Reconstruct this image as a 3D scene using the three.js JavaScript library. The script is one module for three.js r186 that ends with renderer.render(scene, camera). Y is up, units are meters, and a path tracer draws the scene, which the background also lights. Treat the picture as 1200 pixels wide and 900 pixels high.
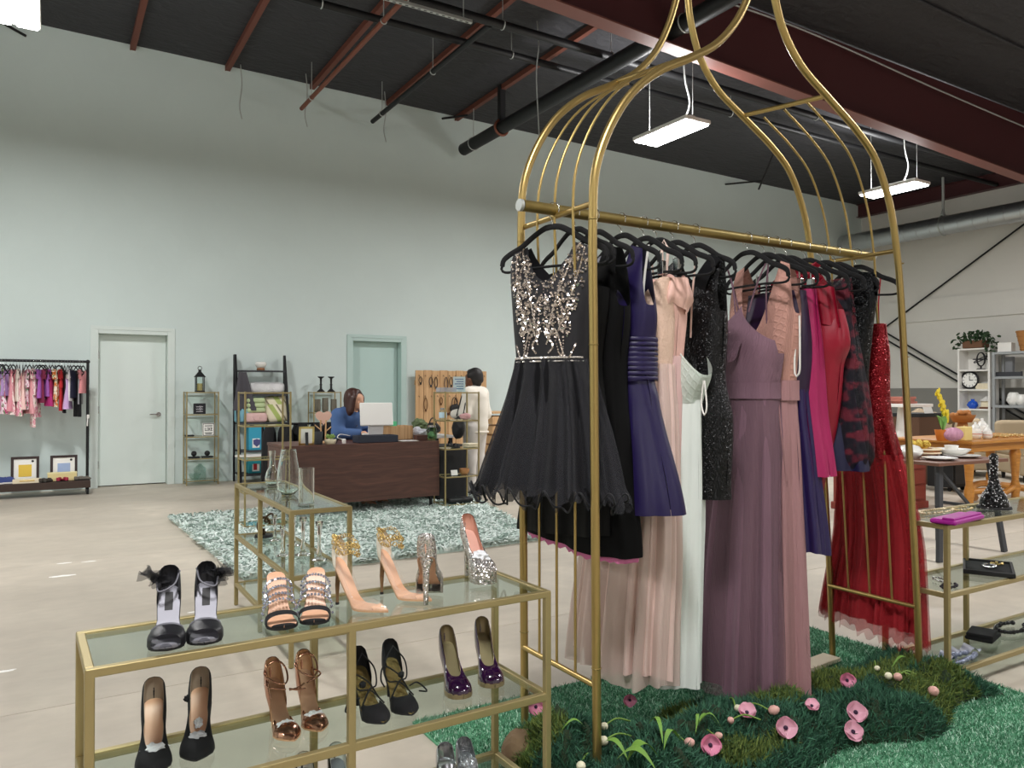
import * as THREE from 'three';
import { RoundedBoxGeometry } from 'three/addons/geometries/RoundedBoxGeometry.js';
import { mergeGeometries, mergeVertices } from 'three/addons/utils/BufferGeometryUtils.js';
import { MarchingCubes } from 'three/addons/objects/MarchingCubes.js';
import { RectAreaLightUniformsLib } from 'three/addons/lights/RectAreaLightUniformsLib.js';

// ---------------------------------------------------------------- camera, lamps, exposure
const scene = new THREE.Scene();
scene.background = new THREE.Color(0x050505);
const EYE = new THREE.Vector3(0, 1.30, 0), YAW = 31 * Math.PI / 180, PITCH = Math.atan(9 / 900), FOCAL = 900;
const camera = new THREE.PerspectiveCamera(2 * Math.atan(450 / FOCAL) * 180 / Math.PI, 4 / 3, 0.05, 80);
const FWD = new THREE.Vector3(Math.sin(YAW) * Math.cos(PITCH), Math.sin(PITCH), -Math.cos(YAW) * Math.cos(PITCH));
const RGT = new THREE.Vector3(Math.cos(YAW), 0, Math.sin(YAW));
const UPV = new THREE.Vector3().crossVectors(RGT, FWD);
camera.position.copy(EYE);
camera.lookAt(EYE.clone().add(FWD));
const renderer = new THREE.WebGLRenderer({ antialias: true });
renderer.toneMapping = THREE.LinearToneMapping;
renderer.toneMappingExposure = 2.35;
renderer.shadowMap.enabled = true;
RectAreaLightUniformsLib.init();
const LAMP_COLOR = new THREE.Color(1.0, 0.985, 0.975), LAMP_POWER = 62, LAMP_GLOW = 9, UPLIGHT = 34;
// suspended LED fixtures: x, z (all hang at LAMP_Y); rows follow the three in view
const LAMP_Y = 4.6, LAMPS = [[-0.30, -7.75], [6.80, -7.37], [11.87, -7.57], [-7, -7.6], [0, -0.4], [6.6, -0.6], [12.4, -0.8], [-7, -0.5], [0, 6.4], [6.6, 6.4]];

// ---------------------------------------------------------------- helpers
let seed = 7;
const rnd = () => { seed = (seed + 0x6D2B79F5) | 0; let t = Math.imul(seed ^ (seed >>> 15), 1 | seed); t = (t + Math.imul(t ^ (t >>> 7), 61 | t)) ^ t; return ((t ^ (t >>> 14)) >>> 0) / 4294967296; };
const rr = (a, b) => a + (b - a) * rnd();
const lerp = (a, b, t) => a + (b - a) * t, clamp = (x, a = 0, b = 1) => Math.min(b, Math.max(a, x));
const sstep = (a, b, x) => { const t = clamp((x - a) / (b - a)); return t * t * (3 - 2 * t); };
const { sin, cos, PI, abs, sqrt, max, min, floor, pow, hypot, atan2 } = Math;
const V = (x, y, z) => new THREE.Vector3(x, y, z);
// a photo pixel gives a direction; its distance comes from the plane it touches
const ray = (px, py) => FWD.clone().addScaledVector(RGT, (px - 600) / FOCAL).addScaledVector(UPV, -(py - 450) / FOCAL);
const onY = (px, py, y) => { const r = ray(px, py); return EYE.clone().addScaledVector(r, (y - EYE.y) / r.y); };
const onZ = (px, py, z) => { const r = ray(px, py); return EYE.clone().addScaledVector(r, z / r.z); };
const onX = (px, py, x) => { const r = ray(px, py); return EYE.clone().addScaledVector(r, x / r.x); };
// turn about y that points local +x at an angle a from "towards the eye" (90 = to the eye's right)
const facing = (a) => { a *= PI / 180; const d = RGT.clone().multiplyScalar(sin(a)).addScaledVector(V(-sin(YAW), 0, cos(YAW)), cos(a)); return atan2(-d.z, d.x); };

const taken = {};
function numbered(n) { const k = taken[n] = (taken[n] ?? -1) + 1; return k ? n + '_' + String(k).padStart(3, '0') : n; }
function fix(g) { if (g.index) g = g.toNonIndexed(); for (const k of Object.keys(g.attributes)) if (!['position', 'normal', 'uv', 'color'].includes(k)) g.deleteAttribute(k); return g; }
function merge(list) {
  list = list.flat(9).filter(Boolean).map(fix);
  if (list.length === 1) return list[0];
  const col = list.some(g => g.attributes.color);
  for (const g of list) {
    if (!g.attributes.uv) g.setAttribute('uv', new THREE.BufferAttribute(new Float32Array(g.attributes.position.count * 2), 2));
    if (col && !g.attributes.color) g.setAttribute('color', new THREE.BufferAttribute(new Float32Array(g.attributes.position.count * 3).fill(1), 3));
  }
  return mergeGeometries(list);
}
function metricUV(g) {           // uv in metres, by the way each face points
  g = fix(g); const p = g.attributes.position, n = g.attributes.normal, uv = new Float32Array(p.count * 2);
  for (let i = 0; i < p.count; i += 3) {
    let nx = 0, ny = 0, nz = 0;
    for (let k = 0; k < 3; k++) { nx += abs(n.getX(i + k)); ny += abs(n.getY(i + k)); nz += abs(n.getZ(i + k)); }
    for (let k = 0; k < 3; k++) {
      const j = i + k, x = p.getX(j), y = p.getY(j), z = p.getZ(j);
      const [u, v] = ny > nx && ny > nz ? [x, z] : nx > nz ? [z, y] : [x, y];
      uv[2 * j] = u; uv[2 * j + 1] = v;
    }
  }
  g.setAttribute('uv', new THREE.BufferAttribute(uv, 2)); return g;
}
const tf = (g, x = 0, y = 0, z = 0, rx = 0, ry = 0, rz = 0, s = 1) => g.applyMatrix4(new THREE.Matrix4().compose(V(x, y, z), new THREE.Quaternion().setFromEuler(new THREE.Euler(rx, ry, rz)), Array.isArray(s) ? V(...s) : V(s, s, s)));
const box = (w, h, d, x = 0, y = 0, z = 0, rx = 0, ry = 0, rz = 0) => tf(new THREE.BoxGeometry(w, h, d), x, y, z, rx, ry, rz);
const rbox = (w, h, d, x = 0, y = 0, z = 0, r = 0.004, rx = 0, ry = 0, rz = 0, seg = 1) => tf(new RoundedBoxGeometry(w, h, d, seg, min(r, w / 2.01, h / 2.01, d / 2.01)), x, y, z, rx, ry, rz);
const cyl = (r1, r2, h, x = 0, y = 0, z = 0, n = 16, rx = 0, ry = 0, rz = 0) => tf(new THREE.CylinderGeometry(r1, r2, h, n), x, y, z, rx, ry, rz);
const sph = (r, x = 0, y = 0, z = 0, s = 1, n = 14) => tf(new THREE.SphereGeometry(r, n, max(6, n * 0.7 | 0)), x, y, z, 0, 0, 0, s);
const tor = (R, r, x = 0, y = 0, z = 0, rx = 0, ry = 0, rz = 0, n = 32, m = 8, arc = PI * 2) => tf(new THREE.TorusGeometry(R, r, m, n, arc), x, y, z, rx, ry, rz);
const lathe = (pts, n = 32, x = 0, y = 0, z = 0) => tf(new THREE.LatheGeometry(pts.map(p => new THREE.Vector2(...p)), n), x, y, z);
const curve = (pts, closed = false) => new THREE.CatmullRomCurve3(pts.map(p => p.isVector3 ? p : V(...p)), closed, 'centripetal');
const tube = (pts, r, seg = 24, m = 8, closed = false) => new THREE.TubeGeometry(curve(pts, closed), seg, r, m, closed);
function bar(a, b, r, n = 10) {  // round bar between two points
  a = V(...a); b = V(...b); const d = b.clone().sub(a), g = new THREE.CylinderGeometry(r, r, d.length(), n);
  g.applyQuaternion(new THREE.Quaternion().setFromUnitVectors(V(0, 1, 0), d.clone().normalize())); const c = a.add(b).multiplyScalar(0.5); return g.translate(c.x, c.y, c.z);
}
function sqbar(a, b, w, h = w) { // square bar between two points
  a = V(...a); b = V(...b); const d = b.clone().sub(a), g = new RoundedBoxGeometry(w, d.length(), h, 1, min(w, h) * 0.12);
  g.applyQuaternion(new THREE.Quaternion().setFromUnitVectors(V(0, 1, 0), d.clone().normalize())); const c = a.add(b).multiplyScalar(0.5); return g.translate(c.x, c.y, c.z);
}
function ext(pts, depth, bevel = 0, holes = []) {
  const s = new THREE.Shape(pts.map(p => new THREE.Vector2(...p))); for (const h of holes) s.holes.push(new THREE.Path(h.map(p => new THREE.Vector2(...p))));
  return new THREE.ExtrudeGeometry(s, { depth, bevelEnabled: bevel > 0, bevelSize: bevel, bevelThickness: bevel, bevelSegments: 1 });
}
function grid(nu, nv, f, closedU = false) {  // parametric sheet; uv in metres along the sheet
  const pos = [], uv = [], idx = [], pts = [];
  for (let j = 0; j <= nv; j++) { const row = []; for (let i = 0; i <= nu; i++) row.push(f(i / nu, j / nv)); pts.push(row); }
  for (let j = 0; j <= nv; j++) { let s = 0; for (let i = 0; i <= nu; i++) { const p = pts[j][i]; if (i) s += hypot(p[0] - pts[j][i - 1][0], p[1] - pts[j][i - 1][1], p[2] - pts[j][i - 1][2]); pos.push(...p); const a = pts[0][i]; uv.push(s, -hypot(p[0] - a[0], p[1] - a[1], p[2] - a[2])); } }
  for (let j = 0; j < nv; j++) for (let i = 0; i < nu; i++) { const a = j * (nu + 1) + i, b = a + 1, c = a + nu + 1, d = c + 1; idx.push(a, c, b, b, c, d); }
  const g = new THREE.BufferGeometry(); g.setAttribute('position', new THREE.Float32BufferAttribute(pos, 3)); g.setAttribute('uv', new THREE.Float32BufferAttribute(uv, 2)); g.setIndex(idx); g.computeVertexNormals();
  if (closedU) { const n = g.attributes.normal; for (let j = 0; j <= nv; j++) { const a = j * (nu + 1), b = a + nu; const x = n.getX(a) + n.getX(b), y = n.getY(a) + n.getY(b), z = n.getZ(a) + n.getZ(b), l = hypot(x, y, z) || 1; n.setXYZ(a, x / l, y / l, z / l); n.setXYZ(b, x / l, y / l, z / l); } }
  return g;
}
function loft(rings, cap = true) {           // rings: arrays of [x,y,z], same length, closed
  const n = rings[0].length, m = rings.length, g = grid(n, m - 1, (u, v) => { const r = rings[Math.round(v * (m - 1))]; return r[Math.round(u * n) % n]; }, true), out = [g];
  if (cap) for (const [r, flip] of [[rings[0], 0], [rings[m - 1], 1]]) {
    const c = r.reduce((a, p) => [a[0] + p[0] / n, a[1] + p[1] / n, a[2] + p[2] / n], [0, 0, 0]), pos = [];
    for (let i = 0; i < n; i++) { const a = r[i], b = r[(i + 1) % n]; pos.push(...c, ...(flip ? a : b), ...(flip ? b : a)); }
    const k = new THREE.BufferGeometry(); k.setAttribute('position', new THREE.Float32BufferAttribute(pos, 3)); k.setAttribute('uv', new THREE.Float32BufferAttribute(new Float32Array(pos.length / 3 * 2), 2)); k.computeVertexNormals(); out.push(k);
  }
  return merge(out);
}
function lump(r, x, y, z, s = 1, amp = 0.3, f = 3, detail = 3) { // crumpled ball
  const g = new THREE.IcosahedronGeometry(r, detail), p = g.attributes.position, o = rr(0, 50);
  for (let i = 0; i < p.count; i++) { const v = V().fromBufferAttribute(p, i).normalize(), k = 1 + amp * (n3(v.x * f + o, v.y * f, v.z * f) - 0.5) * 2; p.setXYZ(i, v.x * r * k, v.y * r * k, v.z * r * k); }
  g.computeVertexNormals(); return tf(g, x, y, z, 0, 0, 0, s);
}
const h3 = (i, j, k) => { let h = Math.imul(i, 374761393) ^ Math.imul(j, 668265263) ^ Math.imul(k, 2147483647 ^ 1274126177); h = Math.imul(h ^ (h >>> 13), 1274126177); return ((h ^ (h >>> 16)) >>> 0) / 4294967296; };
function n3(x, y, z) { const i = floor(x), j = floor(y), k = floor(z), f = t => t * t * (3 - 2 * t), u = f(x - i), v = f(y - j), w = f(z - k); const L = lerp; return L(L(L(h3(i, j, k), h3(i + 1, j, k), u), L(h3(i, j + 1, k), h3(i + 1, j + 1, k), u), v), L(L(h3(i, j, k + 1), h3(i + 1, j, k + 1), u), L(h3(i, j + 1, k + 1), h3(i + 1, j + 1, k + 1), u), v), w); }

function part(parent, name, geos, material, label) {
  let g = Array.isArray(geos) ? merge(geos) : fix(geos);
  if (material.userData.metric) g = metricUV(g);
  const o = new THREE.Mesh(g, material); o.name = name; if (label) o.userData.label = label; parent.add(o); return o;
}
const vec = (p) => p?.isVector3 ? p : V(...(p ?? [0, 0, 0]));
function thing(name, label, category, pos, turn = 0, group) {
  const o = new THREE.Group(); o.name = numbered(name); o.position.copy(vec(pos)); o.rotation.y = turn; scene.add(o);
  o.userData = { label, category }; if (group) o.userData.group = group; return o;
}
function single(name, label, category, geos, material, pos, turn = 0, group) {
  const o = part(scene, numbered(name), geos, material); o.position.copy(vec(pos)); o.rotation.y = turn;
  o.userData = { label, category }; if (group) o.userData.group = group; return o;
}
function structure(name, geos, material, parent = scene, label) { const o = part(parent, name, geos, material, label); if (parent === scene) o.userData.kind = 'structure'; return o; }
function copyOf(o, pos, turn, label) { const c = o.clone(); c.name = numbered(o.name.replace(/_\d{3}$/, '')); c.userData = { ...o.userData }; if (label) c.userData.label = label; c.position.copy(vec(pos)); c.rotation.y = turn; scene.add(c); return c; }

// ---------------------------------------------------------------- textures
const hp = (i, j, s) => { let h = Math.imul(i + 1, 374761393) ^ Math.imul(j + 1, 668265263) ^ Math.imul(s + 11, 974634777); h = Math.imul(h ^ (h >>> 13), 1274126177); return ((h ^ (h >>> 16)) >>> 0) / 4294967296; };
function pn(x, y, px, py, s) { // noise that repeats every px, py
  const i = floor(x), j = floor(y), f = t => t * t * (3 - 2 * t), u = f(x - i), v = f(y - j), m = (a, b) => ((a % b) + b) % b;
  return lerp(lerp(hp(m(i, px), m(j, py), s), hp(m(i + 1, px), m(j, py), s), u), lerp(hp(m(i, px), m(j + 1, py), s), hp(m(i + 1, px), m(j + 1, py), s), u), v);
}
function fbm(u, v, fx, fy, oct, s) { let a = 0.5, t = 0, w = 0; for (let k = 0; k < oct; k++) { t += a * pn(u * fx, v * fy, fx, fy, s + k); w += a; a *= 0.55; fx *= 2; fy *= 2; } return t / w; }
function tex(w, h, size, f, srgb = true) { // f(u, v) -> [r, g, b] in 0..1; size: metres covered
  const d = new Uint8Array(w * h * 4);
  for (let j = 0; j < h; j++) for (let i = 0; i < w; i++) { const c = f(i / w, j / h), k = (j * w + i) * 4, a = Array.isArray(c) ? c : [c, c, c]; for (let q = 0; q < 3; q++) d[k + q] = clamp(a[q]) * 255; d[k + 3] = 255; }
  const t = new THREE.DataTexture(d, w, h); t.wrapS = t.wrapT = THREE.RepeatWrapping; t.magFilter = THREE.LinearFilter; t.minFilter = THREE.LinearMipmapLinearFilter; t.generateMipmaps = true;
  const s = Array.isArray(size) ? size : [size, size]; t.repeat.set(1 / s[0], 1 / s[1]); if (srgb) t.colorSpace = THREE.SRGBColorSpace; t.needsUpdate = true; return t;
}
const hex = (h) => [(h >> 16 & 255) / 255, (h >> 8 & 255) / 255, (h & 255) / 255];
const mixc = (a, b, t) => [lerp(a[0], b[0], t), lerp(a[1], b[1], t), lerp(a[2], b[2], t)];
const shade = (c, k) => [c[0] * k, c[1] * k, c[2] * k];
function canvasTex(w, h, draw) { const c = document.createElement('canvas'); c.width = w; c.height = h; draw(c.getContext('2d'), w, h); const t = new THREE.CanvasTexture(c); t.colorSpace = THREE.SRGBColorSpace; return t; }

// ---------------------------------------------------------------- materials
const mat = (color, roughness = 0.6, metalness = 0, o = {}) => { const { metric, ...rest } = o; const m = new THREE.MeshPhysicalMaterial({ color, roughness, metalness, side: THREE.DoubleSide, ...rest }); if (metric) m.userData.metric = true; return m; };
const T = {};
T.concrete = tex(1024, 1024, 4, (u, v) => { const a = fbm(u, v, 4, 4, 5, 1), b = fbm(u, v, 5, 40, 4, 9), c = fbm(u, v, 60, 90, 3, 17), s = pow(fbm(u, v, 9, 7, 4, 31), 4); return shade(hex(0xbcb3a4), 0.86 + 0.11 * a + 0.06 * b + 0.05 * c + s * 0.2); });
T.concreteRough = tex(512, 512, 3, (u, v) => 0.40 + 0.28 * fbm(u, v, 6, 8, 5, 3), false);
T.plaster = tex(512, 512, 1.5, (u, v) => 0.5 + 0.5 * (fbm(u, v, 60, 60, 3, 5) - 0.5), false);
T.paint = tex(512, 512, 6, (u, v) => { const a = fbm(u, v, 5, 5, 4, 8); return shade([1, 1, 1], 0.955 + 0.045 * a); });
T.wrinkle = tex(512, 512, 2.2, (u, v) => { const a = fbm(u + 0.08 * fbm(u, v, 4, 4, 3, 2), v, 5, 9, 5, 4); return 1 - abs(a - 0.5) * 3; }, false);
T.walnut = tex(1024, 512, [1.7, 0.7], (u, v) => { const w = fbm(u, v, 3, 6, 4, 6) * 0.16, g = fbm(u, v + w, 3, 40, 5, 2), r = 0.5 + 0.5 * sin((v * 9 + w * 26) * PI * 2), f = fbm(u, v, 12, 200, 3, 13); return mixc(hex(0x2f1a15), hex(0x7e5140), clamp(0.12 + 0.5 * g * (0.55 + 0.45 * r) + 0.3 * f)); });
T.pine = tex(512, 512, [0.5, 1.2], (u, v) => { const g = fbm(u, v, 26, 2, 5, 21), f = fbm(u, v, 90, 6, 3, 24); return mixc(hex(0xa87c50), hex(0xddb98c), clamp(g * 0.9 + f * 0.25)); });
T.oak = tex(512, 512, [1.2, 0.4], (u, v) => { const g = fbm(u, v, 2, 24, 5, 41), f = fbm(u, v, 8, 120, 3, 44); return mixc(hex(0x9a5f20), hex(0xd89a48), clamp(g * 0.8 + f * 0.3)); });
T.cell = tex(256, 256, 0.09, (u, v) => { const i = floor(u * 32), j = floor(v * 32); const a = hp(i, j, 3) * 6.28, t = pow(hp(i, j, 5), 1.5) * 0.75; return [0.5 + 0.5 * cos(a) * t, 0.5 + 0.5 * sin(a) * t, 0.9]; }, false);
T.cell.magFilter = THREE.NearestFilter;
T.turf = tex(1024, 1024, 0.8, (u, v) => { const a = hp(floor(u * 300), floor(v * 300), 7), b = fbm(u, v, 6, 6, 4, 6), c = hp(floor(u * 500), floor(v * 500), 17); return a > 0.93 ? hex(0xc4e0cc) : shade(mixc(hex(0x457d5c), hex(0x68a680), c), 0.8 + 0.4 * b); });
T.floral = [[0xf3dcd8, 0xd98aa0, 0x8fae84], [0xf6e6e0, 0xe4a9b2, 0xc96b84], [0xe9d3dc, 0xb0476f, 0x5c7f57], [0xf3e4cf, 0xd9762f, 0x6f9350], [0xd9e6d8, 0x77b04d, 0x2f2c3e]].map((p, k) => tex(256, 256, 0.22, (u, v) => { const a = fbm(u, v, 7, 7, 3, 50 + k), b = fbm(u, v, 9, 9, 3, 70 + k); return a > 0.58 ? hex(p[1]) : b > 0.62 ? hex(p[2]) : hex(p[0]); }));
T.lace = tex(512, 512, 0.16, (u, v) => { const w = 0.05 * fbm(u, v, 6, 6, 2, 3), a = abs(sin((u + w) * PI * 6) * cos((v - w) * PI * 6)), b = fbm(u, v, 16, 16, 3, 8); return 0.35 + 0.65 * sstep(0.25, 0.6, a * 0.7 + b * 0.45); }, false);
T.crinkle = tex(256, 256, [0.05, 0.6], (u, v) => fbm(u, v, 14, 6, 4, 61), false);
T.mottled = tex(256, 256, 0.3, (u, v) => { const a = fbm(u, v, 6, 9, 4, 87); return mixc(hex(0x0f0d18), hex(0x6c1a2a), sstep(0.42, 0.62, a)); });
T.granule = tex(256, 256, 0.05, (u, v) => hp(floor(u * 128), floor(v * 128), 9), false);

const M = {
  floor: mat(0xffffff, 1, 0, { map: T.concrete, roughnessMap: T.concreteRough, metric: 1, specularIntensity: 0.6 }),
  wall: mat(0xd5e3e0, 0.75, 0, { map: T.paint, bumpMap: T.plaster, bumpScale: 0.0008, metric: 1 }),
  wallWhite: mat(0xe2dfd8, 0.8, 0, { map: T.paint, metric: 1 }),
  wallGrey: mat(0x8f8d87, 0.8, 0, { metric: 1, map: T.paint }),
  door: mat(0xdbe6e1, 0.5), doorTeal: mat(0xb9d2cd, 0.5), frame: mat(0xd4dfda, 0.45), frameTeal: mat(0xb9d0cb, 0.45),
  insul: mat(0x303034, 0.75, 0, { bumpMap: T.wrinkle, bumpScale: 0.02, metric: 1 }),
  beam: mat(0x4d2427, 0.5), purlin: mat(0x6b3a2c, 0.6), flange: mat(0x7a4a42, 0.5),
  blackPipe: mat(0x1b1c1e, 0.5, 0.3), copperPipe: mat(0x7d4836, 0.5, 0.2), galv: mat(0xc4c6c8, 0.32, 0.95), strut: mat(0xbfc3c0, 0.5, 0.6),
  gold: mat(0xa39468, 0.42, 0.65), brass: mat(0xab935c, 0.34, 0.85), brassDull: mat(0x8d7c4a, 0.45, 0.8),
  goldBright: mat(0xd9bd7a, 0.28, 1), chrome: mat(0xd8d8d8, 0.12, 1), silver: mat(0xbfc0c4, 0.22, 1), 
  glass: mat(0xf0f7f3, 0.03, 0, { transmission: 1, thickness: 0, ior: 1.45 }),
  clearGlass: mat(0xf6fbfa, 0.02, 0, { transmission: 1, thickness: 0, ior: 1.5 }), blownGlass: mat(0xfafdfc, 0.01, 0, { transmission: 1, thickness: 0.004, ior: 1.5 }),
  crystal: mat(0xffffff, 0.02, 0, { transmission: 1, thickness: 0.02, ior: 1.5 }),
  black: mat(0x121214, 0.6), blackMetal: mat(0x1a1a1c, 0.45, 0.4), velvet: mat(0x0d0d0f, 0.95, 0, { sheen: 0.4, sheenRoughness: 0.5, sheenColor: new THREE.Color(0x333338) }),
  suede: mat(0x0f0f12, 0.9, 0, { sheen: 0.3, sheenColor: new THREE.Color(0x3a3a40) }), patentBlack: mat(0x09090b, 0.12, 0, { clearcoat: 1 }),
  walnut: mat(0xffffff, 0.5, 0, { map: T.walnut, metric: 1 }), pine: mat(0xffffff, 0.65, 0, { map: T.pine, metric: 1 }), oak: mat(0xffffff, 0.4, 0, { map: T.oak, metric: 1 }),
  white: mat(0xe9e7e2, 0.5), cream: mat(0xe8dcc0, 0.7), paper: mat(0xf0efea, 0.85), tissue: mat(0xe9ebee, 0.8, 0, { transmission: 0.15 }),
  ceramic: mat(0xecebe6, 0.2, 0, { clearcoat: 0.6 }), grey: mat(0x7d7f82, 0.7), darkgrey: mat(0x3a3c40, 0.7), rubber: mat(0x18181a, 0.8),
  nude: mat(0xd9a988, 0.4), tan: mat(0xc49a72, 0.5), pvc: mat(0xfdfdfb, 0.06, 0, { transmission: 0.92, thickness: 0 }), 
  glitter: mat(0xc9c4c0, 0.25, 0.9, { normalMap: T.cell, normalScale: new THREE.Vector2(1, 1) }),
  roseGold: mat(0xb98a72, 0.16, 0.95), plum: mat(0x2c0b33, 0.12, 0, { clearcoat: 1, clearcoatRoughness: 0.05 }), goldLining: mat(0x8f7f60, 0.42, 0.5),
  silverLining: mat(0x77777f, 0.48, 0.35), denim: mat(0x466290, 0.9), skin: mat(0xd2a083, 0.55), skinDark: mat(0x6d452f, 0.55), hair: mat(0x38190f, 0.5), hairBlack: mat(0x120d0b, 0.6),
  basket: mat(0xa9743f, 0.8), linen: mat(0xb9a88d, 0.9), green: mat(0x4c7a36, 0.7), ivy: mat(0x2f4a2b, 0.7),
};
// ---------------------------------------------------------------- the room
const WZ = -11.75, WX = 17.1, LX = -9, RZ = 9.2;
const roofY = (x) => 6.1 - 0.013 * x;
{
  const fl = structure('floor', box(WX - LX + 0.4, 0.2, RZ - WZ + 0.4, (WX + LX) / 2, -0.112, (WZ + RZ) / 2), M.darkgrey);
  const cuts = [WZ - 0.2, -9.9, -6.8, -3.7, -0.6, 2.5, 5.6, RZ + 0.2];
  for (let k = 0; k + 1 < cuts.length; k++) { const s = structure('concrete_slab', rbox(WX - LX + 0.4, 0.03, cuts[k + 1] - cuts[k] - 0.005, 0, -0.015, 0, 0.003), M.floor, fl); s.position.set((WX + LX) / 2, 0, (cuts[k] + cuts[k + 1]) / 2); }
  for (const [px, py, r] of [[75, 660, 0.03], [73, 675, 0.05], [228, 717, 0.025], [105, 658, 0.03], [3, 787, 0.03]]) { const p = onY(px, py, 0); structure('paint_spot', lump(r, p.x, 0.0005, p.z, [1.6, 0.02, 0.5], 0.4, 3, 2), M.paper, fl, 'white paint spot'); }
  // back wall with two door openings
  const D1 = [0.50, 1.46, 2.14], D2 = [4.06, 4.98, 2.16], th = 0.2;
  const wb = (x0, x1, y0, y1) => box(x1 - x0, y1 - y0, th, (x0 + x1) / 2, (y0 + y1) / 2, WZ - th / 2);
  structure('wall_back', [wb(LX, D1[0], 0, 6.3), wb(D1[0], D1[1], D1[2], 6.3), wb(D1[1], D2[0], 0, 6.3), wb(D2[0], D2[1], D2[2], 6.3), wb(D2[1], WX + 0.2, 0, 6.3)], M.wall);
  for (const [k, [a, b, h]] of [[1, D1], [2, D2]]) {
    const fm = k === 1 ? M.frame : M.frameTeal, dm = k === 1 ? M.door : M.doorTeal, x = (a + b) / 2;
    structure('trim_' + k, [rbox(0.05, h, 0.23, a + 0.025, h / 2, WZ - 0.095), rbox(0.05, h, 0.23, b - 0.025, h / 2, WZ - 0.095), rbox(b - a - 0.102, 0.05, 0.228, x, h - 0.026, WZ - 0.096),
      rbox(0.05, h + 0.05, 0.02, a - 0.02, (h + 0.05) / 2, WZ + 0.01), rbox(0.05, h + 0.05, 0.02, b + 0.02, (h + 0.05) / 2, WZ + 0.01), rbox(b - a + 0.008, 0.05, 0.02, x, h + 0.026, WZ + 0.01)], fm);
    const d = new THREE.Group(); d.name = 'door_' + k; d.userData.kind = 'structure'; d.position.set(x, 0, WZ - 0.16); scene.add(d);
    part(d, 'door_leaf', rbox(b - a - 0.11, h - 0.065, 0.045, 0, h / 2 - 0.02, 0), dm);
    if (k === 1) { part(d, 'door_handle', [cyl(0.032, 0.032, 0.012, 0.33, 0.98, 0.03, 16, PI / 2), cyl(0.011, 0.011, 0.05, 0.33, 0.98, 0.05, 10, PI / 2), rbox(0.13, 0.02, 0.016, 0.275, 0.98, 0.075, 0.006)], M.chrome, 'brushed lever handle'); for (const y of [0.3, 1.05, 1.8]) part(d, 'hinge', cyl(0.008, 0.008, 0.1, -0.42, y, 0.03, 8), M.chrome); }
  }
  // right wall: grey below, white liner panels above
  const wr = structure('wall_right', box(0.2, 6.3, RZ - WZ + 0.2, WX + 0.1, 3.15, (RZ + WZ) / 2), M.wallWhite);
  structure('lower_band', box(0.02, 1.38, RZ - WZ, WX - 0.01, 0.69, (RZ + WZ) / 2), M.wallGrey, wr, 'grey lower wall');
  structure('wall_girt', box(0.05, 0.5, RZ - WZ, WX - 0.025, 3.15, (RZ + WZ) / 2), M.wallWhite, wr);
  structure('wall_left', box(0.2, 6.4, RZ - WZ + 0.4, LX - 0.1, 3.2, (RZ + WZ) / 2), M.wall);
  structure('wall_front', box(WX - LX + 0.4, 6.4, 0.2, (WX + LX) / 2, 3.2, RZ + 0.1), M.wallWhite);
  // ceiling: black insulation blanket, brown purlins
  const sl = Math.atan(0.013), cl = structure('ceiling', tf(box(WX - LX + 0.6, 0.1, RZ - WZ + 0.4), 0, 0, 0), M.insul);
  cl.position.set((WX + LX) / 2, roofY((WX + LX) / 2) + 0.05, (WZ + RZ) / 2); cl.rotation.z = -sl;
  for (let k = -8; k < 14; k++) { const x = -0.3 + 1.25 * k - (WX + LX) / 2; if (k > 5) continue; const drop = 0.07; structure('purlin', [box(0.07, 0.008, RZ - WZ, x, -0.05 - drop, 0), box(0.012, drop + 0.02, RZ - WZ, x - 0.03, -0.05 - drop / 2, 0)], M.purlin, cl); }
  for (const z of [-4, -1.2, 3.4, 6.6]) structure('insulation_seam', tube([[-12.5, -0.055, z], [-6, -0.075, z + 0.04], [0, -0.06, z], [6, -0.08, z - 0.03], [12.5, -0.055, z]], 0.018, 60, 6), M.insul, cl);
  // tapered rafters
  for (const z of [-6.5, 1.2]) {
    const yb = (x) => 5.24 - 0.0475 * (x - 4.96), a = LX, b = WX;
    const web = ext([[a, yb(a) < 5.9 ? yb(a) : 5.75], [4, yb(4)], [b, yb(b)], [b, roofY(b) - 0.02], [a, roofY(a) - 0.02]], 0.014);
    const g = thing('roof_beam', z < 0 ? 'tapered maroon steel rafter crossing below the black ceiling' : 'maroon steel rafter behind the shoe shelf', 'beam', [0, 0, z]); g.userData.kind = 'structure';
    part(g, 'web', tf(web, 0, 0, -0.007), M.beam);
    part(g, 'bottom_flange', [sqbar([4, yb(4), 0], [b, yb(b), 0], 0.02, 0.2), sqbar([a, 5.75, 0], [4, yb(4), 0], 0.02, 0.2)], M.flange, 'paler lower flange');
    part(g, 'wire', tube([[2, roofY(2) - 0.1, 0.12], [6, 5.86, 0.12], [8, 5.87, 0.12], [11, 5.72, 0.12], [13.8, 5.6, 0.12], [17, 5.5, 0.12]], 0.012, 60, 6), M.strut);
  }
  const es = thing('eave_beam', 'dark maroon eave beam along the top of the white wall', 'beam', [WX - 0.12, 5.72, (RZ + WZ) / 2]); es.userData.kind = 'structure';
  part(es, 'web', box(0.02, 0.3, RZ - WZ), M.beam); part(es, 'flange', [box(0.16, 0.015, RZ - WZ, 0, 0.15), box(0.16, 0.015, RZ - WZ, 0, -0.15)], M.beam);
}
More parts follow.
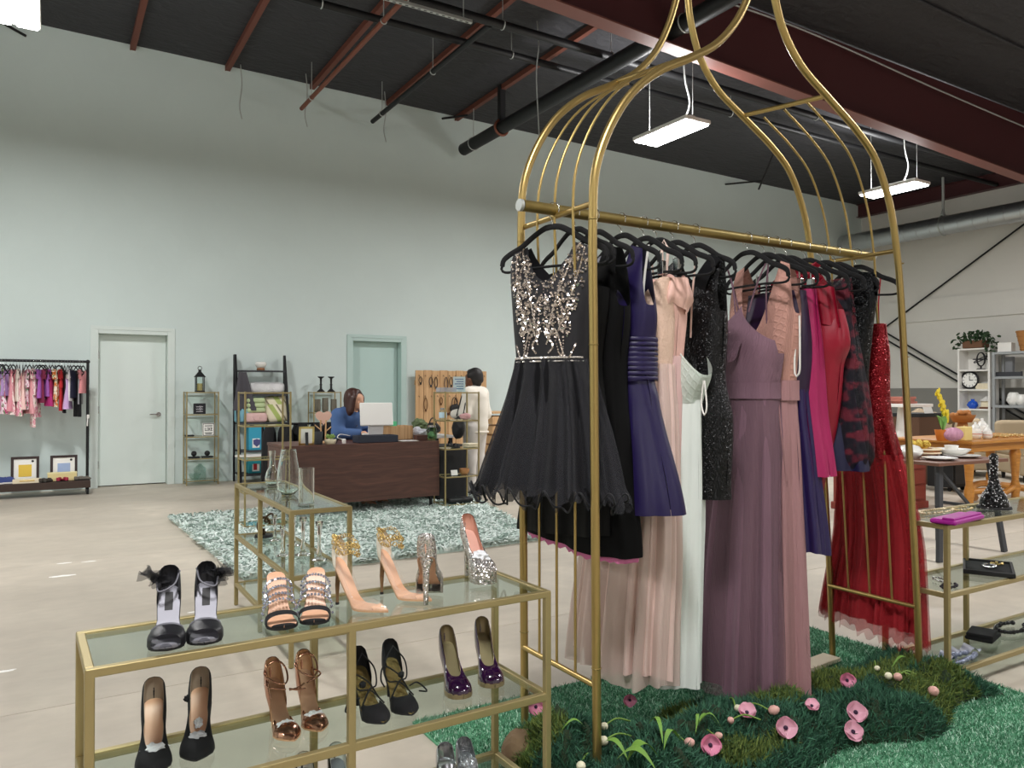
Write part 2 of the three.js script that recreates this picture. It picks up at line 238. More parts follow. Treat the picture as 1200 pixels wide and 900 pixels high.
// ---------------------------------------------------------------- pipes, duct, cables under the roof
{
  const run = (name, label, r, a, b, m, rods, cat = 'pipe') => {
    const g = thing(name, label, cat, a), d = [b[0] - a[0], b[1] - a[1], b[2] - a[2]], L = hypot(...d);
    part(g, 'pipe', bar([0, 0, 0], d, r, 16), m);
    for (const t of rods) { const p = d.map(v => v * t / L); part(g, 'hanger_rod', bar([p[0], p[1], p[2]], [p[0], roofY(a[0] + p[0]) - a[1], p[2]], 0.006, 6), M.strut); part(g, 'clamp', tf(new THREE.TorusGeometry(r + 0.004, 0.008, 6, 16), p[0], p[1], p[2], 0, abs(d[0]) > abs(d[2]) ? PI / 2 : 0, 0), M.strut); }
    return g;
  };
  run('conduit_pipe', 'thin copper brown pipe ending short of the mint wall', 0.03, [3.2, 5.54, -11.45], [3.3, 5.54, -4.2], M.copperPipe, [0.5, 3.2]);
  run('sprinkler_pipe', 'thin black pipe ending short of the mint wall', 0.035, [4.32, 5.55, -11.45], [4.34, 5.55, -7.72], M.blackPipe, [0.4, 2.2]);
  run('drain_pipe', 'thick black pipe crossing under the maroon rafter', 0.1, [5.93, 5.37, -11.45], [6.1, 5.37, 5], M.blackPipe, [0.35, 5.2]);
  run('sprinkler_main', 'black sprinkler main parallel to the mint wall above the copper pipe', 0.045, [LX + 0.1, 5.72, -8.5], [WX - 0.2, 5.62, -8.5], M.blackPipe, [9, 11.5, 14, 18]);
  run('sprinkler_main', 'black sprinkler main with pale couplings nearest the maroon rafter', 0.05, [LX + 0.1, 5.66, -7.7], [WX - 0.2, 5.5, -7.7], M.blackPipe, [12.2, 13.4, 15, 19]);
  const st = thing('strut_channel', 'short white perforated strut hanging beside the copper pipe', 'strut', [2.6, 5.3, -7.34]);
  part(st, 'channel', [box(1.3, 0.006, 0.04, 0.65, 0, 0), box(1.3, 0.03, 0.004, 0.65, 0.015, 0.02), box(1.3, 0.03, 0.004, 0.65, 0.015, -0.02)], M.strut);
  for (let k = 0; k < 18; k++) part(st, 'slot', rbox(0.035, 0.004, 0.014, 0.05 + k * 0.07, -0.004, 0, 0.002), M.black);
  for (const x of [0.45, 1.2]) part(st, 'hanger_rod', bar([x, 0, 0], [x, 0.74, 0], 0.006, 6), M.strut);
    const hb = thing('hanger_bracket', 'black hanger post with red clamp holding the thick black pipe', 'bracket', [5.94, 5.37, -10.2]);
  part(hb, 'post', box(0.09, 0.62, 0.09, 0, 0.4, 0), M.black); part(hb, 'clamp', tf(new THREE.TorusGeometry(0.115, 0.02, 8, 20), 0, 0, 0), M.copperPipe);
  // X-brace rods standing off the mint wall and thin hanging wires
  for (const [x, z, label] of [[3.25, -11.4, 'loose wire hanging over the copper pipe end'], [4.5, -11.4, 'loose wire hanging beside the thin black pipe end'], [2.35, -11.6, 'short frayed wire hanging at the top of the mint wall'], [5.3, -8.2, 'long thin wire hanging beside the strut']])
    single('hanging_wire', label, 'wire', tube([[0, 0, 0], [0.02, -0.3, 0.01], [-0.01, -0.62, 0], [0.02, z === -8.2 ? -1.5 : -0.8, 0.02]], 0.008, 16, 5), M.strut, [x, roofY(x), z]);
  const rodw = (name, label, a, b) => single(name, label, 'rod', bar([0, 0, 0], [b.x - a.x, b.y - a.y, b.z - a.z], 0.018, 8), M.blackPipe, a);
  rodw('brace_rod', 'short black rod jutting over the mint wall near the room corner', onZ(850, 216, WZ + 0.02), onZ(893, 212, WZ + 0.4));
  rodw('brace_rod', 'short black rod jutting over the mint wall by the thick pipe', onZ(518, 139, WZ + 0.02), onZ(548, 135, WZ + 0.4));
  rodw('brace_rod', 'short black rod over the mint wall below the leftmost lamp', onZ(-30, 8, WZ + 0.5), onZ(30, 42, WZ + 0.02));
  rodw('brace_rod', 'slanting black rod hanging between the two far lamps', onZ(889, 222, -10.5), onZ(928, 128, -9.5));
  // diagonal wall bracing on the white wall
  const cable = (label, a, b) => single('brace_cable', label, 'cable', bar([0, 0, 0], [b.x - a.x, b.y - a.y, b.z - a.z], 0.02, 8), M.blackPipe, a);
  cable('dark brace cable rising towards the silver duct', onX(1030, 389, WX - 0.09), onX(1290, 196, WX - 0.09));
  cable('dark brace cable sloping down behind the white shelf unit', onX(1035, 388, WX - 0.09), onX(1290, 537, WX - 0.09));
  cable('second thin brace cable sloping down behind the white shelf unit', onX(1035, 396, WX - 0.09), onX(1290, 545, WX - 0.09));
  // spiral duct
  const a = onX(985, 284, WX - 0.75), b = onX(1205, 250, WX - 0.75), du = thing('spiral_duct', 'silver spiral air duct running along the white wall', 'duct', [WX - 0.75, (a.y + b.y) / 2, 0]);
  part(du, 'duct_tube', cyl(0.2, 0.2, 17, 0, 0, -3.4, 40, PI / 2), M.galv);
  for (let k = 0; k < 40; k++) part(du, 'seam_ring', tor(0.2, 0.008, 0, 0, -11.6 + k * 0.3, 0, 0, 0, 36, 6), M.galv);
  for (const z of [-9.3, -6.6, -4]) { part(du, 'strap', tor(0.208, 0.012, 0, 0, z, 0, 0, 0, 30, 6), M.strut); part(du, 'hanger_rod', [bar([0, 0.2, z], [0, 1.05, z], 0.03, 8), bar([-0.12, 0.17, z], [0, 0.4, z], 0.012, 6), bar([0.12, 0.17, z], [0, 0.4, z], 0.012, 6)], M.strut); }
}
// ---------------------------------------------------------------- hanging LED fixtures
{
  const glow = mat(0xffffff, 0.6, 0, { emissive: LAMP_COLOR, emissiveIntensity: LAMP_GLOW }), glowUp = mat(0xffffff, 0.6, 0, { emissive: LAMP_COLOR, emissiveIntensity: 2 });
  const names = ['hanging light fixture over the children’s clothes rack', 'hanging light fixture between the thick black pipe and the gold arch', 'hanging light fixture above the silver duct'];
  LAMPS.forEach(([x, z], i) => {
    const g = thing('ceiling_light', names[i] ? 'bright white ' + names[i] : 'bright white hanging light fixture behind the photographer', 'light', [x, LAMP_Y, z], 0, i > 2 ? 'lamps behind the photographer' : 'hanging lamps');
    part(g, 'housing', [rbox(0.42, 0.05, 1.0, 0, 0.045, 0, 0.01), rbox(0.1, 0.07, 0.8, 0, 0.09, 0, 0.01)], M.white); for (const s of [-1, 1]) part(g, 'uplight_slot', rbox(0.08, 0.006, 0.8, s * 0.12, 0.074, 0, 0.002), glowUp);
    for (const s of [-1, 1]) part(g, 'lamp_diffuser', rbox(0.17, 0.03, 0.96, s * 0.105, 0.012, 0, 0.01), glow);
    for (const s of [-1, 1]) part(g, 'cable', bar([0, 0.1, s * 0.4], [0, roofY(x) - LAMP_Y, s * 0.4], 0.005, 6), M.strut);
    if (i < 3) part(g, 'power_cord', tube([[0.1, 0.1, 0.1], [0.22, 0.4, 0.12], [0.16, 0.7, 0.1], [0.12, roofY(x) - LAMP_Y, 0.1]], 0.012, 16, 6), M.strut);
    const l = new THREE.RectAreaLight(LAMP_COLOR, LAMP_POWER, 0.38, 0.96); l.position.set(x, LAMP_Y - 0.015, z); l.lookAt(x, 0, z); scene.add(l);
    const u = new THREE.RectAreaLight(LAMP_COLOR, UPLIGHT, 0.32, 0.8); u.position.set(x, LAMP_Y + 0.14, z); u.lookAt(x, 9, z + 0.001); scene.add(u);
  });
}
// ---------------------------------------------------------------- gold birdcage clothes rack
const CX = 2.30, FZ = -1.965, BZ = -2.40, RODY = 1.925, RODZ = -2.185;
{
  const g = thing('birdcage_rack', 'tall gold birdcage shaped clothes rack with pointed arches standing on green turf', 'clothes rack', [CX, 0, RODZ]);
  const zf = FZ - RODZ, zb = BZ - RODZ, xl = 1.49 - CX;
  const arcL = [[1.482, 1.90], [1.492, 2.04], [1.542, 2.175], [1.636, 2.315], [1.76, 2.42], [1.90, 2.495], [2.03, 2.575], [2.135, 2.685], [2.20, 2.80], [2.245, 2.92], [2.285, 3.08]];
  const arcR = [[3.105, 1.92], [3.055, 2.13], [2.955, 2.31], [2.835, 2.405], [2.655, 2.505], [2.488, 2.60], [2.385, 2.715], [2.33, 2.86], [2.315, 2.95], [2.292, 3.08]];
  for (const [z, dy, top] of [[zf, -0.035, -1.97], [zb, 0.02, -2.4]]) {
    const L = [[1.498, 0, 0], [1.494, 0.4, 0], [1.49, 0.9, 0], [1.484, 1.5, 0]].concat(arcL.map(([x, y], i) => [x, y + dy, 0])).map(([x, y]) => V(x - CX, y, z));
    const R = [[3.255, 0], [3.238, 0.36], [3.205, 0.8], [3.16, 1.35], [3.125, 1.75]].concat(arcR.map(([x, y]) => [x, y + dy])).map(([x, y]) => V(x - CX, y, z));
    for (const P of [L, R]) { const u = part(g, 'arch_upright', tube(P, 0.0145, 90, 12), M.brass); for (const h of [0.42, 1.45, 1.85]) { const k = P.find(p => p.y >= h - 0.25); part(u, 'joint_ring', tor(0.0148, 0.002, lerp(P[0].x, k.x, min(1, h / k.y)), h, z, PI / 2, 0, 0, 18, 6), M.brassDull); } part(u, 'foot', cyl(0.02, 0.022, 0.012, P[0].x, 0.006, z, 16), M.brassDull); }
  }
  const xr = (y) => lerp(3.255, 3.105, y / 1.92) - CX;
  for (const s of [0, 1]) {
    const X = (y) => s ? xr(y) : xl, top = s ? 2.50 : 2.50, xt = (s ? 2.65 : 1.93) - CX;
    part(g, 'end_rail', bar([X(1.9), 1.905, zf], [X(1.9), 1.905, zb], 0.010, 10), M.brass);
    part(g, 'end_rail', bar([X(0.37), 0.365, zf], [X(0.37), 0.365, zb], 0.010, 10), M.brass);
    part(g, 'cross_bar', bar([xt, top - 0.02, zf], [xt, top + 0.035, zb], 0.010, 10), M.brass);
    for (let k = 1; k < 4; k++) {
      const z = lerp(zf, zb, k / 4), A = s ? arcR.slice(0, 5) : arcL.slice(0, 6);
      part(g, 'thin_bar', tube([V(X(0.37), 0.37, z), V(X(1.1), 1.1, z), V(X(1.7), 1.7, z)].concat(A.map(([x, y]) => V(x - CX, y - 0.01, z))), 0.0048, 60, 8), M.brass);
    }
  }
  part(g, 'hanging_rod', [cyl(0.0195, 0.0195, 1.90, 0.005, RODY, 0, 20, 0, 0, PI / 2)], M.brassDull, 'dull gold hanging rod');
  for (const x of [-0.955, 0.96]) part(g, 'rod_cap', cyl(0.0205, 0.0205, 0.012, x, RODY, 0, 20, 0, 0, PI / 2), M.strut);
}
// ---------------------------------------------------------------- turf mat, moss and flowers
const turfTop = 0.012;
{
  const c = thing('turf_mat', 'green artificial turf mat under the gold birdcage rack', 'turf mat', [0, 0, 0]);
  const x0 = 1.22, x1 = 3.58, z0 = -2.79, z1 = -0.7;
  part(c, 'backing', rbox(x1 - x0, 0.010, z1 - z0, (x0 + x1) / 2, 0.005, (z0 + z1) / 2, 0.003), mat(0xffffff, 0.9, 0, { map: T.turf, metric: 1 }));
  const bl = new THREE.BufferGeometry(); bl.setAttribute('position', new THREE.Float32BufferAttribute([-0.0022, 0, 0, 0.0022, 0, 0, 0.0012, 0.008, 0.002, -0.0022, 0, 0, 0.0012, 0.008, 0.002, 0.002, 0.014, 0.006], 3)); bl.computeVertexNormals();
  const N = 90000, im = new THREE.InstancedMesh(bl, mat(0xffffff, 0.55), N), m4 = new THREE.Matrix4(), q = new THREE.Quaternion(), e = new THREE.Euler(), col = new THREE.Color();
  for (let i = 0; i < N; i++) {
    e.set(rr(-0.5, 0.5), rr(0, 6.28), rr(-0.5, 0.5)); q.setFromEuler(e);
    const s = rr(0.7, 1.5); m4.compose(V(rr(x0 + 0.004, x1 - 0.004), 0.009, rr(z0 + 0.004, z1 - 0.004)), q, V(s, s, s)); im.setMatrixAt(i, m4);
    const a = rnd(); col.set(a > 0.88 ? 0xc8e6d2 : a > 0.5 ? 0x569872 : 0x3f7858); im.setColorAt(i, col);
  }
  im.name = 'turf_blades'; im.userData = { kind: 'stuff' }; c.add(im);
  single('base_board', 'cream wooden board showing beside the moss under the rack', 'board', rbox(0.5, 0.02, 0.09, 0, 0, 0, 0.004), M.cream, [2.98, turfTop + 0.012, -2.36], 0.1);
}
const moundH = (x, z) => { // moss ridge along the front of the rack
  const zc = -1.97 + 0.03 * sin(x * 5), w = 0.25 + 0.04 * sin(x * 9 + 1), ends = sstep(1.2, 1.42, x) * (1 - sstep(3.3, 3.54, x)), k = (z - zc) / w, b = 1 - ((x - 1.5) ** 2 + (z + 2.12) ** 2) / 0.05, bush = b > 0 ? 0.17 * sqrt(b) * (0.8 + 0.4 * n3(x * 12, 5, z * 12)) : 0;
  return max(bush, abs(k) > 1 ? 0 : ends * (0.06 + 0.10 * n3(x * 7, 3, z * 7)) * pow(1 - k * k, 0.6));
};
{
  const g = thing('moss_garland', 'dark green moss ridge with olive tufts along the foot of the rack', 'moss', [0, turfTop, 0]); g.userData.kind = 'stuff';
  const nx = 150, nz = 50, x0 = 1.12, x1 = 3.54, z0 = -2.5, z1 = -1.6;
  part(g, 'moss_bed', grid(nx, nz, (u, v) => { const x = lerp(x0, x1, u), z = lerp(z0, z1, v); const h = moundH(x, z); return [x, h < 0.004 ? -0.03 : h * (0.75 + 0.5 * n3(x * 40, 1, z * 40)) - 0.004, z]; }), mat(0x1f2e1a, 1));
  const bl = new THREE.BufferGeometry(); bl.setAttribute('position', new THREE.Float32BufferAttribute([-0.0018, 0, 0, 0.0018, 0, 0, 0.001, 0.018, 0.004, -0.0018, 0, 0, 0.001, 0.018, 0.004, 0.0, 0.034, 0.014], 3)); bl.computeVertexNormals();
  const N = 90000, im = new THREE.InstancedMesh(bl, mat(0xffffff, 0.8), N), m4 = new THREE.Matrix4(), q = new THREE.Quaternion(), e = new THREE.Euler(), col = new THREE.Color();
  for (let i = 0; i < N; i++) {
    let x, z, h; do { x = rr(x0, x1); z = rr(z0, z1); h = moundH(x, z); } while (h < 0.012);
    e.set(rr(-1.0, 1.0), rr(0, 6.28), rr(-1.0, 1.0)); q.setFromEuler(e); const lg = i % 7 === 0, s = lg ? rr(1.0, 1.55) : rr(0.45, 1.1); m4.compose(V(x, h - 0.008, z), q, V(s, s, s)); im.setMatrixAt(i, m4);
    const olive = n3(x * 5 + 3, 7, z * 6) + (z < -1.97 ? 0.1 : -0.08) - (x < 1.75 ? 0.2 : 0) > 0.52; col.set(olive ? (rnd() < 0.5 ? 0x6c7c38 : 0x4c6430) : (rnd() < 0.5 ? 0x2c5542 : 0x3e7054)); im.setColorAt(i, col);
  }
  im.name = 'moss_sprigs'; im.userData = { kind: 'stuff' }; g.add(im);
}
const onMoss = (px, py, up = 0.016) => { const r = ray(px, py), p = V(0, 0, 0); for (let t = 1.5; t < 6; t += 0.004) { p.copy(EYE).addScaledVector(r, t); if (p.y <= turfTop + moundH(p.x, p.z) + up) break; } return p.clone(); };
{
  const petal = mat(0xe9b2c4, 0.6, 0, { transmission: 0.15 }), petalDeep = mat(0xdf8fac, 0.6), eye = mat(0x2a1030, 0.7), stem = mat(0x6d8f3c, 0.6), bud = mat(0xe6e2c4, 0.6), pinkBud = mat(0xd7a79c, 0.6), leafM = mat(0x6f9a3e, 0.55);
  const grp = 'artificial flowers laid on the moss';
  const petalGeo = (r, a, up) => { const g = grid(6, 5, (u, v) => { const w = sin(PI * clamp(v * 0.86 + 0.1)) * 0.72 + 0.08, x = v * r, z = (u - 0.5) * 2 * w * r * 0.8; return [x * cos(up * v), x * sin(up * v) + 0.25 * z * z / r + r * 0.05, z]; }); return tf(g, 0, 0, 0, 0, a, 0); };
  const flower = (px, py, h, r, tilt, label, m = petal) => { // open flower facing the eye
    const p = onMoss(px, py, 0.042), g = thing('anemone_flower', label, 'flower', p, facing(0), grp); const hd = new THREE.Group();
    part(g, 'stem', tube([[0, 0, 0], [-0.02, -0.03, 0.01], [-0.05, -0.05, 0.02]], 0.0025, 10, 6), stem);
    const tiltM = (q) => tf(q, 0, 0, 0, 0, 0, -tilt);
    for (let k = 0; k < 8; k++) part(g, 'petal', tiltM(petalGeo(r * 1.25 * rr(0.9, 1.05), k * PI / 4 + rr(-0.1, 0.1), k % 2 ? 0.75 : 0.45)), m);
    part(g, 'flower_centre', tiltM(sph(r * 0.24, 0, r * 0.22, 0, [1, 0.7, 1], 10)), eye, 'dark purple centre'); return g;
  };
  flower(920, 853, 0.06, 0.034, 1.1, 'open pink flower with dark centre lying in front on the moss below the mauve gown');
  flower(1002, 835, 0.07, 0.034, 1.0, 'open pink flower with dark centre, upper of two on the moss');
  flower(999, 858, 0.05, 0.032, 0.9, 'open pink flower with dark centre, lower of two on the moss');
  flower(832, 873, 0.05, 0.03, 1.2, 'tall pink flower cluster in the front of the moss', petalDeep);
  flower(992, 797, 0.06, 0.028, 1.3, 'pink flower seen from its side on the olive moss below the crimson dress', petalDeep);
  flower(738, 820, 0.03, 0.024, 1.5, 'single pink flower standing on bare turf between the gowns and moss', petalDeep);
  flower(628, 828, 0.09, 0.03, 1.3, 'pink flower by the shoe shelf corner and cage foot', petalDeep);
  flower(875, 836, 0.08, 0.03, 0.5, 'folded pink flower beside a cream bud under the mauve gown');
  flower(951, 828, 0.07, 0.024, 0.5, 'half closed pink flower under the dusty rose gown');
  const budOf = (px, py, h, r, m, label, turn) => { const p = onMoss(px, py, 0.032), g = thing('tulip_bud', label, 'flower', p, turn, grp); part(g, 'bud', tf(lathe([[0, -1], [0.5, -0.9], [0.85, -0.3], [0.8, 0.3], [0.45, 0.85], [0, 1.05]], 12), 0, 0, 0, 0, 0, 1.2, r), m); part(g, 'stem', tube([[r, 0, 0], [r + 0.04, 0.01, 0.02], [r + 0.1, -0.015, 0.05]], 0.003, 10, 6), stem); };
  budOf(707, 868, 0.05, 0.018, bud, 'cream tulip bud next to the front cage pole', 0.3); budOf(708, 851, 0.07, 0.015, bud, 'smaller cream tulip bud above another by the front cage pole', 0.5);
  budOf(681, 898, 0.05, 0.018, bud, 'cream tulip bud by the shoe shelf leg at the moss edge', 1); budOf(865, 830, 0.09, 0.016, bud, 'greenish cream bud beside the folded pink flower', 1.4);
  budOf(856, 844, 0.07, 0.014, pinkBud, 'small beige bud below the greenish bud', 0.2); budOf(808, 870, 0.06, 0.018, pinkBud, 'dusty pink bud near long curved leaves', 2); budOf(842, 862, 0.08, 0.014, pinkBud, 'tiny brown pink bud above the tall pink flower', 2.2);
  budOf(907, 832, 0.08, 0.02, pinkBud, 'dusty pink bud with green stem over the front open flower', 2.4); budOf(1041, 792, 0.06, 0.017, bud, 'cream egg shaped bud by the right cage pole', 0); budOf(1052, 793, 0.06, 0.019, pinkBud, 'pink egg shaped bud by the right cage pole', 0.4);
  budOf(1094, 810, 0.05, 0.024, pinkBud, 'pink bud on the moss under the jewellery console', 0.8); budOf(1028, 783, 0.07, 0.013, bud, 'tiny pale bud behind the egg shaped buds', 1.1);
  const leaf = (px, py, h, L, yaw, label, w = 0.012) => { const p = onMoss(px, py, 0.024); single('tulip_leaf', label, 'leaf', grid(4, 12, (u, v) => { const k = sin(PI * clamp(v, 0.02, 0.99)) * w; return [v * L, 0.05 * sin(v * PI) + 0.004, (u - 0.5) * 2 * k + 0.03 * v * v]; }), leafM, p, yaw, grp); };
  leaf(722, 892, 0.06, 0.13, facing(70), 'broad bright green leaf in front of the front cage pole', 0.018); leaf(700, 880, 0.06, 0.12, facing(60), 'bright green leaf over the cream buds', 0.014); leaf(735, 893, 0.05, 0.1, facing(120), 'short bright green leaf at the front edge of moss', 0.018);
  leaf(760, 850, 0.06, 0.14, facing(20), 'long olive leaf drooping over dark moss', 0.008); leaf(778, 880, 0.05, 0.08, facing(150), 'upright olive leaf beside the drooping one', 0.009); leaf(815, 858, 0.08, 0.09, facing(130), 'narrow leaf among the star shaped leaves', 0.006);
  leaf(818, 852, 0.08, 0.08, facing(80), 'narrow leaf pointing right among the star shaped leaves', 0.006); leaf(815, 850, 0.08, 0.07, facing(10), 'narrow leaf pointing forward among the star shaped leaves', 0.006); leaf(690, 862, 0.07, 0.09, facing(-80), 'thin leaf behind the shoe shelf leg', 0.008); leaf(1045, 784, 0.07, 0.09, facing(100), 'narrow leaf above the egg shaped buds', 0.008);
  const rk = onY(605, 880, 0.08); single('moss_rock', 'round brown rock at the end of the moss behind the shoe shelf', 'rock', lump(0.07, 0, 0, 0, [1, 1.1, 1], 0.15, 2), mat(0x7b624a, 0.9), [1.36, 0.085, -2.2]);
}
// ---------------------------------------------------------------- hangers and gowns
function makeHanger(w = 0.205, m = M.velvet, hookM = M.chrome) {
  const g = new THREE.Group(), s = 0.028;
  part(g, 'hook', tube([[0, -0.012, 0.024], [0, 0.006, 0.026], [0, 0.022, 0.012], [0, 0.0235, -0.006], [0, 0.01, -0.025], [0, -0.014, -0.022], [0, -0.028, -0.004], [0, -0.06, 0]], 0.0018, 36, 6), hookM);
  const arm = []; for (const k of [-1, 1]) { const P = [[0, -0.058, 0], [0, -0.062, k * 0.03], [0, -0.085, k * 0.075], [0, -0.118, k * 0.125], [0, -0.14, k * 0.175], [0, -0.158, k * 0.2], [0, -0.178, k * w]]; arm.push(tf(tube(P, 0.0105, 30, 8), 0, 0, 0, 0, 0, 0, [0.45, 1, 1])); arm.push(tf(tube([[0, -0.176, k * w], [0, -0.19, k * (w + 0.003)], [0, -0.2, k * (w - 0.012)], [0, -0.196, k * 0.1], [0, -0.194, 0]], 0.005, 20, 6), 0, 0, 0)); }
  part(g, 'shoulder_bar', arm, m); return g;
}
const hangerProto = makeHanger();
function hang(x, yaw, label, group) { const h = hangerProto.clone(); h.name = numbered('velvet_hanger'); h.position.set(x, RODY, RODZ); h.rotation.y = yaw; h.userData = { label, category: 'hanger', group: 'black velvet hangers on the gold rod' }; scene.add(h); return h; }

function spline(lv0) { const lv = lv0.map(r => [...r, 0, 0, 0].slice(0, 5)); // levels [y, ...values] from top to bottom -> f(y)
  return (y) => { if (y >= lv[0][0]) return lv[0]; for (let i = 0; i + 1 < lv.length; i++) if (y >= lv[i + 1][0]) { const t = (lv[i][0] - y) / (lv[i][0] - lv[i + 1][0]), p0 = lv[max(0, i - 1)], p1 = lv[i], p2 = lv[i + 1], p3 = lv[min(lv.length - 1, i + 2)]; return p1.map((b, k) => { const a = p0[k] ?? 0, c = p2[k] ?? 0, d = p3[k] ?? 0; return 0.5 * (2 * b + (c - a) * t + (2 * a - 5 * b + 4 * c - d) * t * t + (3 * b - 3 * c + d - a) * t * t * t); }); } return lv[lv.length - 1]; };
}
// cloth tube: lv rows [y, half width, half depth, sideways shift]; top(u, front) and hem(th) give its edges
function cloth({ lv, top, hem, n = 9, amp = [0, 0.02], from = 1.2, N = 96, Mv = 40, sd = 1, sharp = 0, wob = 0.004, lean = () => 0 }) {
  const f = spline(lv), yb = lv[lv.length - 1][0], y0 = lv[0][0], p = [hp(sd, 1, 3) * 6.3, hp(sd, 2, 3) * 6.3, hp(sd, 3, 3) * 6.3];
  return grid(N, Mv, (uu, v) => {
    const th = uu * PI * 2, c = cos(th), s = sin(th), yt = top ? top(c, s > 0 ? 1 : -1) : y0, ye = hem ? yb + hem(th) : yb, y = lerp(yt, ye, pow(v, 1.15));
    const [, w, t, sh] = f(max(y, yb)); const k = from > yb + 0.01 ? clamp((from - y) / (from - yb)) : 0, a = lerp(amp[0], amp[1], k);
    let d = sin(n * th + p[0] + 0.5 * sin(3 * th + p[1])) * 0.6 + sin((n * 1.6 | 0) * th + p[1] + y * 0.8) * 0.3 + sin((n * 2.6 | 0) * th + p[2]) * 0.18; if (sharp) d = (1 - abs(d)) * 2 - 1.2;
    d = d * a + wob * (n3(th * 2 + sd, y * 6, s * 2) - 0.5);
    const nx = s * w, nz = c * t, L = hypot(nx, nz) || 1, pw = 0.75, sx = Math.sign(s) * pow(abs(s), pw);
    return [-(sx * t + d * nx / L) + lean(y), y, c * w + sh + d * nz / L];
  }, true);
}
const strap = (pts, w, m2 = 0.0012) => { const c = curve(pts); return grid(4, 20, (u, v) => { const p = c.getPoint(v), t = c.getTangent(v), side = V(1, 0, 0).cross(t).normalize(); return [p.x, p.y + side.y * (u - 0.5) * w, p.z + side.z * (u - 0.5) * w]; }); };
const tank = (yS, neckF, neckB, armD, n0 = 0.42, n1 = 0.85) => (u, fr) => { const a = abs(u), d = fr > 0 ? neckF : neckB; if (a < n0) return yS - 0.01 - d * pow(cos(a / n0 * PI / 2), 0.7); if (a > n1) return yS - 0.02 - armD * sstep(n1, 1, a); return yS - 0.02 * (a - n0) / (n1 - n0); };
function gown(name, label, x, yaw, z = RODZ, category = 'dress') { return thing(name, label, category, [x, 0, z], yaw, 'formal dresses on the birdcage rack'); }
const SH = RODY - 0.115; // shoulder height on a hanger
const fab = (c, r = 0.75, o = {}) => mat(c, r, 0, { sheen: c < 0x121216 ? 0 : 0.35, specularIntensity: c < 0x121216 ? 0.25 : 0.8, sheenRoughness: 0.5, sheenColor: new THREE.Color(c).lerp(new THREE.Color(0xffffff), 0.3), ...o });
const sheer = (c, op, r = 0.8) => mat(c, r, 0, { transparent: true, opacity: op });
const sequin = (c, r = 0.3, m = 0.6) => mat(c, r, m, { normalMap: T.cell });

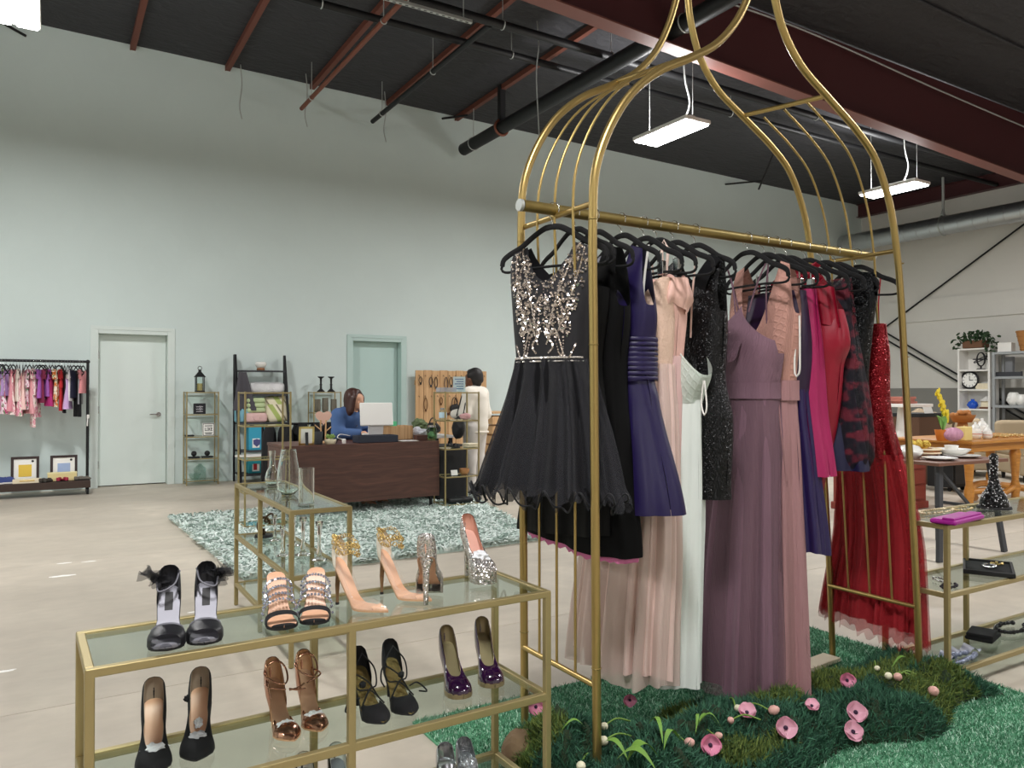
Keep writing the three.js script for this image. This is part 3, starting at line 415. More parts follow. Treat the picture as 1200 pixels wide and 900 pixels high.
{ // 1 beaded cocktail dress, turned towards the aisle
  const x = 1.475, yw = 0.47, g = gown('beaded_dress', 'black cocktail dress with silver beaded bodice and short chiffon skirt, first on the rod', x, yw);
  hang(x, yw, 'black velvet hanger inside the silver beaded dress');
  const lv = [[SH, 0.175, 0.012], [SH - 0.08, 0.17, 0.04], [SH - 0.2, 0.155, 0.065], [SH - 0.3, 0.145, 0.07], [1.40, 0.135, 0.07]], top = tank(SH - 0.005, 0.12, 0.1, 0.14, 0.5, 0.86);
  const bod = part(g, 'bodice', cloth({ lv, top, amp: [0, 0.002], N: 80, Mv: 24, sd: 2 }), fab(0x17161b, 0.6), 'black satin bodice');
  // beadwork: lines and clusters of small stones set on the front of the bodice
  const f = spline(lv), bead = [], pearl = [], put = (u, y, r, arr = bead) => { const [, w, t] = f(y); if (abs(u) > 0.995 || y > top(u, 1) || y < 1.395) return; const s = sqrt(1 - u * u); arr.push(tf(new THREE.OctahedronGeometry(r, 0), -(pow(s, 0.75) * t) - 0.002, y, u * w, rr(0, 3), rr(0, 3), 0)); };
  for (const k of [-1, 1]) {
    for (let t = 0; t < 1; t += 0.016) { const a = t * PI * 2; put(k * (0.5 + 0.2 * cos(a) * (1 - t * 0.5)), 1.62 + 0.12 * sin(a), 0.0045); put(k * (0.3 + 0.24 * sin(a * 0.9)), 1.52 + 0.1 * cos(a * 1.3), 0.0045); put(k * (0.62 - 0.5 * t), SH - 0.02 - 0.3 * t, 0.005); put(k * (0.75 - 0.35 * t * t), SH - 0.03 - 0.28 * t, 0.0045); put(k * (0.12 + 0.7 * t), 1.46 + 0.05 * sin(a), 0.0045); put(k * (0.18 + 0.1 * sin(a)), 1.43 + 0.09 * t, 0.0045); }
    for (let i = 0; i < 300; i++) { const y = rr(1.48, SH - 0.01), u = k * clamp(rr(0.1, 0.95) * (0.6 + 0.4 * (y - 1.5) / 0.3) + 0.1, 0, 0.97); put(u, y, rr(0.0035, 0.0075)); }
  }
  for (let i = 0; i < 130; i++) put(rr(-0.22, 0.22), rr(1.50, SH - 0.1), rr(0.003, 0.006));
  for (let u = -0.96; u < 0.97; u += 0.022) { put(u, 1.414, rr(0.003, 0.0055), pearl); put(u + 0.01, 1.402, rr(0.002, 0.004), pearl); }
  const b1 = part(bod, 'beadwork', bead, mat(0xd8cfc8, 0.12, 0.85), 'silver crystal beading'); b1.userData.kind = 'stuff'; const b2 = part(bod, 'waist_beading', pearl, mat(0xece6e0, 0.15, 0.5), 'row of pale stones at the waist'); b2.userData.kind = 'stuff';
  const sk = (k, o, yb, n, am, sd, m, nm, hemA) => part(g, nm, cloth({ lv: [[1.41, 0.136 * o, 0.071 * o], [1.33, 0.155 * o, 0.072], [1.15, 0.205 * k, 0.085 * k, -0.01], [0.98, 0.25 * k, 0.1 * k, -0.025], [yb, 0.275 * k, 0.105 * k, -0.03]], n, amp: [0.006, am], from: 1.41, N: 200, Mv: 36, sd, hem: th => hemA * sin(th * 13 + sd) + 0.012 * sin(th * 29) }), m);
  sk(0.82, 0.97, 0.98, 9, 0.022, 3, fab(0x101013, 0.8), 'underskirt', 0.01);
  sk(0.97, 1.0, 0.955, 11, 0.03, 5, sheer(0x1b1b20, 0.86), 'chiffon_layer', 0.02);
  sk(1.04, 1.01, 0.94, 14, 0.034, 8, sheer(0x25252b, 0.62), 'chiffon_layer', 0.03);
  // curled lettuce hem
  const hp2 = []; for (let i = 0; i < 260; i++) { const th = i / 260 * PI * 2; hp2.push(V(-sin(th) * (0.113 + 0.022 * sin(th * 14 + 2)), 0.936 + 0.03 * sin(th * 14 + 8) + 0.012 * sin(th * 29), -0.03 + cos(th) * (0.286 + 0.022 * sin(th * 14 + 2)))); } part(g, 'curled_hem', new THREE.TubeGeometry(new THREE.CatmullRomCurve3(hp2, true), 520, 0.0035, 5, true), fab(0x1a1a1e, 0.6));
}
{ // 2 black satin dress with thin gold straps, mostly behind the first
  const x = 1.57, g = gown('satin_dress', 'black satin dress with thin gold straps behind the beaded dress', x, 0.04); hang(x, 0.04, 'black velvet hanger beside the front gold pole holding the gold strapped dress');
  part(g, 'dress_body', cloth({ lv: [[1.62, 0.16, 0.06], [1.4, 0.13, 0.05], [1.2, 0.17, 0.055, -0.02], [0.80, 0.24, 0.06, -0.08]], top: u => 1.62 + 0.03 * u * u, amp: [0.003, 0.018], from: 1.4, n: 6, sd: 12, hem: th => 0.02 * cos(th) }), fab(0x050506, 0.5));
  for (const k of [-1, 1]) part(g, 'strap', tube([[0, 1.64, k * 0.12], [-0.02, 1.72, k * 0.1], [0, 1.79, k * 0.13]], 0.0022, 12, 6), M.goldBright, 'gold cord strap');
  for (const k of [-1, 1]) part(g, 'hanger_loop', tube([[0, 1.66, k * 0.05], [-0.02, 1.5, k * 0.02], [-0.05, 1.35, -k * 0.02]], 0.002, 12, 6), M.goldBright);
}
{ // 3 black sleeveless A-line
  const x = 1.655, g = gown('black_dress', 'black sleeveless knee length dress with pink lined hem', x, 0.02); hang(x, 0.02, 'black velvet hanger holding the black sleeveless dress with pink hem');
  part(g, 'dress_body', cloth({ lv: [[SH, 0.17, 0.012], [SH - 0.1, 0.165, 0.05], [SH - 0.25, 0.16, 0.08], [1.40, 0.14, 0.08], [1.2, 0.18, 0.085, -0.03], [0.76, 0.30, 0.105, -0.10]], top: tank(SH, 0.2, 0.1, 0.2, 0.42, 0.8), amp: [0.002, 0.022], from: 1.38, n: 5, sd: 21, hem: th => -0.015 * cos(th) }), fab(0x040405, 0.65));
  part(g, 'lining', cloth({ lv: [[1.2, 0.16, 0.075, -0.03], [0.742, 0.285, 0.095, -0.10]], amp: [0.002, 0.02], from: 1.2, n: 5, sd: 21, N: 60, Mv: 14, hem: th => -0.015 * cos(th) + 0.006 * sin(th * 31) }), fab(0xc46a96, 0.7), 'pink tulle lining');
}
{ // 4 indigo satin
  const x = 1.775, g = gown('indigo_dress', 'indigo satin short dress with gathered waist and wide straps', x, 0.0); hang(x, 0.0, 'black velvet hanger holding the indigo satin dress');
  part(g, 'dress_body', cloth({ lv: [[SH + 0.01, 0.14, 0.012], [SH - 0.1, 0.15, 0.05], [SH - 0.24, 0.16, 0.08], [1.42, 0.14, 0.085], [1.3, 0.155, 0.09], [0.885, 0.255, 0.14]], top: tank(SH + 0.01, 0.26, 0.1, 0.2, 0.5, 0.9), amp: [0.002, 0.026], from: 1.34, n: 4, sd: 33 }), fab(0x180d3e, 0.42));
  const ru = []; for (let k = 0; k < 9; k++) ru.push(cloth({ lv: [[1.49 - k * 0.017, 0.153, 0.095], [1.482 - k * 0.017, 0.1555, 0.0975], [1.474 - k * 0.017, 0.153, 0.095]], N: 72, Mv: 4, sd: 3, wob: 0.0006, hem: th => 0.004 * sin(3 * th + k) })); part(g, 'gathered_waist', ru, fab(0x1a0f40, 0.45));
  part(g, 'hanger_ribbon', strap([[0, SH, 0.15], [-0.01, 1.65, 0.135], [0, 1.52, 0.13]], 0.012), M.white, 'white ribbon loop');
}
{ // 5-7 blush and mint gowns
  const x = 1.88, g = gown('blush_gown', 'pale blush strapless gown with long pleated chiffon skirt', x, 0.0); hang(x, 0.0, 'black velvet hanger with clips holding the pale blush strapless gown');
  const m = fab(0xdcc0b8, 0.75), m2 = fab(0xe9d9d2, 0.8);
  part(g, 'bodice', cloth({ lv: [[1.70, 0.13, 0.07], [1.55, 0.13, 0.085], [1.38, 0.12, 0.08]], top: u => 1.68 + 0.03 * cos(u * 6), N: 64, Mv: 14, sd: 41 }), mat(0xe2c2ae, 0.45, 0.1, { normalMap: T.cell, normalScale: new THREE.Vector2(0.35, 0.35) }), 'blush sequinned bodice');
  part(g, 'skirt', cloth({ lv: [[1.40, 0.12, 0.08], [1.2, 0.15, 0.09, -0.02], [0.7, 0.2, 0.1, -0.08], [0.27, 0.225, 0.1, -0.13]], amp: [0.008, 0.03], from: 1.4, n: 12, sd: 42, N: 160, hem: th => 0.02 * sin(th * 3) }), m);
  part(g, 'overskirt', cloth({ lv: [[1.40, 0.123, 0.083], [1.2, 0.155, 0.095, -0.02], [0.7, 0.215, 0.11, -0.08], [0.24, 0.245, 0.115, -0.14]], amp: [0.008, 0.034], from: 1.4, n: 10, sd: 44, N: 160, hem: th => 0.015 * sin(th * 4 + 1) }), sheer(0xe3cbc2, 0.6));
  for (const [k, z] of [[0, -0.09], [1, 0.10]]) part(g, 'hanger_clip', [rbox(0.02, 0.05, 0.03, 0, 1.745, z, 0.004), bar([0, 1.77, z], [0, 1.80, z], 0.003)], M.chrome);
  const x2 = 1.945, g2 = gown('pink_gown', 'pale pink strapless gown with ruffled bust hanging from clips', x2, 0.0); hang(x2, 0.0, 'black velvet hanger with clips holding the pale pink gown with ruffled bust');
  part(g2, 'bodice', cloth({ lv: [[1.72, 0.14, 0.05], [1.58, 0.12, 0.09], [1.42, 0.105, 0.075]], top: u => 1.70 + 0.025 * cos(u * 7 + 1), amp: [0.004, 0.006], from: 1.7, n: 8, sd: 52, N: 64, Mv: 14 }), fab(0xe0b3a8, 0.65));
  part(g2, 'bust_ruffle', cloth({ lv: [[1.71, 0.145, 0.07], [1.64, 0.15, 0.1], [1.6, 0.13, 0.09]], amp: [0.008, 0.014], from: 1.72, n: 9, sd: 53, N: 90, Mv: 10, hem: th => 0.02 * sin(th * 5) }), fab(0xe8bdb0, 0.6));
  part(g2, 'skirt', cloth({ lv: [[1.43, 0.105, 0.075], [1.0, 0.12, 0.085, -0.03], [0.5, 0.13, 0.085, -0.06], [0.40, 0.135, 0.09, -0.07]], amp: [0.006, 0.022], from: 1.42, n: 7, sd: 54, N: 120, hem: th => 0.05 * cos(th) }), fab(0xd9b6b4, 0.75));
  for (const z of [-0.09, 0.11]) part(g2, 'hanger_clip', [rbox(0.02, 0.05, 0.03, 0, 1.76, z, 0.004), bar([0, 1.78, z], [0, 1.80, z], 0.003)], M.chrome);
  part(g2, 'shoulder_loop', tube([[0, 1.72, 0.05], [0, 1.83, 0.06], [0, 1.86, 0.045], [0, 1.83, 0.03], [0, 1.72, 0.04]], 0.006, 20, 6), fab(0xecd2c6));
  const x3 = 2.03, g3 = gown('mint_gown', 'very pale mint long gown with embroidered low back behind the pink gown', x3, 0.0); hang(x3, 0.0, 'black velvet hanger holding the pale mint gown');
  part(g3, 'bodice', cloth({ lv: [[1.62, 0.13, 0.04], [1.45, 0.17, 0.07], [1.36, 0.17, 0.08], [1.26, 0.12, 0.08]], top: u => 1.36 + 0.2 * (1 - abs(u)), N: 72, Mv: 16, sd: 61 }), mat(0xc9d3cb, 0.7, 0, { bumpMap: T.lace, bumpScale: 0.002 }), 'embroidered pale bodice');
  part(g3, 'ribbon_loop', tube([[-0.01, 1.34, 0.17], [-0.01, 1.24, 0.18], [-0.01, 1.215, 0.17], [-0.01, 1.25, 0.155], [-0.01, 1.34, 0.165]], 0.003, 20, 6), M.white);
  for (const k of [-1, 1]) part(g3, 'strap', strap([[0, 1.5, k * 0.09], [0, 1.66, k * 0.1], [0, 1.8, k * 0.12]], 0.01), fab(0xe2c8bc));
  part(g3, 'skirt', cloth({ lv: [[1.27, 0.12, 0.08], [0.9, 0.15, 0.09, -0.03], [0.5, 0.165, 0.09, -0.06], [0.19, 0.175, 0.09, -0.08]], amp: [0.006, 0.024], from: 1.26, n: 8, sd: 62, N: 120, hem: th => 0.02 * cos(th) }), fab(0xdfe6e2, 0.7));
}
{ // 8 black sequin dress
  const x = 2.14, g = gown('sequin_dress', 'black sequinned short dress with wide straps between the mint and mauve gowns', x, 0.0); hang(x, 0.0, 'black velvet hanger holding the black sequinned dress beside the mauve gown');
  part(g, 'dress_body', cloth({ lv: [[SH, 0.17, 0.012], [SH - 0.12, 0.15, 0.05], [SH - 0.28, 0.15, 0.07], [1.35, 0.14, 0.07], [1.2, 0.17, 0.08], [0.9, 0.16, 0.08]], top: tank(SH + 0.01, 0.18, 0.1, 0.2, 0.5, 0.86), amp: [0, 0.006], from: 1.4, n: 5, sd: 71 }), sequin(0x0c0c0f, 0.35, 0.4));
  part(g, 'shoulder_drape', [0, 1].map(k => strap([[-0.03, 1.62, 0.02 + k * 0.02], [-0.045, 1.72, 0.07 + k * 0.02], [-0.02, 1.805, 0.13]], 0.05)), fab(0x111114, 0.7));
}
{ // 9 mauve, 10 dusty rose
  const x = 2.43, g = gown('mauve_gown', 'long mauve chiffon gown with spaghetti straps and small bust ruffle', x, 0.0); hang(x, 0.0, 'black velvet hanger holding the mauve spaghetti strap gown');
  const mv = fab(0x7d5e6c, 0.8, { bumpMap: T.crinkle, bumpScale: 0.003 });
  part(g, 'bodice', cloth({ lv: [[1.66, 0.06, 0.03], [1.58, 0.12, 0.07], [1.48, 0.155, 0.1], [1.36, 0.145, 0.09], [1.30, 0.135, 0.085]], top: (u, fr) => fr > 0 ? 1.50 + 0.15 * (1 - abs(u)) : 1.45, N: 80, Mv: 20, amp: [0, 0.003], sd: 81 }), mv);
  part(g, 'bust_ruffle', grid(24, 8, (u, v) => { const z = lerp(-0.09, 0.06, u), d = 0.1 * sqrt(max(0, 1 - (z / 0.16) ** 2)); return [-d - 0.006 - v * 0.02 - 0.008 * v * sin(u * 19), 1.50 - v * (0.06 + 0.025 * sin(u * 9 + 1)), z]; }), mv);
  part(g, 'waistband', cloth({ lv: [[1.335, 0.1425, 0.0925], [1.30, 0.1415, 0.0915], [1.272, 0.143, 0.093]], N: 72, Mv: 4, wob: 0 }), mv);
  part(g, 'skirt', cloth({ lv: [[1.29, 0.136, 0.086], [1.1, 0.165, 0.095, -0.02], [0.6, 0.205, 0.105, -0.06], [0.1, 0.24, 0.115, -0.09]], amp: [0.002, 0.038], from: 1.29, n: 9, sd: 82, N: 180, hem: th => -0.03 * cos(th) + 0.012 * sin(th * 5) }), mv);
  part(g, 'overskirt', cloth({ lv: [[1.29, 0.138, 0.088], [1.1, 0.17, 0.1, -0.02], [0.6, 0.213, 0.112, -0.06], [0.075, 0.25, 0.125, -0.09]], amp: [0.001, 0.03], from: 1.29, n: 9, sd: 85, N: 160, hem: th => -0.03 * cos(th) + 0.012 * sin(th * 6) }), sheer(0x82636f, 0.45));
  for (const k of [-1, 1]) part(g, 'strap', tube([[-0.03, 1.62, k * 0.035], [-0.015, 1.72, k * 0.06], [0, 1.815, k * 0.105], [0.02, 1.7, k * 0.08], [0.05, 1.5, k * 0.06]], 0.0035, 24, 6), mv);
  const x2 = 2.53, g2 = gown('rose_gown', 'long dusty rose gown with lace bodice behind the mauve gown', x2, 0.0); hang(x2, 0.0, 'black velvet hanger holding the dusty rose lace gown');
  const ro = fab(0xa37a7c, 0.8, { bumpMap: T.crinkle, bumpScale: 0.003 });
  part(g2, 'bodice', cloth({ lv: [[SH + 0.02, 0.16, 0.012], [SH - 0.1, 0.17, 0.05], [SH - 0.25, 0.17, 0.07], [1.4, 0.15, 0.07], [1.3, 0.145, 0.07]], top: tank(SH + 0.02, 0.28, 0.2, 0.2, 0.55, 0.85), N: 80, Mv: 24, sd: 91 }), mat(0xc08f82, 0.75, 0, { bumpMap: T.lace, bumpScale: 0.003 }), 'rose lace bodice');
  part(g2, 'waistband', cloth({ lv: [[1.345, 0.155, 0.08], [1.3, 0.155, 0.08], [1.265, 0.156, 0.082]], N: 72, Mv: 4, wob: 0 }), ro);
  part(g2, 'skirt', cloth({ lv: [[1.3, 0.145, 0.07], [1.1, 0.16, 0.08], [0.6, 0.19, 0.095, -0.01], [0.12, 0.215, 0.1, -0.02]], amp: [0.002, 0.032], from: 1.3, n: 8, sd: 92, N: 160, hem: th => -0.03 * cos(th) }), ro);
  part(g2, 'hanger_ribbon', [tube([[0, 1.60, 0.175], [-0.005, 1.45, 0.18], [-0.005, 1.37, 0.175], [-0.005, 1.36, 0.16], [-0.005, 1.42, 0.155], [0, 1.60, 0.165]], 0.004, 30, 6)], M.white, 'white ribbon loop');
  part(g2, 'ribbon_tie', tube([[-0.06, 1.3, 0.12], [-0.08, 1.15, 0.15], [-0.06, 0.95, 0.16]], 0.003, 20, 6), ro);
}
{ // 11 violet, 12 magenta
  const x = 2.6, g = gown('violet_gown', 'dark violet satin dress squeezed beside the dusty rose gown', x, 0.0); hang(x, 0.0, 'black velvet hanger holding the dark violet satin dress');
  part(g, 'bodice', cloth({ lv: [[1.71, 0.14, 0.05], [1.5, 0.16, 0.075], [1.3, 0.15, 0.07]], N: 60, Mv: 14, sd: 101, amp: [0.003, 0.006], from: 1.7, n: 7 }), fab(0x2b1836, 0.4));
  part(g, 'skirt', cloth({ lv: [[1.31, 0.15, 0.07], [1.0, 0.19, 0.08], [0.66, 0.23, 0.09]], amp: [0.006, 0.02], from: 1.3, n: 10, sd: 102, N: 120, hem: th => 0.01 * sin(th * 4) }), fab(0x231748, 0.4));
  for (const z of [-0.1, 0.12]) part(g, 'hanger_clip', [rbox(0.02, 0.04, 0.03, 0, 1.74, z, 0.004), bar([0, 1.76, z], [0, 1.80, z], 0.003)], M.chrome);
  const x2 = 2.67, g2 = gown('magenta_dress', 'magenta satin strapless dress beside the crimson dress', x2, 0.0); hang(x2, 0.0, 'black velvet hanger holding the magenta strapless dress');
  part(g2, 'dress_body', cloth({ lv: [[1.72, 0.14, 0.05], [1.5, 0.16, 0.07], [1.2, 0.175, 0.08], [0.96, 0.215, 0.085]], amp: [0.003, 0.012], from: 1.7, n: 7, sd: 111, N: 100 }), fab(0xa01c56, 0.45));
  for (const z of [-0.1, 0.12]) part(g2, 'hanger_clip', [rbox(0.02, 0.04, 0.03, 0, 1.745, z, 0.004), bar([0, 1.76, z], [0, 1.80, z], 0.003)], M.chrome);
}
{ // 13 crimson one-shoulder
  const x = 2.79, g = gown('crimson_dress', 'crimson satin one shoulder dress with draped sash across the bust', x, 0.0); hang(x, 0.0, 'black velvet hanger holding the crimson one shoulder dress');
  const cr = fab(0x8f1029, 0.36);
  part(g, 'dress_body', cloth({ lv: [[1.80, 0.12, 0.03], [1.66, 0.17, 0.06], [1.5, 0.2, 0.09], [1.42, 0.17, 0.085], [1.2, 0.16, 0.085, -0.02], [0.84, 0.12, 0.08, -0.06]], top: u => 1.62 + 0.18 * sstep(-0.9, 0.35, u) - 0.16 * sstep(0.5, 1, u), amp: [0.002, 0.014], from: 1.5, n: 5, sd: 121, hem: th => -0.06 * cos(th) + 0.03 }), cr);
  part(g, 'draped_sash', grid(48, 24, (u, v) => { const z = lerp(0.10, -0.185, v), yc = lerp(1.80, 1.60, pow(v, 0.8)), hw = lerp(0.05, 0.085, sin(v * PI)), d = 0.095 * sqrt(max(0.02, 1 - (z / 0.2) ** 2)) * sstep(-0.05, 0.35, v) + 0.015; return [-d - 0.012 - 0.012 * sin(u * 24 + v * 3) , yc + (0.5 - u) * 2 * hw + 0.01 * sin(v * 5), z + 0.03 * (u - 0.5)]; }), cr);
  part(g, 'sash_end', grid(10, 14, (u, v) => [-0.05 - 0.02 * sin(u * 7), 1.76 - 0.17 * v - 0.04 * u, 0.08 + 0.11 * u + 0.03 * v]), cr);
}
{ // 14 navy under mottled chiffon
  const x = 2.9, g = gown('navy_dress', 'navy short dress with dark red mottled sheer overlay behind the crimson dress', x, 0.0); hang(x, 0.0, 'black velvet hanger holding the navy dress with sheer red overlay');
  part(g, 'dress_body', cloth({ lv: [[1.74, 0.13, 0.04], [1.5, 0.15, 0.07], [1.3, 0.15, 0.07], [0.97, 0.215, 0.1]], amp: [0.002, 0.018], from: 1.35, n: 6, sd: 131 }), fab(0x141338, 0.5));
  part(g, 'sheer_overlay', cloth({ lv: [[1.78, 0.14, 0.04], [1.5, 0.17, 0.075], [1.25, 0.215, 0.08], [1.02, 0.225, 0.09], [0.98, 0.2, 0.08]], amp: [0.003, 0.02], from: 1.6, n: 7, sd: 132 }), mat(0xffffff, 0.8, 0, { map: T.mottled, transparent: true, opacity: 0.72 }), 'dark red mottled chiffon');
}
{ // 15 black sequin, 16 red gown
  const x = 2.99, g = gown('sequin_dress', 'black sequinned cap sleeve dress next to the red tulle gown', x, 0.0); hang(x, 0.0, 'black velvet hanger holding the black sequinned cap sleeve dress');
  part(g, 'dress_body', cloth({ lv: [[SH + 0.015, 0.2, 0.02], [SH - 0.1, 0.2, 0.05], [SH - 0.25, 0.17, 0.07], [1.35, 0.15, 0.07], [1.2, 0.165, 0.08], [0.97, 0.16, 0.08]], top: tank(SH + 0.015, 0.06, 0.05, 0.1, 0.35, 0.93), amp: [0, 0.005], from: 1.4, n: 5, sd: 141 }), sequin(0x0b0d10, 0.3, 0.55));
  const x2 = 3.14, ln = y => 0.2 * (1 - sstep(0.55, 1.35, y)), g2 = gown('red_gown', 'long red gown with sequinned bodice and sparkling tulle skirt, last on the rod', x2, 0.0); hang(x2, 0.0, 'black velvet hanger holding the long red tulle gown');
  part(g2, 'bodice', cloth({ lv: [[1.60, 0.14, 0.045], [1.45, 0.155, 0.06], [1.2, 0.15, 0.065], [1.0, 0.15, 0.065]], N: 72, Mv: 20, sd: 151, lean: ln }), sequin(0x8c0f1c, 0.3, 0.5), 'red sequinned bodice');
  part(g2, 'strap', [-1, 1].map(k => tube([[0, 1.6, k * 0.11], [0, 1.7, k * 0.11], [0, 1.8, k * 0.12]], 0.003, 10, 6)), fab(0x8c0f1c));
  part(g2, 'underskirt', cloth({ lean: ln, lv: [[1.02, 0.148, 0.063], [0.7, 0.18, 0.07, -0.03], [0.21, 0.22, 0.075, -0.07]], amp: [0.006, 0.024], from: 1, n: 10, sd: 152, N: 140, hem: th => 0.03 * sin(th) }), fab(0x8a0f1a, 0.6));
  part(g2, 'tulle_layer', cloth({ lean: ln, lv: [[1.02, 0.152, 0.067], [0.7, 0.19, 0.075, -0.03], [0.19, 0.24, 0.085, -0.07]], amp: [0.006, 0.03], from: 1, n: 13, sd: 155, N: 180, hem: th => -0.02 * cos(th) + 0.01 * sin(th * 23) }), sheer(0xb3202c, 0.6));
  part(g2, 'tulle_layer', cloth({ lean: ln, lv: [[1.02, 0.155, 0.07], [0.7, 0.2, 0.08, -0.03], [0.17, 0.255, 0.09, -0.07]], amp: [0.006, 0.034], from: 1, n: 16, sd: 158, N: 180, hem: th => -0.03 * cos(th) + 0.014 * sin(th * 31) }), sheer(0xb8242f, 0.42));
  const sq = []; for (let i = 0; i < 420; i++) { const th = PI * 2 * (floor(rnd() * 26) + 0.2 * rnd()) / 26, y = rr(0.5, 1.0), k = (1.0 - y) / 0.81; const w = lerp(0.157, 0.24, k), t = lerp(0.073, 0.09, k); sq.push(tf(new THREE.OctahedronGeometry(0.0028, 0), -sin(th) * t + ln(y), y, cos(th) * w - 0.05 * k, rr(0, 3), rr(0, 3), 0, [1, 2.2, 1])); }
  const s2 = part(g2, 'skirt_sequins', sq, mat(0xd8404c, 0.15, 0.7)); s2.userData.kind = 'stuff';
}
// ---------------------------------------------------------------- gold and glass consoles and etageres
function consoleTable(name, label, x0, x1, z0, z1, h, levels, mids, turn = 0, axis = 'x', b = 0.022) {
  const cx = (x0 + x1) / 2, cz = (z0 + z1) / 2, w = x1 - x0, d = z1 - z0, g = thing(name, label, 'console table', [cx, 0, cz], turn), hx = w / 2 - b / 2, hz = d / 2 - b / 2;
  const legs = [[-hx, -hz], [hx, -hz], [-hx, hz], [hx, hz]]; for (const m of mids) for (const s of [-1, 1]) legs.push(axis === 'x' ? [m - cx, s * hz] : [s * hx, m - cz]);
  for (const [x, z] of legs) { const l = part(g, 'leg', rbox(b, h - 0.004, b, x, h / 2, z, 0.003), M.gold); part(l, 'foot_pad', cyl(0.009, 0.009, 0.006, x, 0.003, z, 10), M.black); }
  for (const y of [h, ...levels]) {
    const t = y === h ? b : 0.022, bb = b * 0.98;
    for (const s of [-1, 1]) { part(g, 'rail', rbox(w - 0.001, t, bb, 0, y - t / 2, s * hz, 0.003), M.gold); part(g, 'rail', rbox(bb, t, d - 2 * b, s * hx, y - t / 2, 0, 0.003), M.gold); }
    part(g, 'glass_shelf', rbox(w - 2 * b + 0.004, 0.005, d - 2 * b + 0.004, 0, y - 0.006, 0, 0.001), M.glass, 'clear glass shelf');
  }
  return g;
}
function etagere(label, x0, zf, turn = 0) {
  const w = 0.43, d = 0.3, b = 0.016, g = thing('etagere', label, 'shelf', [x0 + w / 2, 0, zf - d / 2], turn, 'narrow gold and glass etageres');
  for (const sx of [-1, 1]) for (const sz of [-1, 1]) part(g, 'leg', rbox(b, 1.30, b, sx * (w - b) / 2, 0.65, sz * (d - b) / 2, 0.002), M.gold);
  for (const y of [1.295, 0.985, 0.675, 0.37, 0.065]) {
    for (const s of [-1, 1]) { part(g, 'rail', rbox(w - 0.002, 0.014, b * 0.95, 0, y - 0.007, s * (d - b) / 2, 0.002), M.gold); part(g, 'rail', rbox(b * 0.95, 0.014, d - 2 * b, s * (w - b) / 2, y - 0.007, 0, 0.002), M.gold); }
    part(g, 'glass_shelf', rbox(w - 2 * b, 0.004, d - 2 * b, 0, y - 0.004, 0, 0.001), M.glass);
  }
  return g;
}
consoleTable('shoe_console', 'gold framed glass console holding rows of high heeled shoes', 0.057, 1.208, -2.085, -1.785, 0.74, [0.455, 0.18], [0.622], 0.028, 'x', 0.019);
consoleTable('vase_console', 'gold framed glass console with clear vases standing on the mint rug', 0.965, 1.27, -4.9, -3.63, 0.74, [0.43, 0.14], [-4.27], 0, 'z', 0.022);
consoleTable('jewellery_console', 'gold framed glass console with jewellery trays beside the birdcage rack', 3.31, 4.72, -2.18, -1.87, 0.725, [0.43, 0.09], [4.0], 0, 'x', 0.022);
etagere('gold etagere against the mint wall between the door and ladder shelf', 1.607, -11.4);
etagere('gold etagere at the left end of the walnut desk', 1.525, -7.3);
etagere('gold etagere at the right end of the walnut desk', 3.68, -7.54);
etagere('gold etagere against the mint wall with black candlesticks on top', 3.38, -11.4);

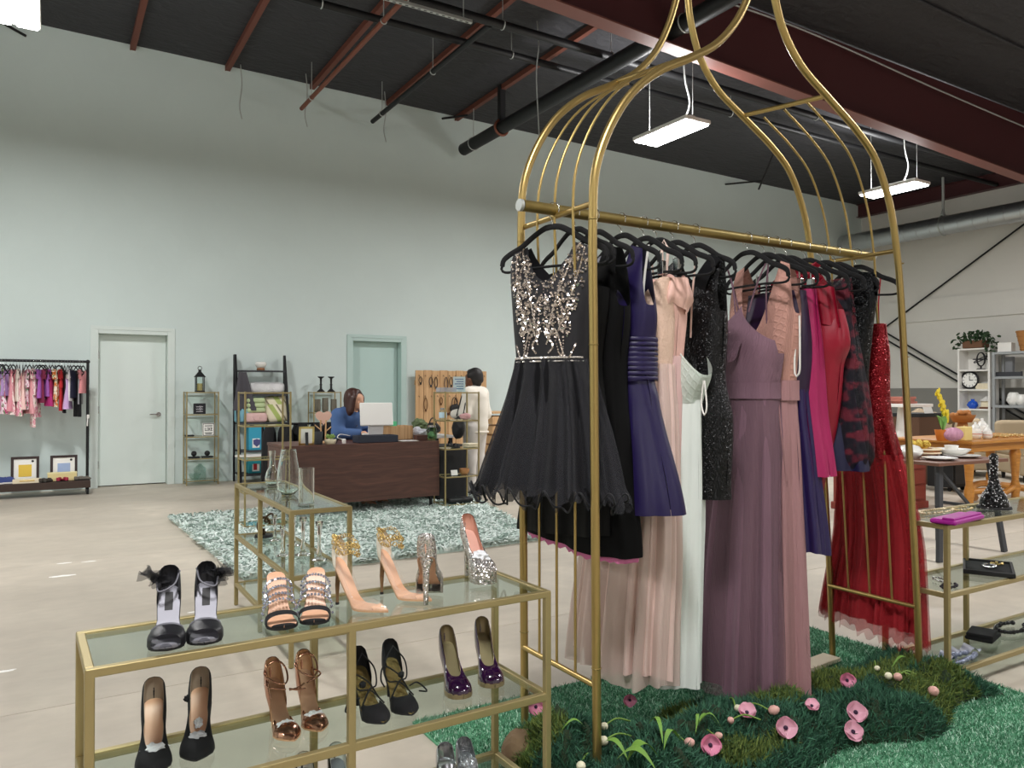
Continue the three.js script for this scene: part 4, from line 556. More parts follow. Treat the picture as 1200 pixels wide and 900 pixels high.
// ---------------------------------------------------------------- high heeled shoes
const WID = { needle: [[0, 0], [0.02, 0.014], [0.08, 0.024], [0.2, 0.026], [0.38, 0.024], [0.52, 0.034], [0.62, 0.036], [0.72, 0.030], [0.82, 0.021], [0.91, 0.012], [0.97, 0.005], [1, 0.0008]], point: [[0, 0], [0.02, 0.014], [0.08, 0.024], [0.2, 0.026], [0.38, 0.023], [0.55, 0.031], [0.68, 0.0375], [0.8, 0.034], [0.9, 0.022], [0.97, 0.009], [1, 0.001]], round: [[0, 0], [0.02, 0.014], [0.08, 0.025], [0.2, 0.027], [0.38, 0.025], [0.55, 0.034], [0.7, 0.040], [0.84, 0.0385], [0.93, 0.030], [0.98, 0.017], [1, 0.001]] };
function shoeForm({ L, H, P = 0, toe = 'point', ws = 1, tb = 0.62 }) {
  const T = WID[toe], W = (t) => { t = clamp(t); for (let i = 0; i + 1 < T.length; i++) if (t <= T[i + 1][0]) return ws * lerp(T[i][1], T[i + 1][1], (t - T[i][0]) / (T[i + 1][0] - T[i][0])); return 0.001; };
  const ys = (t) => { const k = clamp(1 - t / tb), s = k * k * (3 - 2 * k); return P + 0.006 + (H - P) * lerp(k, s, 0.75); };
  const X = (t) => (t - 0.5) * L, f = { L, H, P, W, ys, X };
  f.sole = (o0, o1, k = 1, t0 = 0, t1 = 1) => { const top = (o) => grid(10, 40, (u, v) => { const t = lerp(t0, t1, v); return [X(t), ys(t) + o, (u - 0.5) * 2 * W(t) * k]; }); const side = (s) => grid(1, 40, (u, v) => { const t = lerp(t0, t1, v); return [X(t), ys(t) + lerp(o0, o1, u), s * W(t) * k]; }); return merge([top(o1), top(o0), side(1), side(-1)]); };
  f.pump = ({ tV = 0.66, hc = 0.052, hs = 0.034, hv = 0.028, k = 1, tS = 0.42, ph0 = 0, ph1 = 1, tuck = 0.82 }) => grid(72, 12, (u, v) => {
    const ph = lerp(ph0, ph1, u) * PI * 2, t = (1 - cos(ph)) / 2, sg = sin(ph) >= 0 ? 1 : -1, ox = X(t), oz = sg * W(t) * k, oy = ys(t) - 0.002; let tx, ty, tz;
    if (t < tS) { tx = ox + (t < 0.05 ? 0.006 : 0.002); tz = oz * lerp(0.8, tuck, t / tS); ty = oy + lerp(hc, hs, sstep(0, tS, t)); }
    else { const q = (t - tS) / (1 - tS), a = q * PI / 2, tt = lerp(tS, tV, sin(a)); tx = X(tt); tz = sg * W(tS) * k * tuck * cos(a) * 1.0; ty = ys(tt) + lerp(hs, hv, sin(a)); }
    const hzn = t < tS ? pow(v, 1.5) : 1 - cos(v * PI / 2), vt = sin(v * PI / 2), bulge = t < tS ? 0.0015 * sin(v * PI) * min(1, t / 0.03) : 0; return [lerp(ox, tx, hzn) - (t < 0.06 ? 0.004 * sin(v * PI) : 0), lerp(oy, ty, vt), lerp(oz, tz, hzn) + sg * bulge];
  }, ph0 === 0 && ph1 === 1);
  f.band = (t0, t1, h, w = 1, lean = 0, roll = 0.5) => grid(22, 8, (u, v) => { const t = lerp(t0, t1, v), a = (u - 0.5) * PI; return [X(t) + lean * cos(a), ys(t) + h * pow(max(0, cos(a)), roll) * (1 - 0.15 * v), sin(a) * W(t) * 1.04 * w]; });
  f.heel = (r0 = 0.023, r1 = 0.0052, back = 0, th = 0) => { const yt = ys(0.07) - 0.003, R = [[1, r0, 0.02], [0.88, r0 * 0.72, 0.013], [0.7, r0 * 0.45, 0.008], [0.45, lerp(r1, r0, 0.2), 0.006], [0.2, r1 * 1.1 + th, 0.006], [0, r1 + th, 0.006]]; return loft(R.map(([q, r, c]) => Array.from({ length: 14 }, (_, i) => { const a = i / 14 * PI * 2; return [X(0) + c + 0.004 - back * (1 - q) + cos(a) * r * 0.95, q > 0.8 ? ys(clamp((c + 0.004 + cos(a) * r * 0.95) / L)) * (q === 1 ? 1 : 0.9) - 0.005 : yt * q, sin(a) * r * 0.9]; }))); };
  return f;
}
function shoe(name, label, form, px, py, y, angle, at = 't', group) { // placed by its toe (t) or heel (h) in the photo
  const yaw = facing(atan2(600 - px, 900) * 180 / PI + angle), p = onY(px, py, y + (at === 'h' ? form.H + 0.045 : 0.004)), d = V(cos(yaw), 0, -sin(yaw)), k = at === 'h' ? form.L / 2 : -form.L / 2;
  return thing(name, label, 'shoe', [p.x + d.x * k, y + 0.0005, p.z + d.z * k], yaw, group);
}
const TOP = 0.74, MID = 0.455, LOW = 0.18;
{ // black tulle bow peep toes
  const f = shoeForm({ L: 0.165, H: 0.095, toe: 'round', ws: 0.95 }), tulle = sheer(0x232327, 0.55), sat = fab(0x17171b, 0.45);
  [[194, 762, -3, 1, 'left', 'black satin peep toe heel with tulle bow, standing next to the shelf end'], [239, 755, -2, -1, 'right', 'black satin peep toe heel with tulle bow on its outer side, beside the crystal sandals']].forEach(([px, py, a, s, , label]) => {
    const g = shoe('peep_toe_heel', label, f, px, py, TOP, a, 't', 'peep toe heels');
    part(g, 'sole', f.sole(-0.005, 0), M.black); part(g, 'insole', f.sole(0.0005, 0.003, 0.93), M.silverLining, 'silver insole'); part(g, 'heel', f.heel(0.021, 0.006), sat);
    const c = part(g, 'heel_counter', f.pump({ hc: 0.055, hs: 0.03, ph0: -0.17, ph1: 0.17 }), sat); part(c, 'lining', f.pump({ hc: 0.053, hs: 0.028, ph0: -0.165, ph1: 0.165, k: 0.94 }), fab(0x2a2a2e, 0.5));
    part(g, 'vamp', f.band(0.6, 0.93, 0.034, 1.02), sat); part(g, 'silver_piping', f.band(0.955, 0.985, 0.012, 1.02), M.silverLining); part(g, 'throat_piping', f.band(0.585, 0.6, 0.036, 1.03), M.silverLining);
    part(g, 'insole_label', f.sole(0.0032, 0.0036, 0.35, 0.12, 0.3), M.black, 'black maker label');
    part(g, 'ankle_strap', tube([[f.X(0.08), f.ys(0.08) + 0.045, -s * 0.022], [f.X(0.3), f.ys(0.3) + 0.06, -s * 0.01], [f.X(0.33), f.ys(0.33) + 0.055, s * 0.02], [f.X(0.2), f.ys(0.2) + 0.045, s * 0.026]], 0.0022, 24, 6), M.silverLining);
    const bow = []; for (let k = 0; k < 14; k++) { const a0 = rr(0, 6.28), l = rr(0.02, 0.042), w = rr(0.014, 0.026); bow.push(tf(grid(4, 4, (u, v) => [(u - 0.5) * w * (0.3 + v), v * l, 0.01 * sin(v * 3 + u * 5)]), f.X(0.1), f.ys(0.1) + 0.035, s * 0.028, rr(-0.7, 0.7) + s * 0.9, rr(-0.8, 0.8), a0 + rr(-0.2, 0.2))); } part(g, 'tulle_bow', bow, tulle, 'dark sheer tulle bow'); part(g, 'bow_knot', lump(0.011, f.X(0.1), f.ys(0.1) + 0.035, s * 0.03, 1, 0.3, 3, 2), fab(0x111114, 0.5));
  });
}
{ // crystal strap sandals
  const f = shoeForm({ L: 0.16, H: 0.095, toe: 'round', ws: 0.92 }), cr = mat(0xcdd2e0, 0.08, 0.75);
  for (const [px, py, a, s, label] of [[333, 737, 8, 1, 'black toe strap sandal with crystal bands, beside the tulle bow heel'], [368, 731, -2, -1, 'black toe strap sandal with crystal bands, beside the nude clear heel']]) {
    const g = shoe('crystal_sandal', label, f, px, py, TOP, a, 't', 'crystal sandals');
    part(g, 'sole', f.sole(-0.006, 0), M.black); part(g, 'insole', f.sole(0.0005, 0.003, 0.94), M.nude, 'nude insole'); part(g, 'heel', f.heel(0.02, 0.0055), M.black); part(g, 'toe_strap', f.band(0.72, 0.86, 0.03, 1.02), M.suede); part(g, 'toe_rim', f.band(0.94, 1.0, 0.008, 1.05), M.suede);
    for (let r = 0; r < 4; r++) { const beads = []; const t = 0.30 + r * 0.075; for (let k = 0; k < 17; k++) for (const q of [0, 1]) { const a2 = (k / 16 - 0.5) * PI * 1.02; beads.push(tf(new THREE.OctahedronGeometry(0.0042, 0), f.X(t + q * 0.028) + s * 0.01 * sin(a2), f.ys(t) - 0.004 + 0.045 * pow(max(0, cos(a2)), 0.55), sin(a2) * (f.W(t) + 0.012), rr(0, 3), rr(0, 3), 0)); } const p = part(g, 'crystal_strap', beads, cr, 'band of clear crystals'); p.userData.kind = 'stuff'; }
  }
}
{ // nude clear pumps with gold ankle cuffs
  const f = shoeForm({ L: 0.178, H: 0.115, toe: 'needle', ws: 0.9, tb: 0.5 });
  for (const [px, py, a, label] of [[455, 717, 52, 'nude pointed heel with clear sides and gold ankle chain, beside the crystal sandal'], [506, 704, 55, 'nude pointed heel with clear sides, gold ankle chain and white strap, beside the glitter platform']]) {
    const g = shoe('clear_pump', label, f, px, py, TOP, a, 't', 'nude clear pumps');
    part(g, 'sole', f.sole(-0.004, 0), M.tan); part(g, 'insole', f.sole(0.0005, 0.002, 0.95), M.nude, 'nude insole'); part(g, 'heel', f.heel(0.016, 0.0042), mat(0x8a6a4c, 0.3, 0.4)); part(g, 'heel_tip', cyl(0.005, 0.005, 0.006, f.X(0) + 0.01, 0.003, 0, 10), M.black);
    part(g, 'clear_upper', f.pump({ tV: 0.72, hc: 0.03, hs: 0.02, hv: 0.02 }), M.pvc, 'clear plastic upper');
    part(g, 'heel_counter', f.pump({ hc: 0.06, hs: 0.02, ph0: -0.12, ph1: 0.12 }), mat(0xe9e2d4, 0.4));
    part(g, 'toe_cap', f.pump({ tV: 0.8, hv: 0.012, hs: 0.004, hc: 0.004, ph0: 0.36, ph1: 0.64, tS: 0.7 }), M.nude);
    const ch = []; for (let k = 0; k < 2; k++) for (let j = 0; j < 30; j++) { const b = j / 30 * PI * 2; ch.push(tor(0.0055, 0.0012, f.X(0.22) + 0.034 * cos(b), f.H + 0.035 + k * 0.018 + 0.006 * sin(b * 3 + k) - 0.012 * cos(b), 0.028 * sin(b), rr(0, 3), rr(0, 3), 0, 10, 5)); } const c = part(g, 'ankle_chain', ch, M.goldBright, 'gold chain ankle cuff'); c.userData.kind = 'stuff';
    part(g, 'ankle_strap', tube(Array.from({ length: 14 }, (_, j) => { const b = j / 14 * PI * 2; return [f.X(0.2) + 0.032 * cos(b), f.H + 0.052 - 0.014 * cos(b), 0.026 * sin(b)]; }), 0.0018, 40, 6, true), M.pvc);
  }
}
{ // glitter platforms
  const f = shoeForm({ L: 0.16, H: 0.13, P: 0.034, toe: 'round', ws: 0.95, tb: 0.66 });
  for (const [px, py, a, t, label] of [[505, 690, 175, 0, 'silver glitter platform pump turned to show its tall heel'], [574, 686, 28, 1, 'silver glitter platform pump facing forward with tissue in its throat']]) {
    const g = shoe('platform_pump', label, f, px, py, TOP, a, 't', 'glitter platform pumps');
    part(g, 'platform', [f.sole(-0.034, 0, 1.0, 0.55, 1), f.sole(-0.008, 0, 0.97, 0, 0.6)], M.glitter); part(g, 'outsole', f.sole(-0.010, -0.0085, 0.9, 0.02, 0.62), mat(0xb98d72, 0.5), 'tan arch sole'); part(g, 'heel', f.heel(0.023, 0.006, 0, 0.001), M.glitter);
    const u = part(g, 'upper', f.pump({ tV: 0.68, hc: 0.055, hs: 0.036, hv: 0.036 }), M.glitter); part(u, 'lining', f.pump({ tV: 0.67, hc: 0.054, hs: 0.035, hv: 0.034, k: 0.95 }), mat(0xd3a08c, 0.5), 'pale pink lining'); part(g, 'insole', f.sole(0.001, 0.003, 0.9, 0.01, 0.9), mat(0xd9a898, 0.5));
    if (t) part(g, 'tissue_paper', lump(0.024, f.X(0.62), f.ys(0.62) + 0.03, 0, [1.2, 0.7, 1.1], 0.45, 4), M.tissue, 'white crumpled tissue');
  }
}
{ // black suede pumps
  const f = shoeForm({ L: 0.175, H: 0.1, toe: 'point', ws: 1.05 });
  for (const [px, py, a, k, label] of [[180, 908, 0, 0, 'black suede pump with white tissue in the toe, next to the shelf leg'], [229, 892, -4, 1, 'black suede pump with grey tissue filling it, beside its pair']]) {
    const g = shoe('suede_pump', label, f, px, py, MID, a, 't', 'black suede pumps');
    part(g, 'sole', f.sole(-0.004, 0), M.black); part(g, 'heel', f.heel(0.022, 0.006), M.suede); const u = part(g, 'upper', f.pump({ tV: 0.66, hc: 0.058, hs: 0.04, hv: 0.026 }), M.suede); part(u, 'lining', f.pump({ tV: 0.65, hc: 0.057, hs: 0.039, hv: 0.024, k: 0.94 }), mat(0x9b8a78, 0.6), 'beige lining');
    part(g, 'insole', f.sole(0.001, 0.003, 0.86, 0.01, 0.88), M.nude); part(g, 'tissue_paper', [lump(0.022, f.X(0.6), f.ys(0.6) + 0.02, 0, [0.9, 0.6, 1.25], 0.4, 4), k && lump(0.014, f.X(0.42), f.ys(0.42) + 0.018, 0, [1.6, 0.6, 0.7], 0.4, 4)], M.tissue, 'crumpled tissue'); if (k) part(g, 'side_bow', lump(0.008, f.X(0.25), f.ys(0.25) + 0.03, 0.028, 1, 0.4), M.suede);
  }
}
{ // rose gold strappy pumps
  const f = shoeForm({ L: 0.16, H: 0.1, toe: 'point', ws: 0.9 });
  for (const [px, py, a, s, label] of [[345, 868, 22, 1, 'metallic rose gold pointed pump with loose ankle strap end sticking out'], [376, 857, 18, -1, 'metallic rose gold pointed pump with looped strap, beside the shelf middle leg']]) {
    const g = shoe('metallic_pump', label, f, px, py, MID, a, 't', 'rose gold pumps'), y = f.H + 0.03;
    part(g, 'sole', f.sole(-0.004, 0), M.tan); part(g, 'heel', f.heel(0.02, 0.005), M.roseGold); part(g, 'toe_box', f.pump({ tV: 0.7, hc: 0.006, hs: 0.012, hv: 0.026, ph0: 0.26, ph1: 0.74, tS: 0.45 }), M.roseGold); const c = part(g, 'heel_counter', f.pump({ hc: 0.06, hs: 0.03, ph0: -0.2, ph1: 0.2 }), M.roseGold); part(c, 'lining', f.pump({ hc: 0.058, hs: 0.028, ph0: -0.19, ph1: 0.19, k: 0.94 }), M.tan);
    part(g, 'insole', f.sole(0.001, 0.003, 0.9, 0.01, 0.9), mat(0xb08a6c, 0.4)); part(g, 'tissue_paper', lump(0.017, f.X(0.66), f.ys(0.66) + 0.016, 0, [1, 0.7, 1.3], 0.4, 4), M.tissue);
    part(g, 'ankle_strap', [tube(Array.from({ length: 14 }, (_, j) => { const b = j / 14 * PI * 2; return [f.X(0.24) + 0.032 * cos(b), y + 0.006 * sin(b * 2) - 0.02 * cos(b) * 0.9, 0.028 * sin(b)]; }), 0.0024, 50, 6, true), tube([[f.X(0.5), y - 0.03, s * -0.018], [f.X(0.56), y - 0.034, s * -0.035], [f.X(0.56), y - 0.036, s * -0.058]], 0.0024, 12, 6), tube([[f.X(0.14), y - 0.015, s * 0.02], [f.X(0.4), y - 0.02, s * 0.03], [f.X(0.5), y - 0.03, -s * 0.01]], 0.0022, 16, 6)], M.roseGold, 'thin rose gold strap');
  }
}
{ // black lace-ups
  const f = shoeForm({ L: 0.165, H: 0.095, toe: 'point', ws: 1 });
  for (const [px, py, a, s, label] of [[451, 848, 28, 1, 'black lace up pump with gold insole leaning against the shelf middle leg'], [483, 838, 24, -1, 'black lace up pump with gold insole, nearer the plum pumps']]) {
    const g = shoe('lace_up_pump', label, f, px, py, MID, a, 't', 'black lace up pumps'), P = (t, q, h) => [f.X(t), f.ys(t) + h, q * f.W(t)];
    part(g, 'sole', f.sole(-0.004, 0), M.black); part(g, 'heel', f.heel(0.021, 0.006), M.suede); part(g, 'toe_box', f.pump({ tV: 0.66, hc: 0.004, hs: 0.02, hv: 0.028, ph0: 0.28, ph1: 0.72, tS: 0.5 }), M.suede); part(g, 'heel_counter', f.pump({ hc: 0.06, hs: 0.02, ph0: -0.17, ph1: 0.17 }), M.suede); part(g, 'insole', f.sole(0.001, 0.003, 0.92), mat(0xc3ab72, 0.22, 0.8), 'shiny gold insole');
    part(g, 'lace', [[P(0.6, -1, 0.02), P(0.5, 0, 0.045), P(0.4, 1.1, 0.03), P(0.3, 1.2, 0.05), P(0.22, 0, 0.075)], [P(0.6, 1, 0.02), P(0.5, 0, 0.048), P(0.4, -1.1, 0.03), P(0.3, -1.2, 0.05), P(0.2, 0, 0.07)], [P(0.45, -1.1, 0.01), P(0.42, 0, 0.05), P(0.32, 1.4, 0.05), P(0.45, 1.9, 0.05), P(0.55, 1.5, 0.05)], [P(0.5, s * 1.0, 0.03), P(0.48, s * 1.9, 0.03), P(0.58, s * 2.3, 0.02), P(0.62, s * 1.4, 0.03)]].map(p => tube(p, 0.0022, 30, 6)), M.suede, 'thin black laces');
    part(g, 'pompom', lump(0.009, f.X(0.4), f.ys(0.4) + 0.04, s * 0.012, 1, 0.3, 4, 2), M.suede);
  }
}
{ // plum patent pumps
  const f = shoeForm({ L: 0.16, H: 0.105, P: 0.01, toe: 'round', ws: 0.92 });
  for (const [px, py, a, label] of [[543, 819, 20, 'plum patent round toe pump beside the lace up pumps'], [580, 806, 16, 'plum patent round toe pump nearest the turf mat']]) {
    const g = shoe('patent_pump', label, f, px, py, MID, a, 't', 'plum patent pumps');
    part(g, 'sole', f.sole(-0.014, -0.003, 1.02, 0.5, 1), M.goldLining, 'gold edged sole'); part(g, 'shank', f.sole(-0.004, 0), M.goldLining); part(g, 'heel', f.heel(0.022, 0.006), M.plum); const u = part(g, 'upper', f.pump({ tV: 0.68, hc: 0.055, hs: 0.036, hv: 0.032 }), M.plum); part(u, 'lining', f.pump({ tV: 0.67, hc: 0.054, hs: 0.035, hv: 0.03, k: 0.95 }), M.goldLining, 'pale gold lining'); part(g, 'insole', f.sole(0.001, 0.003, 0.9, 0.01, 0.9), M.goldLining);
  }
}
{ // bottom shelf
  const f = shoeForm({ L: 0.17, H: 0.1, toe: 'point' });
  for (const [px, py, a, label] of [[354, 884, 14, 'black patent pump on the bottom shelf left of the middle leg'], [392, 873, 14, 'black patent pump on the bottom shelf behind the middle leg']]) {
    const g = shoe('black_pump', label, f, px, py, LOW, a, 'h', 'black patent pumps on the bottom shelf'); part(g, 'sole', f.sole(-0.004, 0), M.black); part(g, 'heel', f.heel(), M.patentBlack); const u = part(g, 'upper', f.pump({}), M.patentBlack); part(u, 'lining', f.pump({ k: 0.94, hc: 0.05, hs: 0.033, hv: 0.026 }), M.paper); part(g, 'insole', f.sole(0.001, 0.003, 0.9, 0.01, 0.9), M.silverLining);
  }
  const q = shoeForm({ L: 0.16, H: 0.09, toe: 'round' });
  for (const [px, py, a, label] of [[520, 872, 12, 'silver metallic sandal with twisted straps on the bottom shelf'], [541, 866, 25, 'grey glitter sandal heel on the bottom shelf nearest the turf']]) {
    const g = shoe('silver_sandal', label, q, px, py, LOW, a, 'h', 'silver sandals on the bottom shelf'), m = px < 530 ? M.silver : mat(0x9a9ca2, 0.35, 0.7, { normalMap: T.cell });
    part(g, 'sole', q.sole(-0.005, 0.002), m); part(g, 'heel', q.heel(), m); part(g, 'heel_counter', q.pump({ hc: 0.05, hs: 0.02, ph0: -0.15, ph1: 0.15 }), m); for (const t of [0.25, 0.42, 0.6, 0.75]) part(g, 'strap', q.band(t, t + 0.09, 0.045 - t * 0.02, 1.05, 0.01), m);
  }
}
// ---------------------------------------------------------------- clear vases and crystal candlesticks
const grpGlass = 'clear glass pieces on the vase console';
{
  const wall = (out, t = 0.003) => out.concat(out.slice().reverse().map(([r, y]) => [max(0, r - t), max(y, t * 2)]));
  const vs = (name, label, px, py, prof) => { const p = onY(px, py, 0.742); single(name, label, 'vase', lathe(wall(prof), 40), M.blownGlass, [p.x, 0.741, p.z], 0, grpGlass); };
  vs('bud_vase', 'clear glass bud vase with slim neck and round bottom', 319, 568, [[0, 0], [0.032, 0], [0.04, 0.02], [0.043, 0.045], [0.034, 0.08], [0.019, 0.11], [0.016, 0.15], [0.02, 0.205]]);
  vs('tapered_vase', 'tall clear glass vase wider at its foot than its rim', 338, 579, [[0, 0], [0.035, 0], [0.058, 0.03], [0.062, 0.07], [0.057, 0.14], [0.045, 0.21], [0.041, 0.245]]);
  vs('cylinder_vase', 'straight clear glass cylinder vase at the near end', 359, 590, [[0, 0], [0.037, 0], [0.0385, 0.003], [0.0385, 0.178]]);
  const prof = [[0, 0], [0.04, 0], [0.042, 0.006], [0.02, 0.014], [0.011, 0.03], [0.016, 0.045], [0.009, 0.06], [0.008, 0.12], [0.013, 0.15], [0.012, 0.165], [0.017, 0.175], [0.02, 0.2], [0.014, 0.2], [0.012, 0.18], [0, 0.18]];
  [[374, 657, 1, 'crystal candlestick at the near end under the glass top'], [355, 651, 1, 'crystal candlestick beside the rug side rail'], [331, 652, 0.8, 'shorter crystal candlestick by the console front rail'], [344, 640, 0.9, 'crystal candlestick in the middle of the lower shelf'], [322, 634, 0.75, 'small crystal candlestick at the far end of the lower shelf']].forEach(([px, py, s, label]) => { const p = onY(px, py, 0.43); single('crystal_candlestick', label, 'candlestick', tf(lathe(prof, 10), 0, 0, 0, 0, 0, 0, s), M.crystal, [clamp(p.x, 1.01, 1.23), 0.4315, clamp(p.z, -4.85, -3.68)], 0, grpGlass); });
  const bw = onY(318, 625, 0.43); const hv = thing('metal_ornament', 'dark bronze curled ornament at the far end of the vase console', 'ornament', [1.1, 0.4305, -4.72]); part(hv, 'base', cyl(0.05, 0.055, 0.015, 0, 0.0075, 0, 20), M.blackMetal); part(hv, 'curl', [tor(0.045, 0.008, 0, 0.07, 0, 0, 0.5, 0, 24, 8, 5), tor(0.03, 0.006, 0.03, 0.11, 0, 0.6, 0.5, 0, 20, 8, 5), bar([0, 0.01, 0], [0, 0.05, 0], 0.008)], mat(0x4a3a26, 0.35, 0.8));
}
// ---------------------------------------------------------------- shag rug
{
  const Q = [[1.05, -8.45], [1.15, -5.5], [3.7, -5.65], [4.35, -8.35]], g = thing('shag_rug', 'pale mint shag rug under the walnut desk', 'rug', [0, 0, 0]);
  const at = (u, v) => { const a = [lerp(Q[1][0], Q[2][0], u), lerp(Q[1][1], Q[2][1], u)], b = [lerp(Q[0][0], Q[3][0], u), lerp(Q[0][1], Q[3][1], u)]; return [lerp(a[0], b[0], v), lerp(a[1], b[1], v)]; };
  part(g, 'rug_base', [tf(ext(Q.map(([x, z]) => [x, -z]), 0.015), 0, 0, 0, -PI / 2)], mat(0xb5c6bd, 1));
  const bl = grid(2, 4, (u, v) => [(u - 0.5) * 0.013 * (1 - 0.5 * v), 0.034 * sin(v * 1.9), 0.045 * v * v]);
  const N = 46000, im = new THREE.InstancedMesh(bl, mat(0xffffff, 0.9, 0, { sheen: 0.3 }), N), m4 = new THREE.Matrix4(), q = new THREE.Quaternion(), e = new THREE.Euler(), col = new THREE.Color();
  for (let i = 0; i < N; i++) { const edge = i < 3000, u = edge && i % 2 ? (rnd() < 0.5 ? 0 : 1) : rnd(), v = edge && !(i % 2) ? (rnd() < 0.5 ? 0 : 1) : rnd(), [x, z] = at(u, v), cl = n3(x * 14, 0, z * 14) * 6.28 * 1.5; e.set(rr(-0.5, 0.3), cl + rr(-0.7, 0.7), rr(-0.5, 0.5)); q.setFromEuler(e); const s = rr(0.8, 1.5); m4.compose(V(x, 0.013, z), q, V(s, s, s)); im.setMatrixAt(i, m4); col.set(0xbfd2c9).lerp(new THREE.Color(0xe6eee9), rnd()); im.setColorAt(i, col); }
  im.name = 'rug_pile'; im.userData = { kind: 'stuff' }; g.add(im);
}
// ---------------------------------------------------------------- walnut desk and what stands on it
const DT = 0.762, onDesk = (px, z) => V(onZ(px, 515, z).x, DT, z);
{
  const g = thing('walnut_desk', 'walnut reception desk with full front panel and black sled legs', 'desk', [2.825, 0, -8.02]), w = 1.68;
  part(g, 'desk_top', rbox(w, 0.03, 0.74, 0, 0.745, 0, 0.003), M.walnut); part(g, 'front_panel', rbox(w, 0.575, 0.025, 0, 0.4475, 0.357, 0.002), M.walnut); for (const s of [-1, 1]) part(g, 'side_panel', rbox(0.025, 0.57, 0.68, s * (w / 2 - 0.014), 0.4425, 0, 0.002), M.walnut);
  for (const s of [-1, 1]) { const l = part(g, 'sled_leg', [rbox(0.03, 0.13, 0.03, s * 0.77, 0.1, 0.3), rbox(0.03, 0.13, 0.03, s * 0.77, 0.1, -0.3), rbox(0.03, 0.03, 0.72, s * 0.77, 0.03, 0)], M.blackMetal); } part(g, 'stretcher', [rbox(1.55, 0.03, 0.03, 0, 0.03, 0.3)], M.blackMetal);
  const k = (name, label, cat, pos, turn = 0) => thing(name, label, cat, pos, turn);
  let t = k('photo_frame', 'small gold photo frame on the left end of the walnut desk', 'picture frame', onDesk(359, -7.72), facing(20) - PI / 2);
  const tiltF = (q) => tf(q, 0, 0, 0, -0.2, 0, 0);
  part(t, 'frame', [box(0.15, 0.02, 0.015, 0, 0.18, 0), box(0.15, 0.02, 0.015, 0, 0.01, 0), box(0.02, 0.19, 0.015, -0.066, 0.095, 0), box(0.02, 0.19, 0.015, 0.066, 0.095, 0)].map(tiltF), M.goldBright); part(t, 'print', tiltF(box(0.12, 0.16, 0.006, 0, 0.095, -0.002)), M.paper); part(t, 'caption', [0, 1, 2].map(i => tiltF(box(0.06 - i * 0.012, 0.008, 0.002, 0, 0.12 - i * 0.02, 0.003))), mat(0x6f9aa2)); part(t, 'stand', tf(box(0.03, 0.14, 0.006, 0, 0.07, -0.05, 0.35), 0, 0, 0), M.black);
  t = k('pen_cup', 'dark grey pen cup beside the small gold photo frame', 'cup', onDesk(373, -7.75)); part(t, 'cup', lathe([[0, 0], [0.042, 0], [0.045, 0.13], [0.041, 0.13], [0.039, 0.01], [0, 0.01]], 20), M.darkgrey);
  t = k('succulent_plant', 'small green succulent in a pale pot on the desk', 'plant', onDesk(387, -7.72)); part(t, 'pot', lathe([[0, 0], [0.05, 0], [0.062, 0.05], [0.056, 0.05], [0.05, 0.04], [0, 0.04]], 20), M.cream); for (let i = 0; i < 22; i++) { const a = i * 2.4, r = 0.3 + 0.7 * (i / 22); part(t, 'leaf', tf(sph(0.02, 0.03, 0, 0, [1.6, 0.35, 0.7], 8), 0, 0.055, 0, 0, a, 1.3 - r), mat(0x7f9c52, 0.6)); }
  t = k('love_ornament', 'wooden heart ornament lettered LOVE on a stick base', 'ornament', onDesk(379, -7.95), facing(10) - PI / 2);
  const heart = []; for (let i = 0; i < 40; i++) { const a = i / 40 * PI * 2; heart.push([0.0052 * 16 * sin(a) ** 3, 0.0052 * (13 * cos(a) - 5 * cos(2 * a) - 2 * cos(3 * a) - cos(4 * a))]); }
  part(t, 'heart_board', tf(ext(heart, 0.012), 0, 0.27, 0), mat(0xd9b1a0, 0.7)); const lt = canvasTex(128, 64, (c, w, h) => { c.fillStyle = '#e5c3b2'; c.fillRect(0, 0, w, h); c.fillStyle = '#8c2f3a'; c.font = 'bold 44px serif'; c.textAlign = 'center'; c.fillText('LOVE', w / 2, 47); }); part(t, 'lettering', tf(new THREE.PlaneGeometry(0.1, 0.05), 0, 0.29, 0.0135), mat(0xffffff, 0.7, 0, { map: lt })); part(t, 'stick', [bar([-0.02, 0, 0], [-0.025, 0.24, 0], 0.008), bar([0.02, 0, 0], [0.03, 0.24, 0], 0.008), bar([0.03, 0.14, 0], [0.09, 0.19, 0], 0.006), bar([-0.025, 0.12, 0], [-0.08, 0.17, 0], 0.006), cyl(0.06, 0.065, 0.015, 0, 0.0075)], M.pine);
  t = k('desk_tray', 'long navy black tray at the front of the walnut desk', 'tray', onDesk(440, -7.78)); part(t, 'tray_body', [rbox(0.44, 0.075, 0.02, 0, 0.038, 0.09), rbox(0.44, 0.075, 0.02, 0, 0.038, -0.09), rbox(0.02, 0.075, 0.18, 0.21, 0.038), rbox(0.02, 0.075, 0.18, -0.21, 0.038), rbox(0.43, 0.01, 0.18, 0, 0.006)], mat(0x1b2233, 0.5));
  t = k('power_adapter', 'white charger block with a pale cable on the desk', 'charger', onDesk(403, -7.72)); part(t, 'block', rbox(0.035, 0.05, 0.03, 0, 0.025, 0, 0.006), M.white); part(t, 'cable', tube([[0, 0.04, 0], [-0.05, 0.06, -0.05], [0.0, 0.09, -0.12], [0.12, 0.07, -0.16]], 0.004, 20, 6), M.white); part(t, 'dark_cable', tube([[-0.09, 0.004, 0.02], [-0.06, 0.05, 0], [-0.03, 0.06, -0.03], [0.02, 0.004, -0.02]], 0.004, 20, 6), M.black);
